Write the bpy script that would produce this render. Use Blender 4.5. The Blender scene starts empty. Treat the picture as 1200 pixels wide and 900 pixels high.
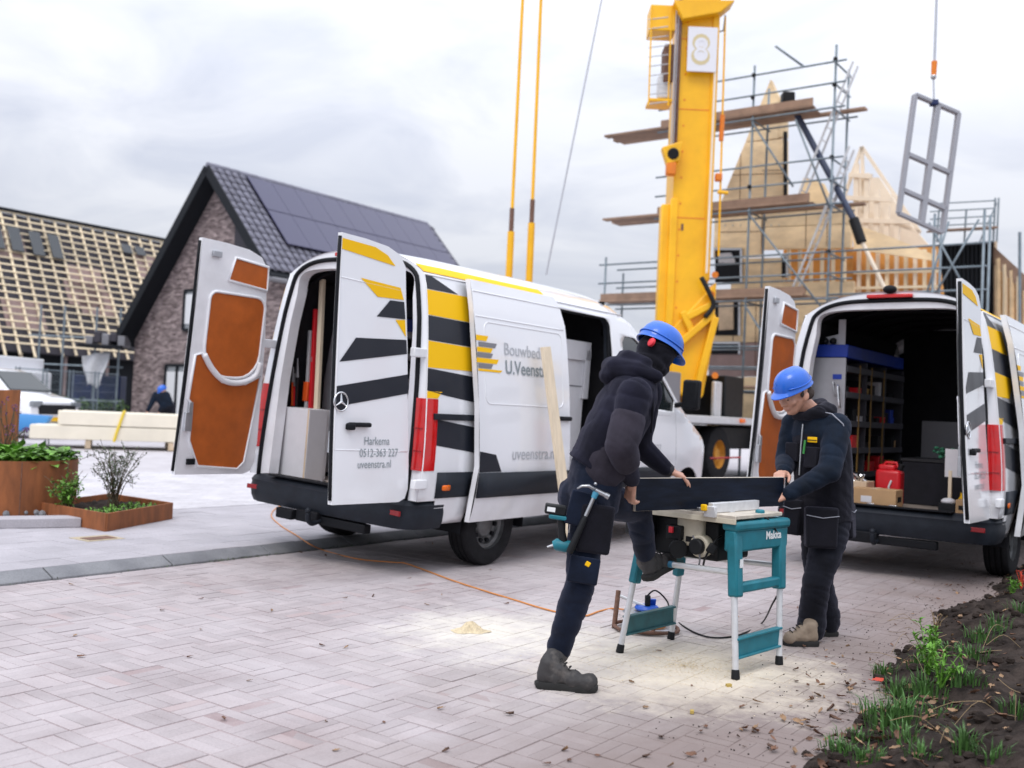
import bpy, bmesh, math, random
import numpy as np
from mathutils import Vector, Matrix, noise, geometry
R = math.radians
random.seed(7)
scn = bpy.context.scene
COL = scn.collection

# ------------------------------------------------------------------ camera
FPX, CAM_H = 1168.0, 1.36           # focal length in pixels of the 1200 px wide photograph, eye height
PITCH, ROLL = R(1.6), R(2.6)
_f = Vector((0, math.cos(PITCH), math.sin(PITCH))); _r = Vector((1, 0, 0)); _u = _r.cross(_f)
_r, _u = (math.cos(ROLL)*_r + math.sin(ROLL)*_u), (-math.sin(ROLL)*_r + math.cos(ROLL)*_u)
CAM = Vector((0, 0, CAM_H))
cam = bpy.data.cameras.new('camera'); camo = bpy.data.objects.new('camera', cam); COL.objects.link(camo)
cam.sensor_width = 36; cam.lens = FPX/1200*36; cam.clip_start = .1; cam.clip_end = 2000
m3 = Matrix((_r, _u, -_f)).transposed()
camo.matrix_world = Matrix.Translation(CAM) @ m3.to_4x4()
cam.dof.use_dof = True; cam.dof.focus_distance = 5.6; cam.dof.aperture_fstop = 1.9
scn.camera = camo

# ------------------------------------------------------------------ sky and sun (overcast)
SUN_EL, SUN_AZ = R(56), R(200)
wd = bpy.data.worlds.new('World'); scn.world = wd; wd.use_nodes = True
nt = wd.node_tree; nt.nodes.clear(); N = nt.nodes.new; LK = nt.links.new
out = N('ShaderNodeOutputWorld'); bg = N('ShaderNodeBackground'); LK(bg.outputs[0], out.inputs[0])
sky = N('ShaderNodeTexSky'); sky.sky_type = 'NISHITA'; sky.sun_disc = False
sky.sun_elevation = SUN_EL; sky.sun_rotation = SUN_AZ
tc = N('ShaderNodeTexCoord'); sep = N('ShaderNodeSeparateXYZ'); LK(tc.outputs['Generated'], sep.inputs[0])
# clouds: noise on the direction, flattened towards the horizon like a cloud deck
den = N('ShaderNodeMath'); den.operation = 'ADD'; den.inputs[1].default_value = .22
ab = N('ShaderNodeMath'); ab.operation = 'ABSOLUTE'; LK(sep.outputs[2], ab.inputs[0]); LK(ab.outputs[0], den.inputs[0])
dv = N('ShaderNodeVectorMath'); dv.operation = 'DIVIDE'; LK(tc.outputs['Generated'], dv.inputs[0])
cmb = N('ShaderNodeCombineXYZ'); LK(den.outputs[0], cmb.inputs[0]); LK(den.outputs[0], cmb.inputs[1]); cmb.inputs[2].default_value = 1
LK(cmb.outputs[0], dv.inputs[1])
mp = N('ShaderNodeMapping'); mp.inputs['Scale'].default_value = (1.1, 1.3, 1.5); LK(dv.outputs[0], mp.inputs[0])
nz = N('ShaderNodeTexNoise'); nz.inputs['Scale'].default_value = 1.9; nz.inputs['Detail'].default_value = 5
nz.inputs['Roughness'].default_value = .55; nz.inputs['Distortion'].default_value = .5; LK(mp.outputs[0], nz.inputs[0])
rp = N('ShaderNodeValToRGB'); LK(nz.outputs[0], rp.inputs[0])
rp.color_ramp.elements[0].position = .36; rp.color_ramp.elements[0].color = (.65, .685, .79, 1)
rp.color_ramp.elements[1].position = .60; rp.color_ramp.elements[1].color = (.84, .86, .925, 1)
# an overcast sky is brighter overhead than at the horizon
gr = N('ShaderNodeMapRange'); LK(sep.outputs[2], gr.inputs[0]); gr.inputs[1].default_value = .12; gr.inputs[2].default_value = 1
gr.inputs[3].default_value = .80; gr.inputs[4].default_value = 2.3
mu = N('ShaderNodeVectorMath'); mu.operation = 'SCALE'; LK(rp.outputs[0], mu.inputs[0]); LK(gr.outputs[0], mu.inputs['Scale'])
sk = N('ShaderNodeVectorMath'); sk.operation = 'SCALE'; LK(sky.outputs[0], sk.inputs[0]); sk.inputs['Scale'].default_value = .006
ad = N('ShaderNodeVectorMath'); ad.operation = 'ADD'; LK(mu.outputs[0], ad.inputs[0]); LK(sk.outputs[0], ad.inputs[1])
LK(ad.outputs[0], bg.inputs[0]); bg.inputs[1].default_value = 1.0
sl = bpy.data.lights.new('sun', 'SUN'); sl.energy = 1.2; sl.angle = R(25); sl.color = (1, .96, .9)
so = bpy.data.objects.new('sun', sl); COL.objects.link(so)
sd = Vector((math.sin(SUN_AZ)*math.cos(SUN_EL), math.cos(SUN_AZ)*math.cos(SUN_EL), math.sin(SUN_EL)))
so.rotation_euler = (-sd).to_track_quat('-Z', 'Y').to_euler(); so.location = sd*50
vs = scn.view_settings; vs.view_transform = 'Standard'; vs.look = 'None'; vs.exposure = .10; vs.gamma = 1
scn.render.engine = 'CYCLES'

# ------------------------------------------------------------------ projection helpers (to survey the place)
def ray(px, py): return _f + _r*((px-600)/FPX) - _u*((py-450)/FPX)
def G(px, py, z=0.):                 # the ground point seen at a pixel
    d = ray(px, py); return CAM + d*((z-CAM_H)/d.z)
def D(px, py, Y):                    # the point at depth Y seen at a pixel
    d = ray(px, py); return CAM + d*(Y/d.y)
AX = R(36.2)                          # street direction
FW = Vector((math.sin(AX), math.cos(AX), 0)); LF = Vector((-math.cos(AX), math.sin(AX), 0)); UP = Vector((0, 0, 1))
KO = G(280, 655)                      # a point on the road edge of the kerb
def ST(s, t, z=0): return KO + FW*s + LF*t + UP*z
def hit(p, o, n):
    d = ray(*p); return CAM + d*(((o-CAM).dot(n))/d.dot(n))

# ------------------------------------------------------------------ materials
MATS = {}
def M(name, col, rough=.6, metal=0., var=.0, scale=8., bump=0., bscale=60., spec=.5, col2=None, c2pos=(.45, .6), coat=0., rnd=0., stretch=None, sheen=0.):
    if name in MATS: return MATS[name]
    m = bpy.data.materials.new(name); MATS[name] = m; m.use_nodes = True
    t = m.node_tree; b = t.nodes['Principled BSDF']; n = t.nodes.new; l = t.links.new
    c4 = (*col, 1)
    b.inputs['Base Color'].default_value = c4; b.inputs['Roughness'].default_value = rough; b.inputs['Metallic'].default_value = metal
    b.inputs['Specular IOR Level'].default_value = spec
    if coat: b.inputs['Coat Weight'].default_value = coat; b.inputs['Coat Roughness'].default_value = .06
    if sheen: b.inputs['Sheen Weight'].default_value = sheen; b.inputs['Sheen Roughness'].default_value = .5; b.inputs['Sheen Tint'].default_value = (.75, .75, 1, 1)
    tcn = n('ShaderNodeTexCoord'); vec = tcn.outputs['Object']
    if stretch:
        mpn = n('ShaderNodeMapping'); mpn.inputs['Scale'].default_value = stretch; l(vec, mpn.inputs[0]); vec = mpn.outputs[0]
    cur = None
    if var or col2:
        z = n('ShaderNodeTexNoise'); z.inputs['Scale'].default_value = scale; z.inputs['Detail'].default_value = 6; z.inputs['Roughness'].default_value = .6
        l(vec, z.inputs[0])
        rr = n('ShaderNodeValToRGB'); l(z.outputs[0], rr.inputs[0])
        rr.color_ramp.elements[0].position = c2pos[0] if col2 else .3; rr.color_ramp.elements[1].position = c2pos[1] if col2 else .7
        if col2: rr.color_ramp.elements[0].color = c4; rr.color_ramp.elements[1].color = (*col2, 1)
        else:
            rr.color_ramp.elements[0].color = (*[c*(1-var) for c in col], 1); rr.color_ramp.elements[1].color = (*[min(1, c*(1+var)) for c in col], 1)
        cur = rr.outputs[0]
        rm = n('ShaderNodeMapRange'); l(z.outputs[0], rm.inputs[0]); rm.inputs[3].default_value = max(.03, rough-.12); rm.inputs[4].default_value = min(1, rough+.12)
        l(rm.outputs[0], b.inputs['Roughness'])
    if rnd:
        gi = n('ShaderNodeNewGeometry'); oi = n('ShaderNodeObjectInfo'); a = n('ShaderNodeMath'); a.operation = 'ADD'; l(gi.outputs['Random Per Island'], a.inputs[0]); l(oi.outputs['Random'], a.inputs[1])
        fr = n('ShaderNodeMath'); fr.operation = 'FRACT'; l(a.outputs[0], fr.inputs[0])
        mr = n('ShaderNodeMapRange'); l(fr.outputs[0], mr.inputs[0]); mr.inputs[3].default_value = 1-rnd; mr.inputs[4].default_value = 1+rnd
        sc = n('ShaderNodeVectorMath'); sc.operation = 'SCALE'; l(mr.outputs[0], sc.inputs['Scale'])
        if cur: l(cur, sc.inputs[0])
        else: sc.inputs[0].default_value = col
        cur = sc.outputs[0]
    if cur: l(cur, b.inputs['Base Color'])
    if bump:
        z2 = n('ShaderNodeTexNoise'); z2.inputs['Scale'].default_value = bscale; z2.inputs['Detail'].default_value = 4; l(vec, z2.inputs[0])
        bp = n('ShaderNodeBump'); bp.inputs['Strength'].default_value = bump; bp.inputs['Distance'].default_value = .02; l(z2.outputs[0], bp.inputs['Height']); l(bp.outputs[0], b.inputs['Normal'])
    return m

# ------------------------------------------------------------------ mesh builder
class MB:
    def __init__(s): s.v = []; s.f = []; s.m = []; s.mi = 0
    def add(s, vs, fs):
        o = len(s.v); s.v += [Vector(p) for p in vs]; s.f += [tuple(i+o for i in q) for q in fs]; s.m += [s.mi]*len(fs); return s
    def box(s, c, d, mx=None):
        x, y, z = d[0]/2, d[1]/2, d[2]/2
        vs = [Vector((a*x, b*y, e*z)) for e in (-1, 1) for a, b in ((-1, -1), (1, -1), (1, 1), (-1, 1))]
        if mx is not None: vs = [mx @ p for p in vs]
        c = Vector(c)
        return s.add([p+c for p in vs], [(3, 2, 1, 0), (4, 5, 6, 7), (0, 1, 5, 4), (1, 2, 6, 5), (2, 3, 7, 6), (3, 0, 4, 7)])
    def beam(s, a, b, w, h, up=UP):      # rectangular bar from a to b
        a, b = Vector(a), Vector(b); d = (b-a).normalized(); x = d.cross(up)
        if x.length < 1e-4: x = d.cross(Vector((1, 0, 0)))
        x.normalize(); y = x.cross(d)
        vs = [p + x*(w/2*i) + y*(h/2*j) for p in (a, b) for i, j in ((-1, -1), (1, -1), (1, 1), (-1, 1))]
        return s.add(vs, [(3, 2, 1, 0), (4, 5, 6, 7), (0, 1, 5, 4), (1, 2, 6, 5), (2, 3, 7, 6), (3, 0, 4, 7)])
    def cyl(s, a, b, r0, r1=None, n=12, cap=True):
        return s.tube([a, b], [r0, r0 if r1 is None else r1], n, cap)
    def tube(s, pts, r, n=8, cap=True, closed=False):
        pts = [Vector(p) for p in pts]; k = len(pts)
        rr = r if isinstance(r, (list, tuple)) else [r]*k
        o = len(s.v); ref = None; rings = []
        for i, p in enumerate(pts):
            if closed: d = pts[(i+1) % k]-pts[i-1]
            else: d = pts[min(i+1, k-1)]-pts[max(i-1, 0)]
            d.normalize()
            if ref is None:
                ref = d.cross(UP)
                if ref.length < .1: ref = d.cross(Vector((1, 0, 0)))
            ref = (ref - d*ref.dot(d)); ref.normalize(); y = d.cross(ref)
            rings.append([p + ref*(math.cos(2*math.pi*j/n)*rr[i]) + y*(math.sin(2*math.pi*j/n)*rr[i]) for j in range(n)])
        vs = [q for g in rings for q in g]; fs = []
        for i in range(k if closed else k-1):
            i2 = (i+1) % k
            for j in range(n): fs.append((i*n+j, i*n+(j+1) % n, i2*n+(j+1) % n, i2*n+j))
        if cap and not closed: fs.append(tuple(range(n-1, -1, -1))); fs.append(tuple((k-1)*n+j for j in range(n)))
        return s.add(vs, fs)
    def lathe(s, prof, o=(0, 0, 0), axis='Z', n=32, closed=False):   # prof: (r, h)
        o = Vector(o); k = len(prof); vs = []
        for r, h in prof:
            for j in range(n):
                c, d = math.cos(2*math.pi*j/n)*r, math.sin(2*math.pi*j/n)*r
                vs.append(o + (Vector((c, d, h)) if axis == 'Z' else Vector((c, h, d)) if axis == 'Y' else Vector((h, c, d))))
        fs = []
        for i in range(k if closed else k-1):
            i2 = (i+1) % k
            for j in range(n): fs.append((i*n+j, i*n+(j+1) % n, i2*n+(j+1) % n, i2*n+j))
        return s.add(vs, fs)
    def prism(s, poly, ex, fn=None):      # poly 3-D points (planar, any order), ex = extrusion vector
        poly = [Vector(p) for p in poly]; ex = Vector(ex); k = len(poly)
        tr = geometry.tessellate_polygon([poly]); o = poly + [p+ex for p in poly]
        fs = [t[:] for t in tr] + [tuple(i+k for i in reversed(t)) for t in tr] + [(i, (i+1) % k, (i+1) % k+k, i+k) for i in range(k)]
        return s.add(o, fs)
    def sphere(s, c, r, n=12, m=8, sc=(1, 1, 1), mx=None):
        c = Vector(c); vs = []; fs = []
        for i in range(m+1):
            th = math.pi*i/m
            for j in range(n):
                p = Vector((math.sin(th)*math.cos(2*math.pi*j/n)*r*sc[0], math.sin(th)*math.sin(2*math.pi*j/n)*r*sc[1], math.cos(th)*r*sc[2]))
                if mx is not None: p = mx @ p
                vs.append(c+p)
        for i in range(m):
            for j in range(n): fs.append((i*n+j, (i+1)*n+j, (i+1)*n+(j+1) % n, i*n+(j+1) % n))
        return s.add(vs, fs)
    def xf(s, fn): s.v = [Vector(fn(p)) for p in s.v]; return s
    def mesh(s, name, mats, smooth=False, fix=True):
        me = bpy.data.meshes.new(name); me.from_pydata([tuple(p) for p in s.v], [], s.f)
        for x in (mats if isinstance(mats, (list, tuple)) else [mats]): me.materials.append(x)
        if len(me.polygons) == len(s.m) and any(s.m): me.polygons.foreach_set('material_index', s.m)
        if fix:
            bm = bmesh.new(); bm.from_mesh(me); bmesh.ops.remove_doubles(bm, verts=bm.verts, dist=1e-5); bmesh.ops.recalc_face_normals(bm, faces=bm.faces); bm.to_mesh(me); bm.free()
        if smooth: me.polygons.foreach_set('use_smooth', [True]*len(me.polygons))
        me.update(); return me
def smooth_by_angle(me, ang=35):
    bm = bmesh.new(); bm.from_mesh(me)
    for f in bm.faces: f.smooth = True
    for e in bm.edges:
        if len(e.link_faces) == 2 and e.calc_face_angle(0) > R(ang): e.smooth = False
    bm.to_mesh(me); bm.free()
def link(name, me, parent=None, kind=None):
    o = bpy.data.objects.new(name, me); COL.objects.link(o)
    if parent is not None: o.parent = parent
    if kind: o['kind'] = kind
    return o
def obj(name, mb, mat, parent=None, smooth=False, bevel=0, kind=None, fix=True, seg=2):
    me = mb.mesh(name, mat, smooth=(smooth is True), fix=fix)
    if smooth and smooth is not True: smooth_by_angle(me, smooth)
    o = link(name, me, parent, kind)
    if bevel:
        b = o.modifiers.new('bevel', 'BEVEL'); b.width = bevel; b.segments = seg; b.limit_method = 'ANGLE'; b.angle_limit = R(40)
        smooth_by_angle(me, 50)
    return o
def tag(o, label, cat, group=None):
    o['label'] = label; o['category'] = cat
    if group: o['group'] = group
    return o
def thing(name, label, cat, loc=(0, 0, 0), rz=0, group=None, mx=None):
    o = bpy.data.objects.new(name, None); COL.objects.link(o); o.empty_display_size = .1
    if mx is not None: o.matrix_world = mx
    else: o.location = loc; o.rotation_euler = (0, 0, rz)
    return tag(o, label, cat, group)
def box(name, c, d, mat, parent=None, bevel=0, mx=None): return obj(name, MB().box(c, d, mx), mat, parent, bevel=bevel)
def catmull(P, n=8):
    P = [Vector(p) for p in P]; o = []
    for i in range(len(P)-1):
        a, b, c, d = P[max(i-1, 0)], P[i], P[i+1], P[min(i+2, len(P)-1)]
        for k in range(n):
            t = k/n; o.append(.5*((2*b)+(c-a)*t+(2*a-5*b+4*c-d)*t*t+(3*b-a-3*c+d)*t**3))
    return o+[P[-1]]
def text_mesh(body, size, ext=.0, sx=1.0, align='LEFT', weight=0.0):
    cu = bpy.data.curves.new('lettering', 'FONT'); cu.body = body; cu.size = size; cu.align_x = align; cu.extrude = ext; cu.offset = weight; cu.resolution_u = 3
    o = bpy.data.objects.new('lettering', cu); COL.objects.link(o)
    dg = bpy.context.evaluated_depsgraph_get(); me = bpy.data.meshes.new_from_object(o.evaluated_get(dg))
    bpy.data.objects.remove(o); bpy.data.curves.remove(cu)
    for v in me.vertices: v.co.x *= sx
    return me
def text_obj(name, body, size, fn, mat, parent=None, sx=1., align='LEFT', weight=0.):
    me = text_mesh(body, size, 0, sx, align, weight)
    for v in me.vertices: v.co = fn(v.co.x, v.co.y)
    me.materials.clear(); me.materials.append(mat); me.update()
    return link(name, me, parent)
def patch(polys, fn, mat, name, parent=None, step=.12, smooth=True, kind=None, thick=0.):
    """flat outline (first loop) with holes, cut by a grid and laid on a curved surface fn(a, b) -> point"""
    loops = [[Vector((a, b, 0)) for a, b in L] for L in polys]
    tr = geometry.tessellate_polygon(loops); vs = [p for L in loops for p in L]
    bm = bmesh.new(); bv = [bm.verts.new(p) for p in vs]
    for t in tr:
        try: bm.faces.new([bv[i] for i in t])
        except ValueError: pass
    for ax in (0, 1):
        lo = min(p[ax] for p in vs); hi = max(p[ax] for p in vs); k = max(1, int((hi-lo)/step))
        for i in range(1, k):
            c = [0, 0, 0]; c[ax] = lo+(hi-lo)*i/k; nn = [0, 0, 0]; nn[ax] = 1
            bmesh.ops.bisect_plane(bm, geom=bm.verts[:]+bm.edges[:]+bm.faces[:], plane_co=c, plane_no=nn, dist=1e-5)
    bmesh.ops.remove_doubles(bm, verts=bm.verts, dist=1e-5)
    for v in bm.verts: v.co = fn(v.co.x, v.co.y)
    bmesh.ops.recalc_face_normals(bm, faces=bm.faces)
    me = bpy.data.meshes.new(name); bm.to_mesh(me); bm.free()
    me.materials.append(mat)
    if smooth: me.polygons.foreach_set('use_smooth', [True]*len(me.polygons))
    o = link(name, me, parent, kind)
    if thick:
        sm = o.modifiers.new('thickness', 'SOLIDIFY'); sm.thickness = thick; sm.offset = 0
    return o
def arc(cx, cz, r, a0, a1, n=12, rz=None):
    return [(cx+r*math.cos(R(a0+(a1-a0)*i/n)), cz+(rz or r)*math.sin(R(a0+(a1-a0)*i/n))) for i in range(n+1)]
def rrect(x0, z0, x1, z1, r, n=5):
    rs = r if isinstance(r, (list, tuple)) else [r]*4      # corners: bl, br, tr, tl
    return arc(x0+rs[0], z0+rs[0], rs[0], 180, 270, n)+arc(x1-rs[1], z0+rs[1], rs[1], 270, 360, n)+arc(x1-rs[2], z1-rs[2], rs[2], 0, 90, n)+arc(x0+rs[3], z1-rs[3], rs[3], 90, 180, n)
def interp(x, xs, ys): return float(np.interp(x, xs, ys))
# ================================================================== THE GROUND
scn.cycles.use_denoising = True
scn.cycles.max_bounces = 6
def world_mat(name, col, col2, scale, rough=.85, rnd=.08, sawdust=False, bump=.15, extra=None):
    m = bpy.data.materials.new(name); MATS[name] = m; m.use_nodes = True
    t = m.node_tree; b = t.nodes['Principled BSDF']; n = t.nodes.new; l = t.links.new
    b.inputs['Roughness'].default_value = rough; b.inputs['Specular IOR Level'].default_value = .12 if rough > .9 else .3
    g = n('ShaderNodeNewGeometry'); oi = n('ShaderNodeObjectInfo')
    def noise_(sc, det=5, ro=.6):
        z = n('ShaderNodeTexNoise'); z.inputs['Scale'].default_value = sc; z.inputs['Detail'].default_value = det; z.inputs['Roughness'].default_value = ro; l(g.outputs['Position'], z.inputs[0]); return z.outputs[0]
    def ramp(v, a, b_, c0, c1):
        r = n('ShaderNodeValToRGB'); l(v, r.inputs[0]); e = r.color_ramp.elements; e[0].position = a; e[1].position = b_; e[0].color = (*c0, 1); e[1].color = (*c1, 1); return r.outputs[0]
    def mix(f, a, b_):
        x = n('ShaderNodeMix'); x.data_type = 'RGBA'
        if isinstance(f, float): x.inputs[0].default_value = f
        else: l(f, x.inputs[0])
        for i, q in ((6, a), (7, b_)):
            if isinstance(q, tuple): x.inputs[i].default_value = (*q, 1)
            else: l(q, x.inputs[i])
        return x.outputs[2]
    def math_(op, a, b_=None):
        x = n('ShaderNodeMath'); x.operation = op; x.use_clamp = False
        for i, q in ((0, a), (1, b_)):
            if q is None: continue
            if isinstance(q, (int, float)): x.inputs[i].default_value = q
            else: l(q, x.inputs[i])
        return x.outputs[0]
    c = ramp(noise_(scale), .34, .66, col, col2)
    a = math_('FRACT', math_('ADD', g.outputs['Random Per Island'], oi.outputs['Random']))
    mr = n('ShaderNodeMapRange'); l(a, mr.inputs[0]); mr.inputs[3].default_value = 1-rnd; mr.inputs[4].default_value = 1+rnd
    sc = n('ShaderNodeVectorMath'); sc.operation = 'SCALE'; l(c, sc.inputs[0]); l(mr.outputs[0], sc.inputs['Scale']); c = sc.outputs[0]
    fine = ramp(noise_(90, 3), .3, .7, (.86, .86, .86), (1.1, 1.1, 1.1))
    mm = n('ShaderNodeVectorMath'); mm.operation = 'MULTIPLY'; l(c, mm.inputs[0]); l(fine, mm.inputs[1]); c = mm.outputs[0]
    if extra: c = extra(c, dict(noise=noise_, ramp=ramp, mix=mix, math=math_, pos=g.outputs['Position'], rnd=a, n=n, l=l))
    l(c, b.inputs['Base Color'])
    bp = n('ShaderNodeBump'); bp.inputs['Strength'].default_value = bump; bp.inputs['Distance'].default_value = .01; l(noise_(45, 5), bp.inputs['Height']); l(bp.outputs[0], b.inputs['Normal'])
    return m
SAW = Vector((1.1, 5.65, 0))
def road_extra(c, k):
    # some reddish clinkers
    red = k['math']('GREATER_THAN', k['rnd'], .965)
    c = k['mix'](k['math']('MULTIPLY', red, .45), c, (.36, .25, .24))
    # pale dust dragged over the bricks, worn off in patches
    dust = k['ramp'](k['noise'](1.1, 6, .62), .3, .62, (0, 0, 0), (1, 1, 1))
    c = k['mix'](k['math']('MULTIPLY', dust, .5), c, (.52, .485, .50))
    # earth trodden along the verge
    sx = k['n']('ShaderNodeVectorMath'); sx.operation = 'DOT_PRODUCT'; k['l'](k['pos'], sx.inputs[0]); sx.inputs[1].default_value = LF
    td = k['math']('ADD', sx.outputs['Value'], -KO.dot(LF)+4.25)
    wob = k['math']('MULTIPLY', k['math']('ADD', k['noise'](1.6, 5), -.5), 1.5)
    e = k['n']('ShaderNodeMapRange'); k['l'](k['math']('ADD', td, wob), e.inputs[0]); e.inputs[1].default_value = .55; e.inputs[2].default_value = -.75; e.inputs[3].default_value = 0; e.inputs[4].default_value = .85
    c = k['mix'](e.outputs[0], c, (.20, .155, .14))
    # sawdust fallen under the saw, and blown towards the van
    for (o, r0, r1, amt, cc) in ((Vector((1.0, 5.55, 0)), .25, 1.0, .75, (.82, .72, .55)), (Vector((.55, 5.9, 0)), .3, 1.7, .34, (.70, .67, .63)), (Vector((-.05, 6.2, 0)), .1, .75, .65, (.8, .76, .66))):
        s = k['n']('ShaderNodeVectorMath'); s.operation = 'DISTANCE'; k['l'](k['pos'], s.inputs[0]); s.inputs[1].default_value = o
        d = k['math']('ADD', s.outputs['Value'], k['math']('MULTIPLY', k['math']('ADD', k['noise'](3.6, 8, .75), -.5), 1.5))
        f = k['n']('ShaderNodeMapRange'); k['l'](d, f.inputs[0]); f.inputs[1].default_value = r1; f.inputs[2].default_value = r0; f.inputs[3].default_value = 0; f.inputs[4].default_value = amt
        c = k['mix'](f.outputs[0], c, cc)
    return c
m_road = world_mat('road brick', (.325, .278, .283), (.42, .372, .378), 1.7, rnd=.13, extra=road_extra)
m_joint = world_mat('joint sand', (.235, .160, .160), (.33, .25, .25), 2.5, bump=.4, extra=road_extra)
m_side = world_mat('pavement tile', (.37, .355, .38), (.46, .44, .47), 1.3, rnd=.05)
m_sidej = world_mat('pavement joint', (.30, .29, .31), (.36, .35, .37), 2.)
m_plaza = world_mat('pale paver', (.50, .485, .51), (.60, .585, .61), 1.5, rnd=.07)
m_plazaj = world_mat('pale joint', (.44, .42, .44), (.52, .50, .52), 2)
m_kerb = world_mat('kerb concrete', (.17, .175, .19), (.25, .255, .27), 3, rnd=.08)
m_ground = world_mat('far ground', (.40, .39, .40), (.50, .48, .48), .12, rnd=0)

ZS = .075                                   # pavement height above the road
g = MB(); g.add([(-900, -60, -.08), (900, -60, -.08), (900, 1500, -.08), (-900, 1500, -.08)], [(0, 1, 2, 3)])
obj('ground', g, m_ground, kind='structure')
road = obj('road', MB().add([ST(-14, -16, -.0028), ST(60, -16, -.0028), ST(60, .02, -.0028), ST(-14, .02, -.0028)], [(3, 2, 1, 0)]), m_joint, kind='structure')
# bricks in basket weave
bl, bw = .2025, .0674
def brick_mb(cx, cy, ang, dz=0, mb=None, L=bl, W=bw):
    mb = mb or MB(); e = .0022 if W < .08 else .003; e2 = .0014 if W < .08 else e
    a, b = L/2-.0012, W/2-(.0011 if W < .08 else .0015); z = dz
    P = [(-a, -b, -.02), (a, -b, -.02), (a, b, -.02), (-a, b, -.02), (-a, -b, z-e2), (a, -b, z-e2), (a, b, z-e2), (-a, b, z-e2), (-a+e, -b+e2, z), (a-e, -b+e2, z), (a-e, b-e2, z), (-a+e, b-e2, z)]
    ca, sa = math.cos(ang), math.sin(ang)
    mb.add([(cx+x*ca-y*sa, cy+x*sa+y*ca, q) for x, y, q in P], [(0, 1, 5, 4), (1, 2, 6, 5), (2, 3, 7, 6), (3, 0, 4, 7), (4, 5, 9, 8), (5, 6, 10, 9), (6, 7, 11, 10), (7, 4, 8, 11), (8, 9, 10, 11)])
    return mb
angF = math.atan2(FW.y, FW.x)
brick_me = brick_mb(0, 0, 0).mesh('paving_brick', m_road, fix=False)
cand = []
rest = MB()
mod = .207
def inframe(p):
    d = p-CAM; z = d.dot(_f)
    if z < .5: return None
    return 600+FPX*d.dot(_r)/z, 450-FPX*d.dot(_u)/z
for i in range(int(-5.2/mod), int(14/mod)):
    for j in range(int(-6.0/mod), 0):
        turn = (i+j) % 2
        if random.random() < .03: turn = 1-turn
        for k in (-1, 0, 1):
            s, t = (i+.5)*mod, (j+.5)*mod
            if turn: s += k*.0675; a = angF+math.pi/2
            else: t += k*.0675; a = angF
            p = ST(s, t)
            q = inframe(p)
            if q is None or q[1] > 960 or q[0] < -120 or q[0] > 1300: continue
            a += random.gauss(0, .006); dz = random.gauss(0, .0012)
            vis = q[1] < 905 and 0 < q[0] < 1200 and t > -5.4
            cand.append((p.length if vis else 99, p, a, dz))
cand.sort(key=lambda c: c[0])
for n_, (d_, p, a, dz) in enumerate(cand):
    if n_ < 300:
        o = link('paving_brick', brick_me, road); o.location = (p.x, p.y, dz); o.rotation_euler = (random.gauss(0, .004), random.gauss(0, .004), a)
    else: brick_mb(p.x, p.y, a, dz, rest)
obj('paving_bricks', rest, m_road, road, kind='stuff', fix=False)

# kerb stones
kb = MB(); kb.add([ST(-14, .01, -.01), ST(60, .01, -.01), ST(60, .17, ZS-.012), ST(-14, .17, ZS-.012)], [(0, 1, 2, 3)])
kerb = obj('kerb', kb, m_sidej, kind='structure')
for i in range(-9, 40):
    s0, s1 = i*1.0+.35, i*1.0+1.35-.012
    prof = [(.0, -.06), (.0, .012), (.01, .02), (.15, ZS), (.15, -.06)]
    mb = MB()
    vs = [ST(s, t, z) for s in (s0, s1) for t, z in prof]
    mb.add(vs, [(0, 1, 6, 5), (1, 2, 7, 6), (2, 3, 8, 7), (3, 4, 9, 8), (4, 3, 2, 1, 0), (5, 6, 7, 8, 9)])
    obj('kerb_stone', mb, m_kerb, kerb, bevel=.004)
# pavement of tiles
side = obj('pavement', MB().add([ST(-14, .15, ZS-.008), ST(60, .15, ZS-.008), ST(60, 3.1, ZS-.008), ST(-14, 3.1, ZS-.008)], [(0, 1, 2, 3)]), m_sidej, kind='structure')
tme = brick_mb(0, 0, 0, L=.3, W=.3).mesh('paving_tile', m_side, fix=False)
nt_ = 0
for j in range(9):
    for i in range(-15, 40):
        s, t = i*.302+(.15 if j % 2 else 0), .31+j*.302
        p = ST(s, t, ZS); q = inframe(p)
        if not q or q[0] < -40 or q[0] > 700: continue
        if q[0] < 620 and nt_ < 300 and i < 26:
            nt_ += 1; o = link('paving_tile', tme, side); o.location = p+UP*random.gauss(0, .001); o.rotation_euler = (0, 0, angF+random.gauss(0, .003))
# pale square behind, small pavers
plaza = obj('square', MB().add([ST(-40, 2.9, ZS-.010), ST(90, 2.9, ZS-.010), ST(90, 22, ZS-.010), ST(-40, 22, ZS-.010)], [(0, 1, 2, 3)]), m_plazaj, kind='structure')
rest = MB()
pl = []
for j in range(0, 46):
    for i in range(-30, 55):
        s, t = i*.212+(.106 if j % 2 else 0), 3.0+j*.107
        p = ST(s, t, ZS); q = inframe(p)
        if not q or q[0] < -30 or q[0] > 420: continue
        pl.append((p.length, p))
pl.sort(key=lambda c: c[0])
pme = brick_mb(0, 0, 0, L=.206, W=.1).mesh('pale_paver', m_plaza, fix=False)
for k, (d_, p) in enumerate(pl):
    if k < 200: o = link('pale_paver', pme, plaza); o.location = p+UP*random.gauss(0, .001); o.rotation_euler = (0, 0, angF+random.gauss(0, .004))
    else:
        b = brick_mb(0, 0, angF+random.gauss(0, .004), random.gauss(0, .001), None, .206, .1); b.xf(lambda v: v+p); rest.add(b.v, b.f)
obj('pale_pavers', rest, m_plaza, plaza, kind='stuff', fix=False)

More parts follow.
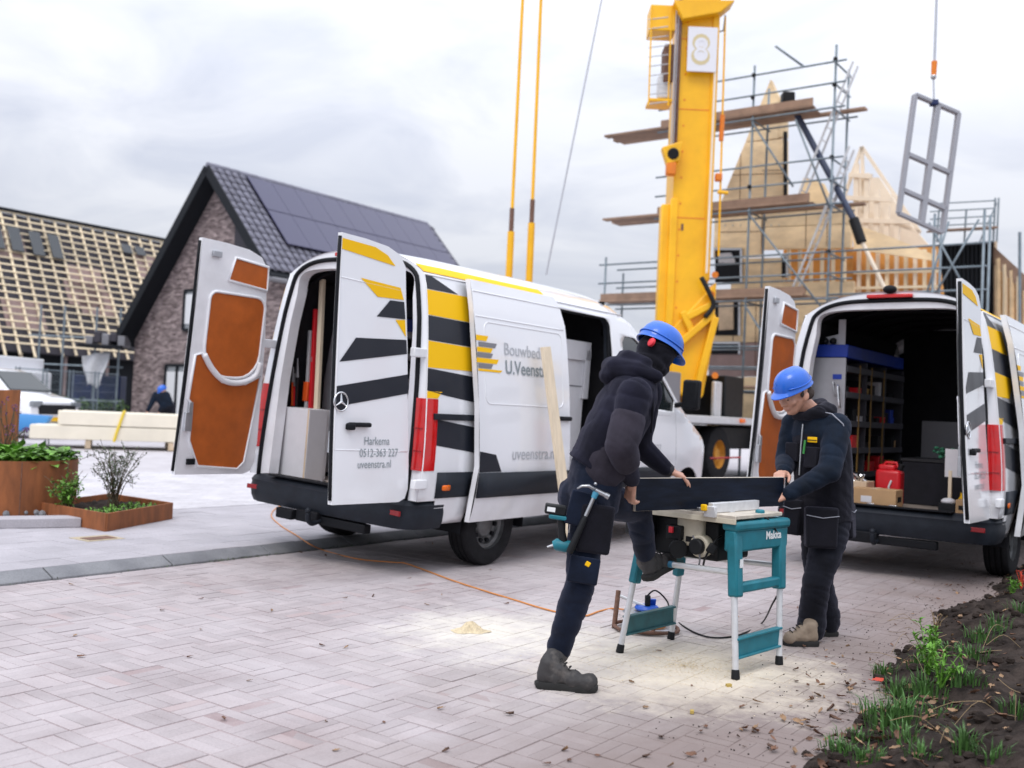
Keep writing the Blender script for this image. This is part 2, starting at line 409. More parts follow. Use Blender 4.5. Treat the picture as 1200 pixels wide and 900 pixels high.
# verge of dark earth on the right
m_soil = world_mat('dark earth', (.012, .009, .008), (.055, .042, .036), 7, rnd=0, bump=1.0, rough=.95)
def vedge(s): return interp(s, [-3, -1.6, -.6, .2, 1.2, 2.3, 2.8, 4, 5.8, 9], [-5.6, -5.53, -5.42, -5.3, -5.2, -5.08, -5.15, -5.15, -5.05, -5.1])-.03+.05*math.sin(s*3.1)+.03*math.sin(s*7.7+1)
def vheight(s, dd):                       # dd = distance into the verge
    h = .16*(1-math.exp(-max(dd, 0)/.55))
    n1 = noise.noise((s*1.3, dd*1.3, 3)); n2 = noise.noise((s*5, dd*5, 1)); n3 = noise.noise((s*14, dd*14, 7)); n4 = noise.noise((s*33, dd*33, 9))
    k = min(1, max(dd, 0)/.3)
    return h+k*(.07*n1+.05*n2+.03*n3+.012*n4)-.004+.035*math.exp(-((dd-.25)/.15)**2)*(s > 1.5)
mb = MB(); ns, nd = 420, 120
for i in range(ns):
    s = -5.5+i*.05
    for j in range(nd):
        dd = (j/nd)**1.35*5.5-.05
        mb.v.append(ST(s, vedge(s)-dd, vheight(s, dd) if j else -.03))
mb.f = [(i*nd+j, (i+1)*nd+j, (i+1)*nd+j+1, i*nd+j+1) for i in range(ns-1) for j in range(nd-1)]; mb.m = [0]*len(mb.f)
obj('earth_verge', mb, m_soil, smooth=True, kind='structure', fix=False)
mb = MB()
for k in range(1500):
    s, dd = random.uniform(-4.5, 9), abs(random.gauss(0, .8))-.05
    r = random.choice([.008, .012, .012, .02, .03])*random.uniform(.6, 1.3); p = ST(s, vedge(s)-dd, vheight(s, dd)+r*.3)
    q = inframe(p)
    if not q or q[0] > 1300 or q[1] > 950: continue
    b = MB().sphere((0, 0, 0), r, 6, 4, (1, random.uniform(.6, 1), .7)); b.xf(lambda v: p+v*(1+.35*noise.noise(v*40+p*9))); mb.add(b.v, b.f)
obj('earth_clods', mb, m_soil, kind='stuff', fix=False)
# ================================================================== THE VANS
def vanmat(name, col, rough=.3, coat=.4, dirt=.25):
    m = M(name, col, rough, coat=coat); t = m.node_tree; b = t.nodes['Principled BSDF']; n = t.nodes.new; l = t.links.new
    tcn = n('ShaderNodeTexCoord'); sp = n('ShaderNodeSeparateXYZ'); l(tcn.outputs['Object'], sp.inputs[0])
    z = n('ShaderNodeTexNoise'); z.inputs['Scale'].default_value = 5; z.inputs['Detail'].default_value = 7; l(tcn.outputs['Object'], z.inputs[0])
    mr = n('ShaderNodeMapRange'); l(sp.outputs[2], mr.inputs[0]); mr.inputs[1].default_value = 1.0; mr.inputs[2].default_value = .4; mr.inputs[3].default_value = 0; mr.inputs[4].default_value = 1
    ad = n('ShaderNodeMath'); ad.operation = 'MULTIPLY'; l(mr.outputs[0], ad.inputs[0]); l(z.outputs[0], ad.inputs[1])
    sc = n('ShaderNodeMath'); sc.operation = 'MULTIPLY'; l(ad.outputs[0], sc.inputs[0]); sc.inputs[1].default_value = dirt*1.6
    bs = n('ShaderNodeMath'); bs.operation = 'MULTIPLY_ADD'; l(z.outputs[0], bs.inputs[0]); bs.inputs[1].default_value = .035; l(sc.outputs[0], bs.inputs[2])
    mx = n('ShaderNodeMix'); mx.data_type = 'RGBA'; l(bs.outputs[0], mx.inputs[0]); mx.inputs[6].default_value = (*col, 1); mx.inputs[7].default_value = (.30, .25, .21, 1)
    l(mx.outputs[2], b.inputs['Base Color'])
    rr = n('ShaderNodeMath'); rr.operation = 'MULTIPLY_ADD'; l(z.outputs[0], rr.inputs[0]); rr.inputs[1].default_value = .25; rr.inputs[2].default_value = rough-.05; l(rr.outputs[0], b.inputs['Roughness'])
    return m
m_white = vanmat('van white paint', (.85, .865, .905), .13, 1.0)
m_yel = vanmat('yellow film', (.94, .54, .002), .5, .0, .06); m_yel.node_tree.nodes['Principled BSDF'].inputs['Specular IOR Level'].default_value = .2
m_blk = vanmat('black film', (.012, .016, .026), .3, .0, .06); m_blk.node_tree.nodes['Principled BSDF'].inputs['Specular IOR Level'].default_value = .35
m_door_in = M('door inner white', (.80, .81, .84), .4, var=.06, scale=6)
m_plastic = M('dark bumper plastic', (.016, .020, .028), .5, var=.25, scale=9, bump=.05, bscale=250, spec=.22)
m_rubber = M('black rubber', (.010, .011, .014), .6, var=.2, spec=.15)
m_tyre = M('tyre rubber', (.018, .018, .02), .85, var=.3, scale=12, bump=.1, spec=.12)
m_rim = M('rim steel', (.16, .165, .17), .45, metal=.7, var=.3, scale=9)
m_red = M('red lamp', (.55, .006, .008), .12, coat=.6, var=.12, scale=14)
m_redd = M('dark red reflector', (.30, .008, .012), .25)
m_amber = M('amber lamp', (.85, .16, .01), .2)
m_glass = M('tinted glass', (.015, .02, .022), .05, spec=.7, coat=.5)
m_ply = M('brown door lining', (.46, .105, .012), .6, var=.16, scale=6, bump=.03)
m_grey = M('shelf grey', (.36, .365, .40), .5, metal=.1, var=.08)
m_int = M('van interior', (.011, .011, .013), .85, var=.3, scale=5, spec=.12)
m_floor = M('van floor board', (.32, .27, .24), .7, var=.25, scale=6)
m_ltext = M('grey lettering', (.25, .29, .31), .5)
m_ltext2 = M('pale lettering', (.46, .48, .51), .5)
m_lgrey = M('logo grey', (.20, .20, .22), .4)
m_chrome = M('chrome', (.75, .76, .78), .12, metal=1)
m_metal = M('galvanised metal', (.52, .54, .57), .4, metal=.8, var=.15)
m_bluebin = M('blue bin', (.012, .045, .34), .45, var=.1)

WZ = [.30, .42, .55, .70, .90, 1.1, 1.4, 1.84, 2.2, 2.4, 2.45]; WY = [.93, .975, 1.0, 1.015, 1.02, 1.015, .985, .93, .872, .825, .80]
_wp = np.polyfit(WZ, WY, 5)
def W(z): return float(np.polyval(_wp, max(.3, min(2.46, z))))
def TP(x): return interp(x, [4.5, 4.9, 5.2, 5.4, 5.52], [1, .985, .95, .90, .84])
def LEAN(z): return .058*(z-.62)
def side(sg, off=0.): return lambda x, z: Vector((x, sg*(W(z)*TP(x)+off), z))
def arch(cx, r, z0): 
    a0 = math.degrees(math.asin((z0-.36)/r)); return [(cx+r*math.cos(R(a)), .36+r*math.sin(R(a))) for a in np.linspace(180-a0, a0, 17)]
XR, XF = 1.07, 4.80
SIDE_OUT = [(.22, .42)]+arch(XR, .45, .42)+arch(XF, .45, .42)+[(5.36, .44), (5.48, .6), (5.5, .8), (5.44, 1.0), (5.28, 1.13), (4.78, 1.36), (4.5, 1.55), (4.1, 1.89), (3.75, 2.17), (3.48, 2.36), (3.22, 2.45)]+[(LEAN(z)+.0, z) for z in np.linspace(2.45, .62, 9)]+[(.22, .62)]
APERT = rrect(1.98, .60, 3.02, 2.38, .10)
CABWIN = [(3.24, 1.50), (4.36, 1.45), (4.40, 1.58), (4.02, 1.90), (3.72, 2.12), (3.52, 2.22), (3.30, 2.22), (3.24, 2.15)]
def xsec(st, n=20):
    x, ze, zc, bul, pw = st; ye = W(ze)*TP(x); o = []
    for i in range(n+1):
        u = -1+2*i/n; us = math.copysign(abs(u)**.75, u) if pw > 2.5 else u
        o.append(Vector((x+bul*(1-us*us), ye*us, ze+(zc-ze)*(1-abs(us)**pw))))
    return o
TOP = [(.108, 2.45, 2.655, 0, 3), (.6, 2.45, 2.67, 0, 3), (1.2, 2.45, 2.675, 0, 3), (1.8, 2.45, 2.68, 0, 3), (2.4, 2.45, 2.68, 0, 3), (3.0, 2.45, 2.675, 0, 3), (3.22, 2.45, 2.66, .04, 3), (3.48, 2.36, 2.58, .10, 2.6),
       (3.56, 2.31, 2.50, .14, 2.4), (4.5, 1.55, 1.64, .24, 2), (4.6, 1.48, 1.55, .25, 2), (4.78, 1.36, 1.46, .26, 2), (5.1, 1.21, 1.33, .24, 2), (5.28, 1.13, 1.24, .22, 2), (5.44, 1.0, 1.06, .17, 2), (5.5, .8, .82, .13, 2), (5.48, .6, .6, .13, 2), (5.36, .44, .44, .14, 2)]
def loft(sts, n=20):
    mb = MB()
    for s in sts: mb.v += xsec(s, n)
    for i in range(len(sts)-1):
        for j in range(n): mb.f.append((i*(n+1)+j, i*(n+1)+j+1, (i+1)*(n+1)+j+1, (i+1)*(n+1)+j)); mb.m.append(0)
    return mb
def ring_pts():
    outp, inn = [], []
    zs = np.linspace(.62, 2.45, 14)
    for z in zs: outp.append(Vector((LEAN(z), -W(z), z)))
    tp = xsec(TOP[0], 28)
    for p in tp[1:-1]: outp.append(Vector((LEAN(p.z), p.y, p.z)))
    for z in zs[::-1]: outp.append(Vector((LEAN(z), W(z), z)))
    def iw(z): return interp(z, [.6, 1.5, 2.0, 2.3], [.775, .775, .74, .69])
    k = len(tp)-2
    for z in np.linspace(.62, 2.26, 14): inn.append(Vector((LEAN(z)+.012, -iw(z), z)))
    for i in range(1, k+1):
        a = math.pi*i/(k+1); w = iw(2.26); c, s = math.cos(a), math.sin(a)
        e = .36; y = -w*math.copysign(abs(c)**e, c); z = 2.26+.235*abs(s)**e; inn.append(Vector((LEAN(z)+.012, y, z)))
    for z in np.linspace(2.26, .62, 14): inn.append(Vector((LEAN(z)+.012, iw(z), z)))
    return outp, inn
DOOR_OUT = [(.85, .63), (.85, 2.615), (.6, 2.61), (.36, 2.59), (.22, 2.545), (.15, 2.46), (.125, 2.2), (.085, 1.84), (.06, 1.4), (.03, .9), (.035, .72), (.07, .645), (.14, .62)]
def build_van(label, mx, group, tilt=0):
    v = thing('delivery_van', label, 'van', mx=mx, group=group)
    # --- body panels
    patch([SIDE_OUT, APERT, CABWIN], side(-1), m_white, 'side_panel', v, thick=.012)
    patch([SIDE_OUT, CABWIN], side(1), m_white, 'side_panel', v, thick=.012)
    for sg in (-1, 1): patch([CABWIN], side(sg, -.012), m_glass, 'side_window', v)
    obj('roof', loft(TOP[:9]), m_white, v, smooth=True)
    obj('windscreen', loft(TOP[8:10]), m_glass, v, smooth=True)
    ho = obj('bonnet', loft(TOP[9:14]), m_white, v, smooth=True)
    obj('front_bumper', loft(TOP[13:]), m_white, v, smooth=True)
    fn = side(-1, .004)
    for z, off in ((2.335, 0), (2.14, 0)):
        obj('crease', MB().tube([side(-1, -.001)(x, z) for x in np.linspace(.12, 1.95, 16)], .006, 6), m_white, v, smooth=True)
    # roof gutter
    for sg in (-1, 1): obj('gutter', MB().tube([Vector((x, sg*(W(2.44)+.004), 2.445)) for x in np.linspace(.11, 3.3, 16)], .009, 6), m_white, v, smooth=True)
    # --- rear frame
    o, i = ring_pts(); n = len(o)
    mid = [a.lerp(b, .52)+Vector((-.004, 0, 0)) for a, b in zip(o, i)]
    deep = [p+Vector((.11, 0, 0)) for p in i]
    def ringmesh(A, B):
        mb = MB(); mb.v = A+B; mb.f = [(k, k+1, n+k+1, n+k) for k in range(n-1)]; mb.m = [0]*(n-1); return mb
    obj('rear_frame', ringmesh(o, mid), m_white, v, smooth=True)
    mb = ringmesh(mid, i); b2 = ringmesh(i, deep); mb.add(b2.v, b2.f)
    obj('door_reveal', mb, m_door_in, v, smooth=30)
    obj('door_seal', MB().tube([a.lerp(b, .5)+Vector((-.008, 0, 0)) for a, b in zip(o, i)], .021, 8), m_rubber, v, smooth=True)
    # --- inside
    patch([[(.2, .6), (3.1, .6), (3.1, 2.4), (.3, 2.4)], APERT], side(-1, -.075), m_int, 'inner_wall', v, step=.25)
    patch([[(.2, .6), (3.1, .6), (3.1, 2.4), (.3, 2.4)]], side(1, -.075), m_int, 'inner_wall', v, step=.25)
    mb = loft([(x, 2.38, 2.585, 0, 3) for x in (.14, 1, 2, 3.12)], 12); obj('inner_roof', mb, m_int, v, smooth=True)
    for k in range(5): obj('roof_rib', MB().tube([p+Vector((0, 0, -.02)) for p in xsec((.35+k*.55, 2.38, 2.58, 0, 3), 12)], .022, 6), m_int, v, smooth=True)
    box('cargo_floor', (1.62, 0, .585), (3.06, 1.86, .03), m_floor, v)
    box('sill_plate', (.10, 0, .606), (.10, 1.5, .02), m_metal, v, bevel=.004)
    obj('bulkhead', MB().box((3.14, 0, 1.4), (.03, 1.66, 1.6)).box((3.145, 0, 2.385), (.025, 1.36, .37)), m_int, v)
    box('underbody', (2.6, 0, .46), (4.7, 1.5, .20), m_rubber, v)
    # sliding door aperture trim
    ap = [side(-1, -.02)(x, z) for x, z in APERT]
    obj('aperture_trim', MB().tube(ap, .022, 6, closed=True), m_rubber, v, smooth=True)
    mb = MB(); a0 = [side(-1, -.004)(x, z) for x, z in APERT]; a1 = [p+Vector((0, .075, 0)) for p in a0]; k = len(a0)
    mb.v = a0+a1; mb.f = [(q, (q+1) % k, (q+1) % k+k, q+k) for q in range(k)]; mb.m = [0]*k
    obj('aperture_reveal', mb, m_plastic, v)
    # --- rear bumper
    path = [(.34, -1.0), (.14, -1.0), (.05, -.985), (-.03, -.93), (-.07, -.82), (-.085, -.6), (-.09, -.3), (-.09, 0)]
    path += [(x, -y) for x, y in path[-2::-1]]
    sec = [(-.16, .635), (-.09, .640), (-.015, .615), (.012, .58), (.006, .555), (.014, .52), (.006, .44), (-.02, .385), (-.09, .375)]
    mb = MB(); P = [Vector((x, y, 0)) for x, y in path]; q = len(sec)
    for k, p in enumerate(P):
        d = (P[min(k+1, len(P)-1)]-P[max(k-1, 0)]).normalized(); nn = Vector((d.y, -d.x, 0)); nn = nn if nn.dot(p-Vector((1.5, 0, 0))) > 0 else -nn
        mb.v += [Vector((p.x, p.y, 0))+nn*a+UP*z for a, z in sec]
    mb.f = [(k*q+j, k*q+j+1, (k+1)*q+j+1, (k+1)*q+j) for k in range(len(P)-1) for j in range(q-1)]+[tuple(range(q)), tuple((len(P)-1)*q+j for j in range(q))]; mb.m = [0]*len(mb.f)
    bmp = obj('rear_bumper', mb, m_plastic, v, smooth=40)
    for sg in (-1, 1):
        obj('reflector', MB().box((-.078, sg*.84, .515), (.02, .17, .04), Matrix.Rotation(sg*.16, 3, 'Z')), m_redd, bmp, bevel=.004)
    obj('step_tread', MB().box((-.045, 0, .645), (.11, 1.3, .012)), m_rubber, bmp, bevel=.003)
    for k in range(2): obj('latch_plate', MB().box((.0, -.12+.2*k, .655), (.05, .07, .008)), m_chrome, bmp, bevel=.002)
    # tow bar
    tb = obj('tow_bar', MB().box((-.02, 0, .33), (.08, 1.05, .075)).box((-.06, .12, .35), (.10, .26, .10)), m_rubber, v, bevel=.01)
    mb = MB().tube(catmull([(-.05, 0, .33), (-.14, 0, .31), (-.19, 0, .34), (-.20, 0, .40)], 5), .022, 8).sphere((-.20, 0, .42), .026, 10, 8); obj('tow_ball', mb, m_plastic, tb, smooth=True)
    obj('tow_socket', MB().box((-.12, .36, .345), (.06, .20, .09)), m_rubber, tb, bevel=.012)
    # --- lamps
    for sg in (-1, 1):
        mb = MB(); zs = np.linspace(.865, 1.44, 7)
        for z in zs:
            w = W(z); L = LEAN(z)
            mb.v += [Vector((a+L, sg*(w+b), z)) for a, b in ((-.012, -.105), (-.022, -.06), (-.012, -.005), (.02, .012), (.14, .010), (.14, -.03), (.04, -.10))]
        for k in range(6):
            for j in range(7): mb.f.append((k*7+j, k*7+(j+1) % 7, (k+1)*7+(j+1) % 7, (k+1)*7+j)); mb.m.append(0)
        mb.f += [tuple(range(7)), tuple(42+j for j in range(7))]; mb.m += [0, 0]
        tl = obj('tail_light', mb, m_red, v, smooth=40)
        for zz in (1.02, 1.2): obj('lens_rib', MB().beam((LEAN(zz)-.024, sg*(W(zz)-.095), zz), (LEAN(zz)-.020, sg*(W(zz)-.01), zz), .006, .008), m_redd, tl)
        side_m = patch([rrect(.27, .70, .37, .745, .015)], side(sg, .016), m_amber, 'side_marker', v, thick=.012)
    bl_ = obj('brake_light', MB().box((.085, 0, 2.612), (.05, .42, .035)), m_red, v, bevel=.008)
    obj('rear_camera', MB().sphere((.085, .0, 2.675), .05, 12, 8, (1.2, 1.3, .8)), m_rubber, bl_, smooth=True)
    # --- wheels
    tp_ = [(.205, -.10), (.30, -.115), (.335, -.105), (.35, -.085), (.353, -.06), (.341, -.055), (.341, -.045), (.354, -.04), (.354, -.01), (.342, -.006), (.342, .006), (.354, .01), (.354, .04), (.341, .045), (.341, .055), (.353, .06), (.35, .085), (.335, .105), (.30, .115), (.205, .10)]
    for x in (XR, XF):
        for sg in (-1, 1):
            wh = obj('wheel', MB().lathe(tp_, (x, sg*.855, .353), 'Y', 40), m_tyre, v, smooth=35)
            pr = [(.205, .10), (.20, .07), (.17, .06), (.16, .035), (.12, .025), (.10, .05), (.06, .065), (0.001, .065)]
            obj('rim', MB().lathe([(r, sg*h) for r, h in pr], (x, sg*.855, .353), 'Y', 32), m_rim, wh, smooth=30)
            for k in range(10):
                a = 2*math.pi*k/10; mb = MB().cyl((x+.142*math.cos(a), sg*(.855+.026), .353+.142*math.sin(a)), (x+.142*math.cos(a), sg*(.855+.052), .353+.142*math.sin(a)), .02, n=10)
                obj('rim_hole', mb, m_rubber, wh)
            mb = MB(); A_ = [(x+.455*math.cos(t), .36+.455*math.sin(t)) for t in np.linspace(-.1, math.pi+.1, 20)]
            for y in (sg*.62, sg*.985): mb.v += [Vector((a, y, z)) for a, z in A_]
            mb.f = [(k, k+1, 21+k, 20+k) for k in range(19)]; mb.m = [0]*19
            obj('wheel_well', mb, m_rubber, v)
    # --- strips and film on the sides
    rear_arch_front = 1.6
    for sg in (-1, 1):
        patch([[(.20, .64), (.62, .64), (.66, .70), (.78, .80), (.80, .845), (.20, .85)]], side(sg, .010), m_plastic, 'rub_strip', v, thick=.014)
        patch([[(1.40, .78), (1.50, .66), (1.97, .64), (1.97, .845), (1.40, .845)]], side(sg, .010), m_plastic, 'rub_strip', v, thick=.014)
        patch([[(3.04, .62), (4.28, .62), (4.34, .72), (4.40, .83), (3.04, .83)]], side(sg, .010), m_plastic, 'rub_strip', v, thick=.014)
        if sg < 0: dec = side(-1, .0085)
        else: dec = side(1, .0085)
        L = LEAN
        for nm, m, pts in (('yellow_stripe', m_yel, [(L(2.3), 2.32), (.75, 2.32), (.8, 2.10), (L(2.1), 2.115)]), ('yellow_stripe', m_yel, [(L(1.9), 1.905), (.8, 1.885), (.8, 1.80), (.63, 1.69), (L(1.7), 1.69)]),
                           ('yellow_stripe', m_yel, [(L(1.5), 1.50), (.24, 1.50), (.18, 1.445), (L(1.44), 1.445)]), ('black_stripe', m_blk, [(.10, 2.445), (.16, 2.445), (.50, 2.325), (.10, 2.325)]),
                           ('black_stripe', m_blk, [(L(2.1), 2.11), (.8, 2.095), (.85, 1.89), (L(1.9), 1.91)]), ('black_stripe', m_blk, [(L(1.69), 1.685), (.80, 1.635), (.85, 1.41), (.30, 1.47), (L(1.5), 1.505)]),
                           ('black_stripe', m_blk, [(.15, 1.28), (.85, 1.20), (.9, .98), (.15, 1.07)])):
            patch([pts], dec, m, nm, v)
    # yellow band along the roof edge
    st = [(x, 2.45, 2.668 if x > .3 else 2.662, 0, 3) for x in np.linspace(.112, 1.9, 12)]
    mb = MB(); cut = 7
    for s_ in st:
        pp = xsec(s_, 60)[1:cut]; mb.v += [p+Vector((0, -.004, .004)) for p in pp]
    c_ = cut-1
    mb.f = [(a*c_+b, a*c_+b+1, (a+1)*c_+b+1, (a+1)*c_+b) for a in range(len(st)-1) for b in range(c_-1)]; mb.m = [0]*len(mb.f)
    obj('yellow_stripe', mb, m_yel, v, smooth=True)
    text_obj('phone_number', '0512-363 227', .115, lambda a, b: side(-1, .009)(3.42+a, 1.0+b), m_ltext2, v)
    # cab door: handle, seams, mirror
    obj('door_handle', MB().box((3.42, -1.0, 1.31), (.18, .04, .035)), m_rubber, v, bevel=.01)
    for pts in ([(3.16, .62), (3.16, 2.3)], [(4.42, 1.45), (4.44, .85)], [(3.16, 1.42), (4.3, 1.40)]):
        obj('door_seam', MB().tube([side(-1, .002)(a, b) for a, b in [(pts[0][0]+(pts[1][0]-pts[0][0])*t, pts[0][1]+(pts[1][1]-pts[0][1])*t) for t in np.linspace(0, 1, 8)]], .005, 5), m_lgrey, v)
    for sg in (-1, 1):
        mi = obj('mirror', MB().box((4.42, sg*1.17, 1.66), (.12, .20, .34)), m_rubber, v, bevel=.03)
        obj('mirror_arm', MB().cyl((4.42, sg*.95, 1.52), (4.42, sg*1.10, 1.55), .03), m_rubber, mi)
    # rail for the sliding door
    obj('door_rail', MB().box((1.0, -1.012, 1.30), (1.75, .03, .05)), m_plastic, v, bevel=.004)
    # --- rear doors, standing open at right angles
    for sg in (-1, 1):
        H = Vector((-.02, sg*.945, 0))
        def pt(u, z, off): return H+Vector((-u, -sg*(LEAN(z)*1.05)+sg*(off-.012-.03*(1-((z-1.6)/1.0)**2)*.5), z))    # off > 0 is the outer face
        d = bpy.data.objects.new('rear_door', None); COL.objects.link(d); d.parent = v; d.empty_display_size = .1
        po = patch([DOOR_OUT], lambda u, z: pt(u, z, .03), m_white, 'outer_skin', d)
        patch([DOOR_OUT], lambda u, z: pt(u, z, -.015), m_door_in, 'inner_skin', d)
        mb = MB(); k = len(DOOR_OUT); ring = [pt(u, z, .03) for u, z in DOOR_OUT]+[pt(u, z, -.015) for u, z in DOOR_OUT]
        mb.v = ring; mb.f = [(q, (q+1) % k, (q+1) % k+k, q+k) for q in range(k)]; mb.m = [0]*k; obj('door_edge', mb, m_door_in, d)
        obj('edge_seal', MB().tube([pt(.853, z, .012) for z in np.linspace(.66, 2.59, 12)], .015, 6), m_rubber, d, smooth=True)
        # inner side: lining panels set inside raised white rims
        rims = [[(.13, 2.26), (.55, 2.30), (.50, 2.50), (.14, 2.47)],
                rrect(.13, 1.47, .72, 2.19, [.22, .25, .07, .10])]
        lower = [(.09, 1.50), (.25, 1.425), (.50, 1.43), (.62, 1.54), (.74, 1.66), (.80, 1.64), (.82, 1.27), (.775, 1.23), (.76, .92), (.64, .70), (.22, .665), (.15, .73)]
        for loop in rims+[lower]:
            patch([loop], lambda u, z: pt(u, z, -.019), m_ply, 'lining_panel', d, step=.2)
            obj('panel_rim', MB().tube([pt(u, z, -.020) for u, z in loop], .013, 6, closed=True), m_door_in, d, smooth=True)
        bow = [(.12, 1.62), (.16, 1.50), (.30, 1.435), (.48, 1.44), (.62, 1.53), (.72, 1.65)]
        bo = catmull([Vector((a, b, 0)) for a, b in bow], 6)
        obj('grab_rim', MB().tube([pt(p.x, p.y, -.03) for p in bo], .026, 8), m_door_in, d, smooth=True)
        obj('door_latch', MB().box(pt(.80, 1.08, -.03), (.07, .03, .16)).box(pt(.79, 1.20, -.03), (.04, .02, .09)), m_metal, d, bevel=.004)
        obj('lower_latch', MB().box(pt(.72, .74, -.03), (.08, .02, .05)), m_rubber, d, bevel=.003)
        obj('upper_latch', MB().box(pt(.70, 2.50, -.03), (.09, .02, .05)), m_metal, d, bevel=.003)
        for z in (.76, 1.80):
            obj('hinge', MB().box(H+Vector((.02, sg*(W(z)-.945)-sg*LEAN(z)*.5, z)), (.15, .05, .075)), m_door_in, d, bevel=.008)
        for k_ in range(4): obj('bolt', MB().cyl(pt(.852, .8+k_*.45, .012), pt(.858, .8+k_*.45, .012), .009, n=8), m_rubber, d)
        # outer film and marks
        for nm, m, pts in (('yellow_stripe', m_yel, [(.85, 2.575), (.50, 2.562), (.36, 2.52), (.27, 2.45), (.85, 2.495)]), ('yellow_stripe', m_yel, [(.64, 2.31), (.20, 2.29), (.155, 2.20), (.45, 2.19)]),
                           ('black_stripe', m_blk, [(.31, 2.18), (.15, 2.185), (.125, 2.05), (.45, 2.04)]), ('yellow_stripe', m_yel, [(.24, 2.035), (.13, 2.045), (.11, 1.91)]),
                           ('black_stripe', m_blk, [(.66, 1.86), (.105, 1.89), (.09, 1.78), (.82, 1.67)]), ('black_stripe', m_blk, [(.845, 1.49), (.07, 1.62), (.055, 1.47), (.845, 1.34)])):
            patch([pts], lambda u, z: pt(u, z, .0335), m, nm, d)
        for z0, z1, u0, u1 in ((2.29, 2.27, .85, .2), (1.03, 1.01, .85, .05)):
            obj('crease', MB().tube([pt(u0+(u1-u0)*t, z0+(z1-z0)*t, .028) for t in np.linspace(0, 1, 8)], .006, 6), m_white, d, smooth=True)
        if sg < 0:
            obj('door_handle', MB().box(pt(.61, 1.215, .055), (.23, .035, .035)).box(pt(.70, 1.20, .05), (.07, .05, .05)), m_rubber, d, bevel=.012)
            em = obj('emblem', MB().tube([pt(.80+.068*math.cos(t), 1.38+.068*math.sin(t), .045) for t in np.linspace(0, 2*math.pi, 28, endpoint=False)], .007, 6, closed=True), m_chrome, d, smooth=True)
            mb = MB()
            for t in (90, 210, 330): mb.cyl(pt(.80, 1.38, .047), pt(.80+.064*math.cos(R(t)), 1.38+.064*math.sin(R(t)), .044), .011, .003, n=6)
            obj('emblem_star', mb, m_chrome, em)
            mb = MB().cyl(pt(.80, 1.38, .03), pt(.80, 1.38, .038), .066, n=24); obj('emblem_disc', mb, m_blk, em)
            for body, s_, u0, z0 in (('Harkema', .088, .54, 1.065), ('0512-363 227', .088, .585, .975), ('uveenstra.nl', .088, .605, .89)):
                text_obj('lettering', body, s_, lambda a, b: pt(u0-a, z0+b, .035), m_ltext, d, sx=.86)
    # --- sliding door, pushed back along the side
    sd_ = bpy.data.objects.new('sliding_door', None); COL.objects.link(sd_); sd_.parent = v; sd_.empty_display_size = .1
    SX = .56
    dout = [(.03, .43), (1.33, .43), (1.40, .50), (1.44, .9), (1.43, 1.6), (1.40, 2.2), (1.34, 2.40), (1.28, 2.465), (.0, 2.465), (-.01, 2.2), (.03, 1.4), (.045, .9)]
    sl_ = lambda off: (lambda x, z: Vector((x+SX, -(W(z)+.115+off), z)))
    patch([dout], sl_(0), m_white, 'outer_skin', sd_); patch([dout], sl_(-.05), m_plastic, 'inner_skin', sd_)
    mb = MB(); k = len(dout); mb.v = [sl_(0)(a, b) for a, b in dout]+[sl_(-.05)(a, b) for a, b in dout]; mb.f = [(q, (q+1) % k, (q+1) % k+k, q+k) for q in range(k)]; mb.m = [0]*k
    obj('door_edge', mb, m_door_in, sd_)
    patch([[(.04, .64), (1.425, .64), (1.435, .845), (.045, .85)]], sl_(.012), m_plastic, 'rub_strip', sd_, thick=.014)
    patch([[(.05, .855), (.36, .855), (.27, 1.0), (.045, 1.03)]], sl_(.0035), m_blk, 'black_stripe', sd_)
    for z in (2.37, 2.16): obj('crease', MB().tube([sl_(-.001)(x, z) for x in np.linspace(.01, 1.36, 14)], .007, 6), m_white, sd_, smooth=True)
    rec = rrect(.12, 1.43, 1.32, 2.12, .07)
    obj('crease', MB().tube([sl_(-.001)(a, b) for a, b in rec], .006, 6, closed=True), m_white, sd_, smooth=True)
    obj('door_handle', MB().box(sl_(.02)(1.32, 1.33), (.20, .04, .04)), m_rubber, sd_, bevel=.012)
    # company logo: yellow and grey bars in a half round
    for k_, (a0, a1, z0, z1, m) in enumerate(((.0, .14, 1.955, 2.0, m_yel), (.03, .26, 1.905, 1.945, m_lgrey), (.01, .20, 1.86, 1.90, m_yel), (.01, .20, 1.815, 1.855, m_lgrey), (.0, .28, 1.77, 1.81, m_yel), (.02, .20, 1.725, 1.765, m_lgrey), (.02, .33, 1.70, 1.72, m_yel))):
        sk_ = .02
        patch([[(a0-.02+.0, z0), (a1-sk_, z0), (a1+.01, z1), (a0-.02, z1)]], lambda x, z: sl_(.0035)(x+.02, z), m, 'logo_bar', sd_)
    for body, s_, a0, z0, m, sx, wt in (('Bouwbedrijf', .155, .385, 1.86, m_ltext2, .95, 0), ('U.Veenstra', .165, .40, 1.70, m_ltext, .93, .0025), ('uveenstra.nl', .155, .50, .955, m_ltext2, .93, 0)):
        text_obj('lettering', body, s_, lambda a, b: sl_(.005)(a0+a, z0+b), m, sd_, sx=sx, weight=wt)
    return v
def van_matrix(ox, oy, a, tilt=0., z=0.):
    fw = Vector((math.sin(a), math.cos(a), 0)); lf = Vector((-math.cos(a), math.sin(a), 0)); l2 = lf*math.cos(tilt)+UP*math.sin(tilt); u2 = UP*math.cos(tilt)-lf*math.sin(tilt)
    o = Vector((ox, oy, z))-lf*.9+l2*.9
    return Matrix(((fw.x, l2.x, u2.x, o.x), (fw.y, l2.y, u2.y, o.y), (fw.z, l2.z, u2.z, o.z), (0, 0, 0, 1)))
MA = van_matrix(-1.55, 8.52, R(36), R(2.5)); MBv = van_matrix(3.47, 9.3, R(36.5))
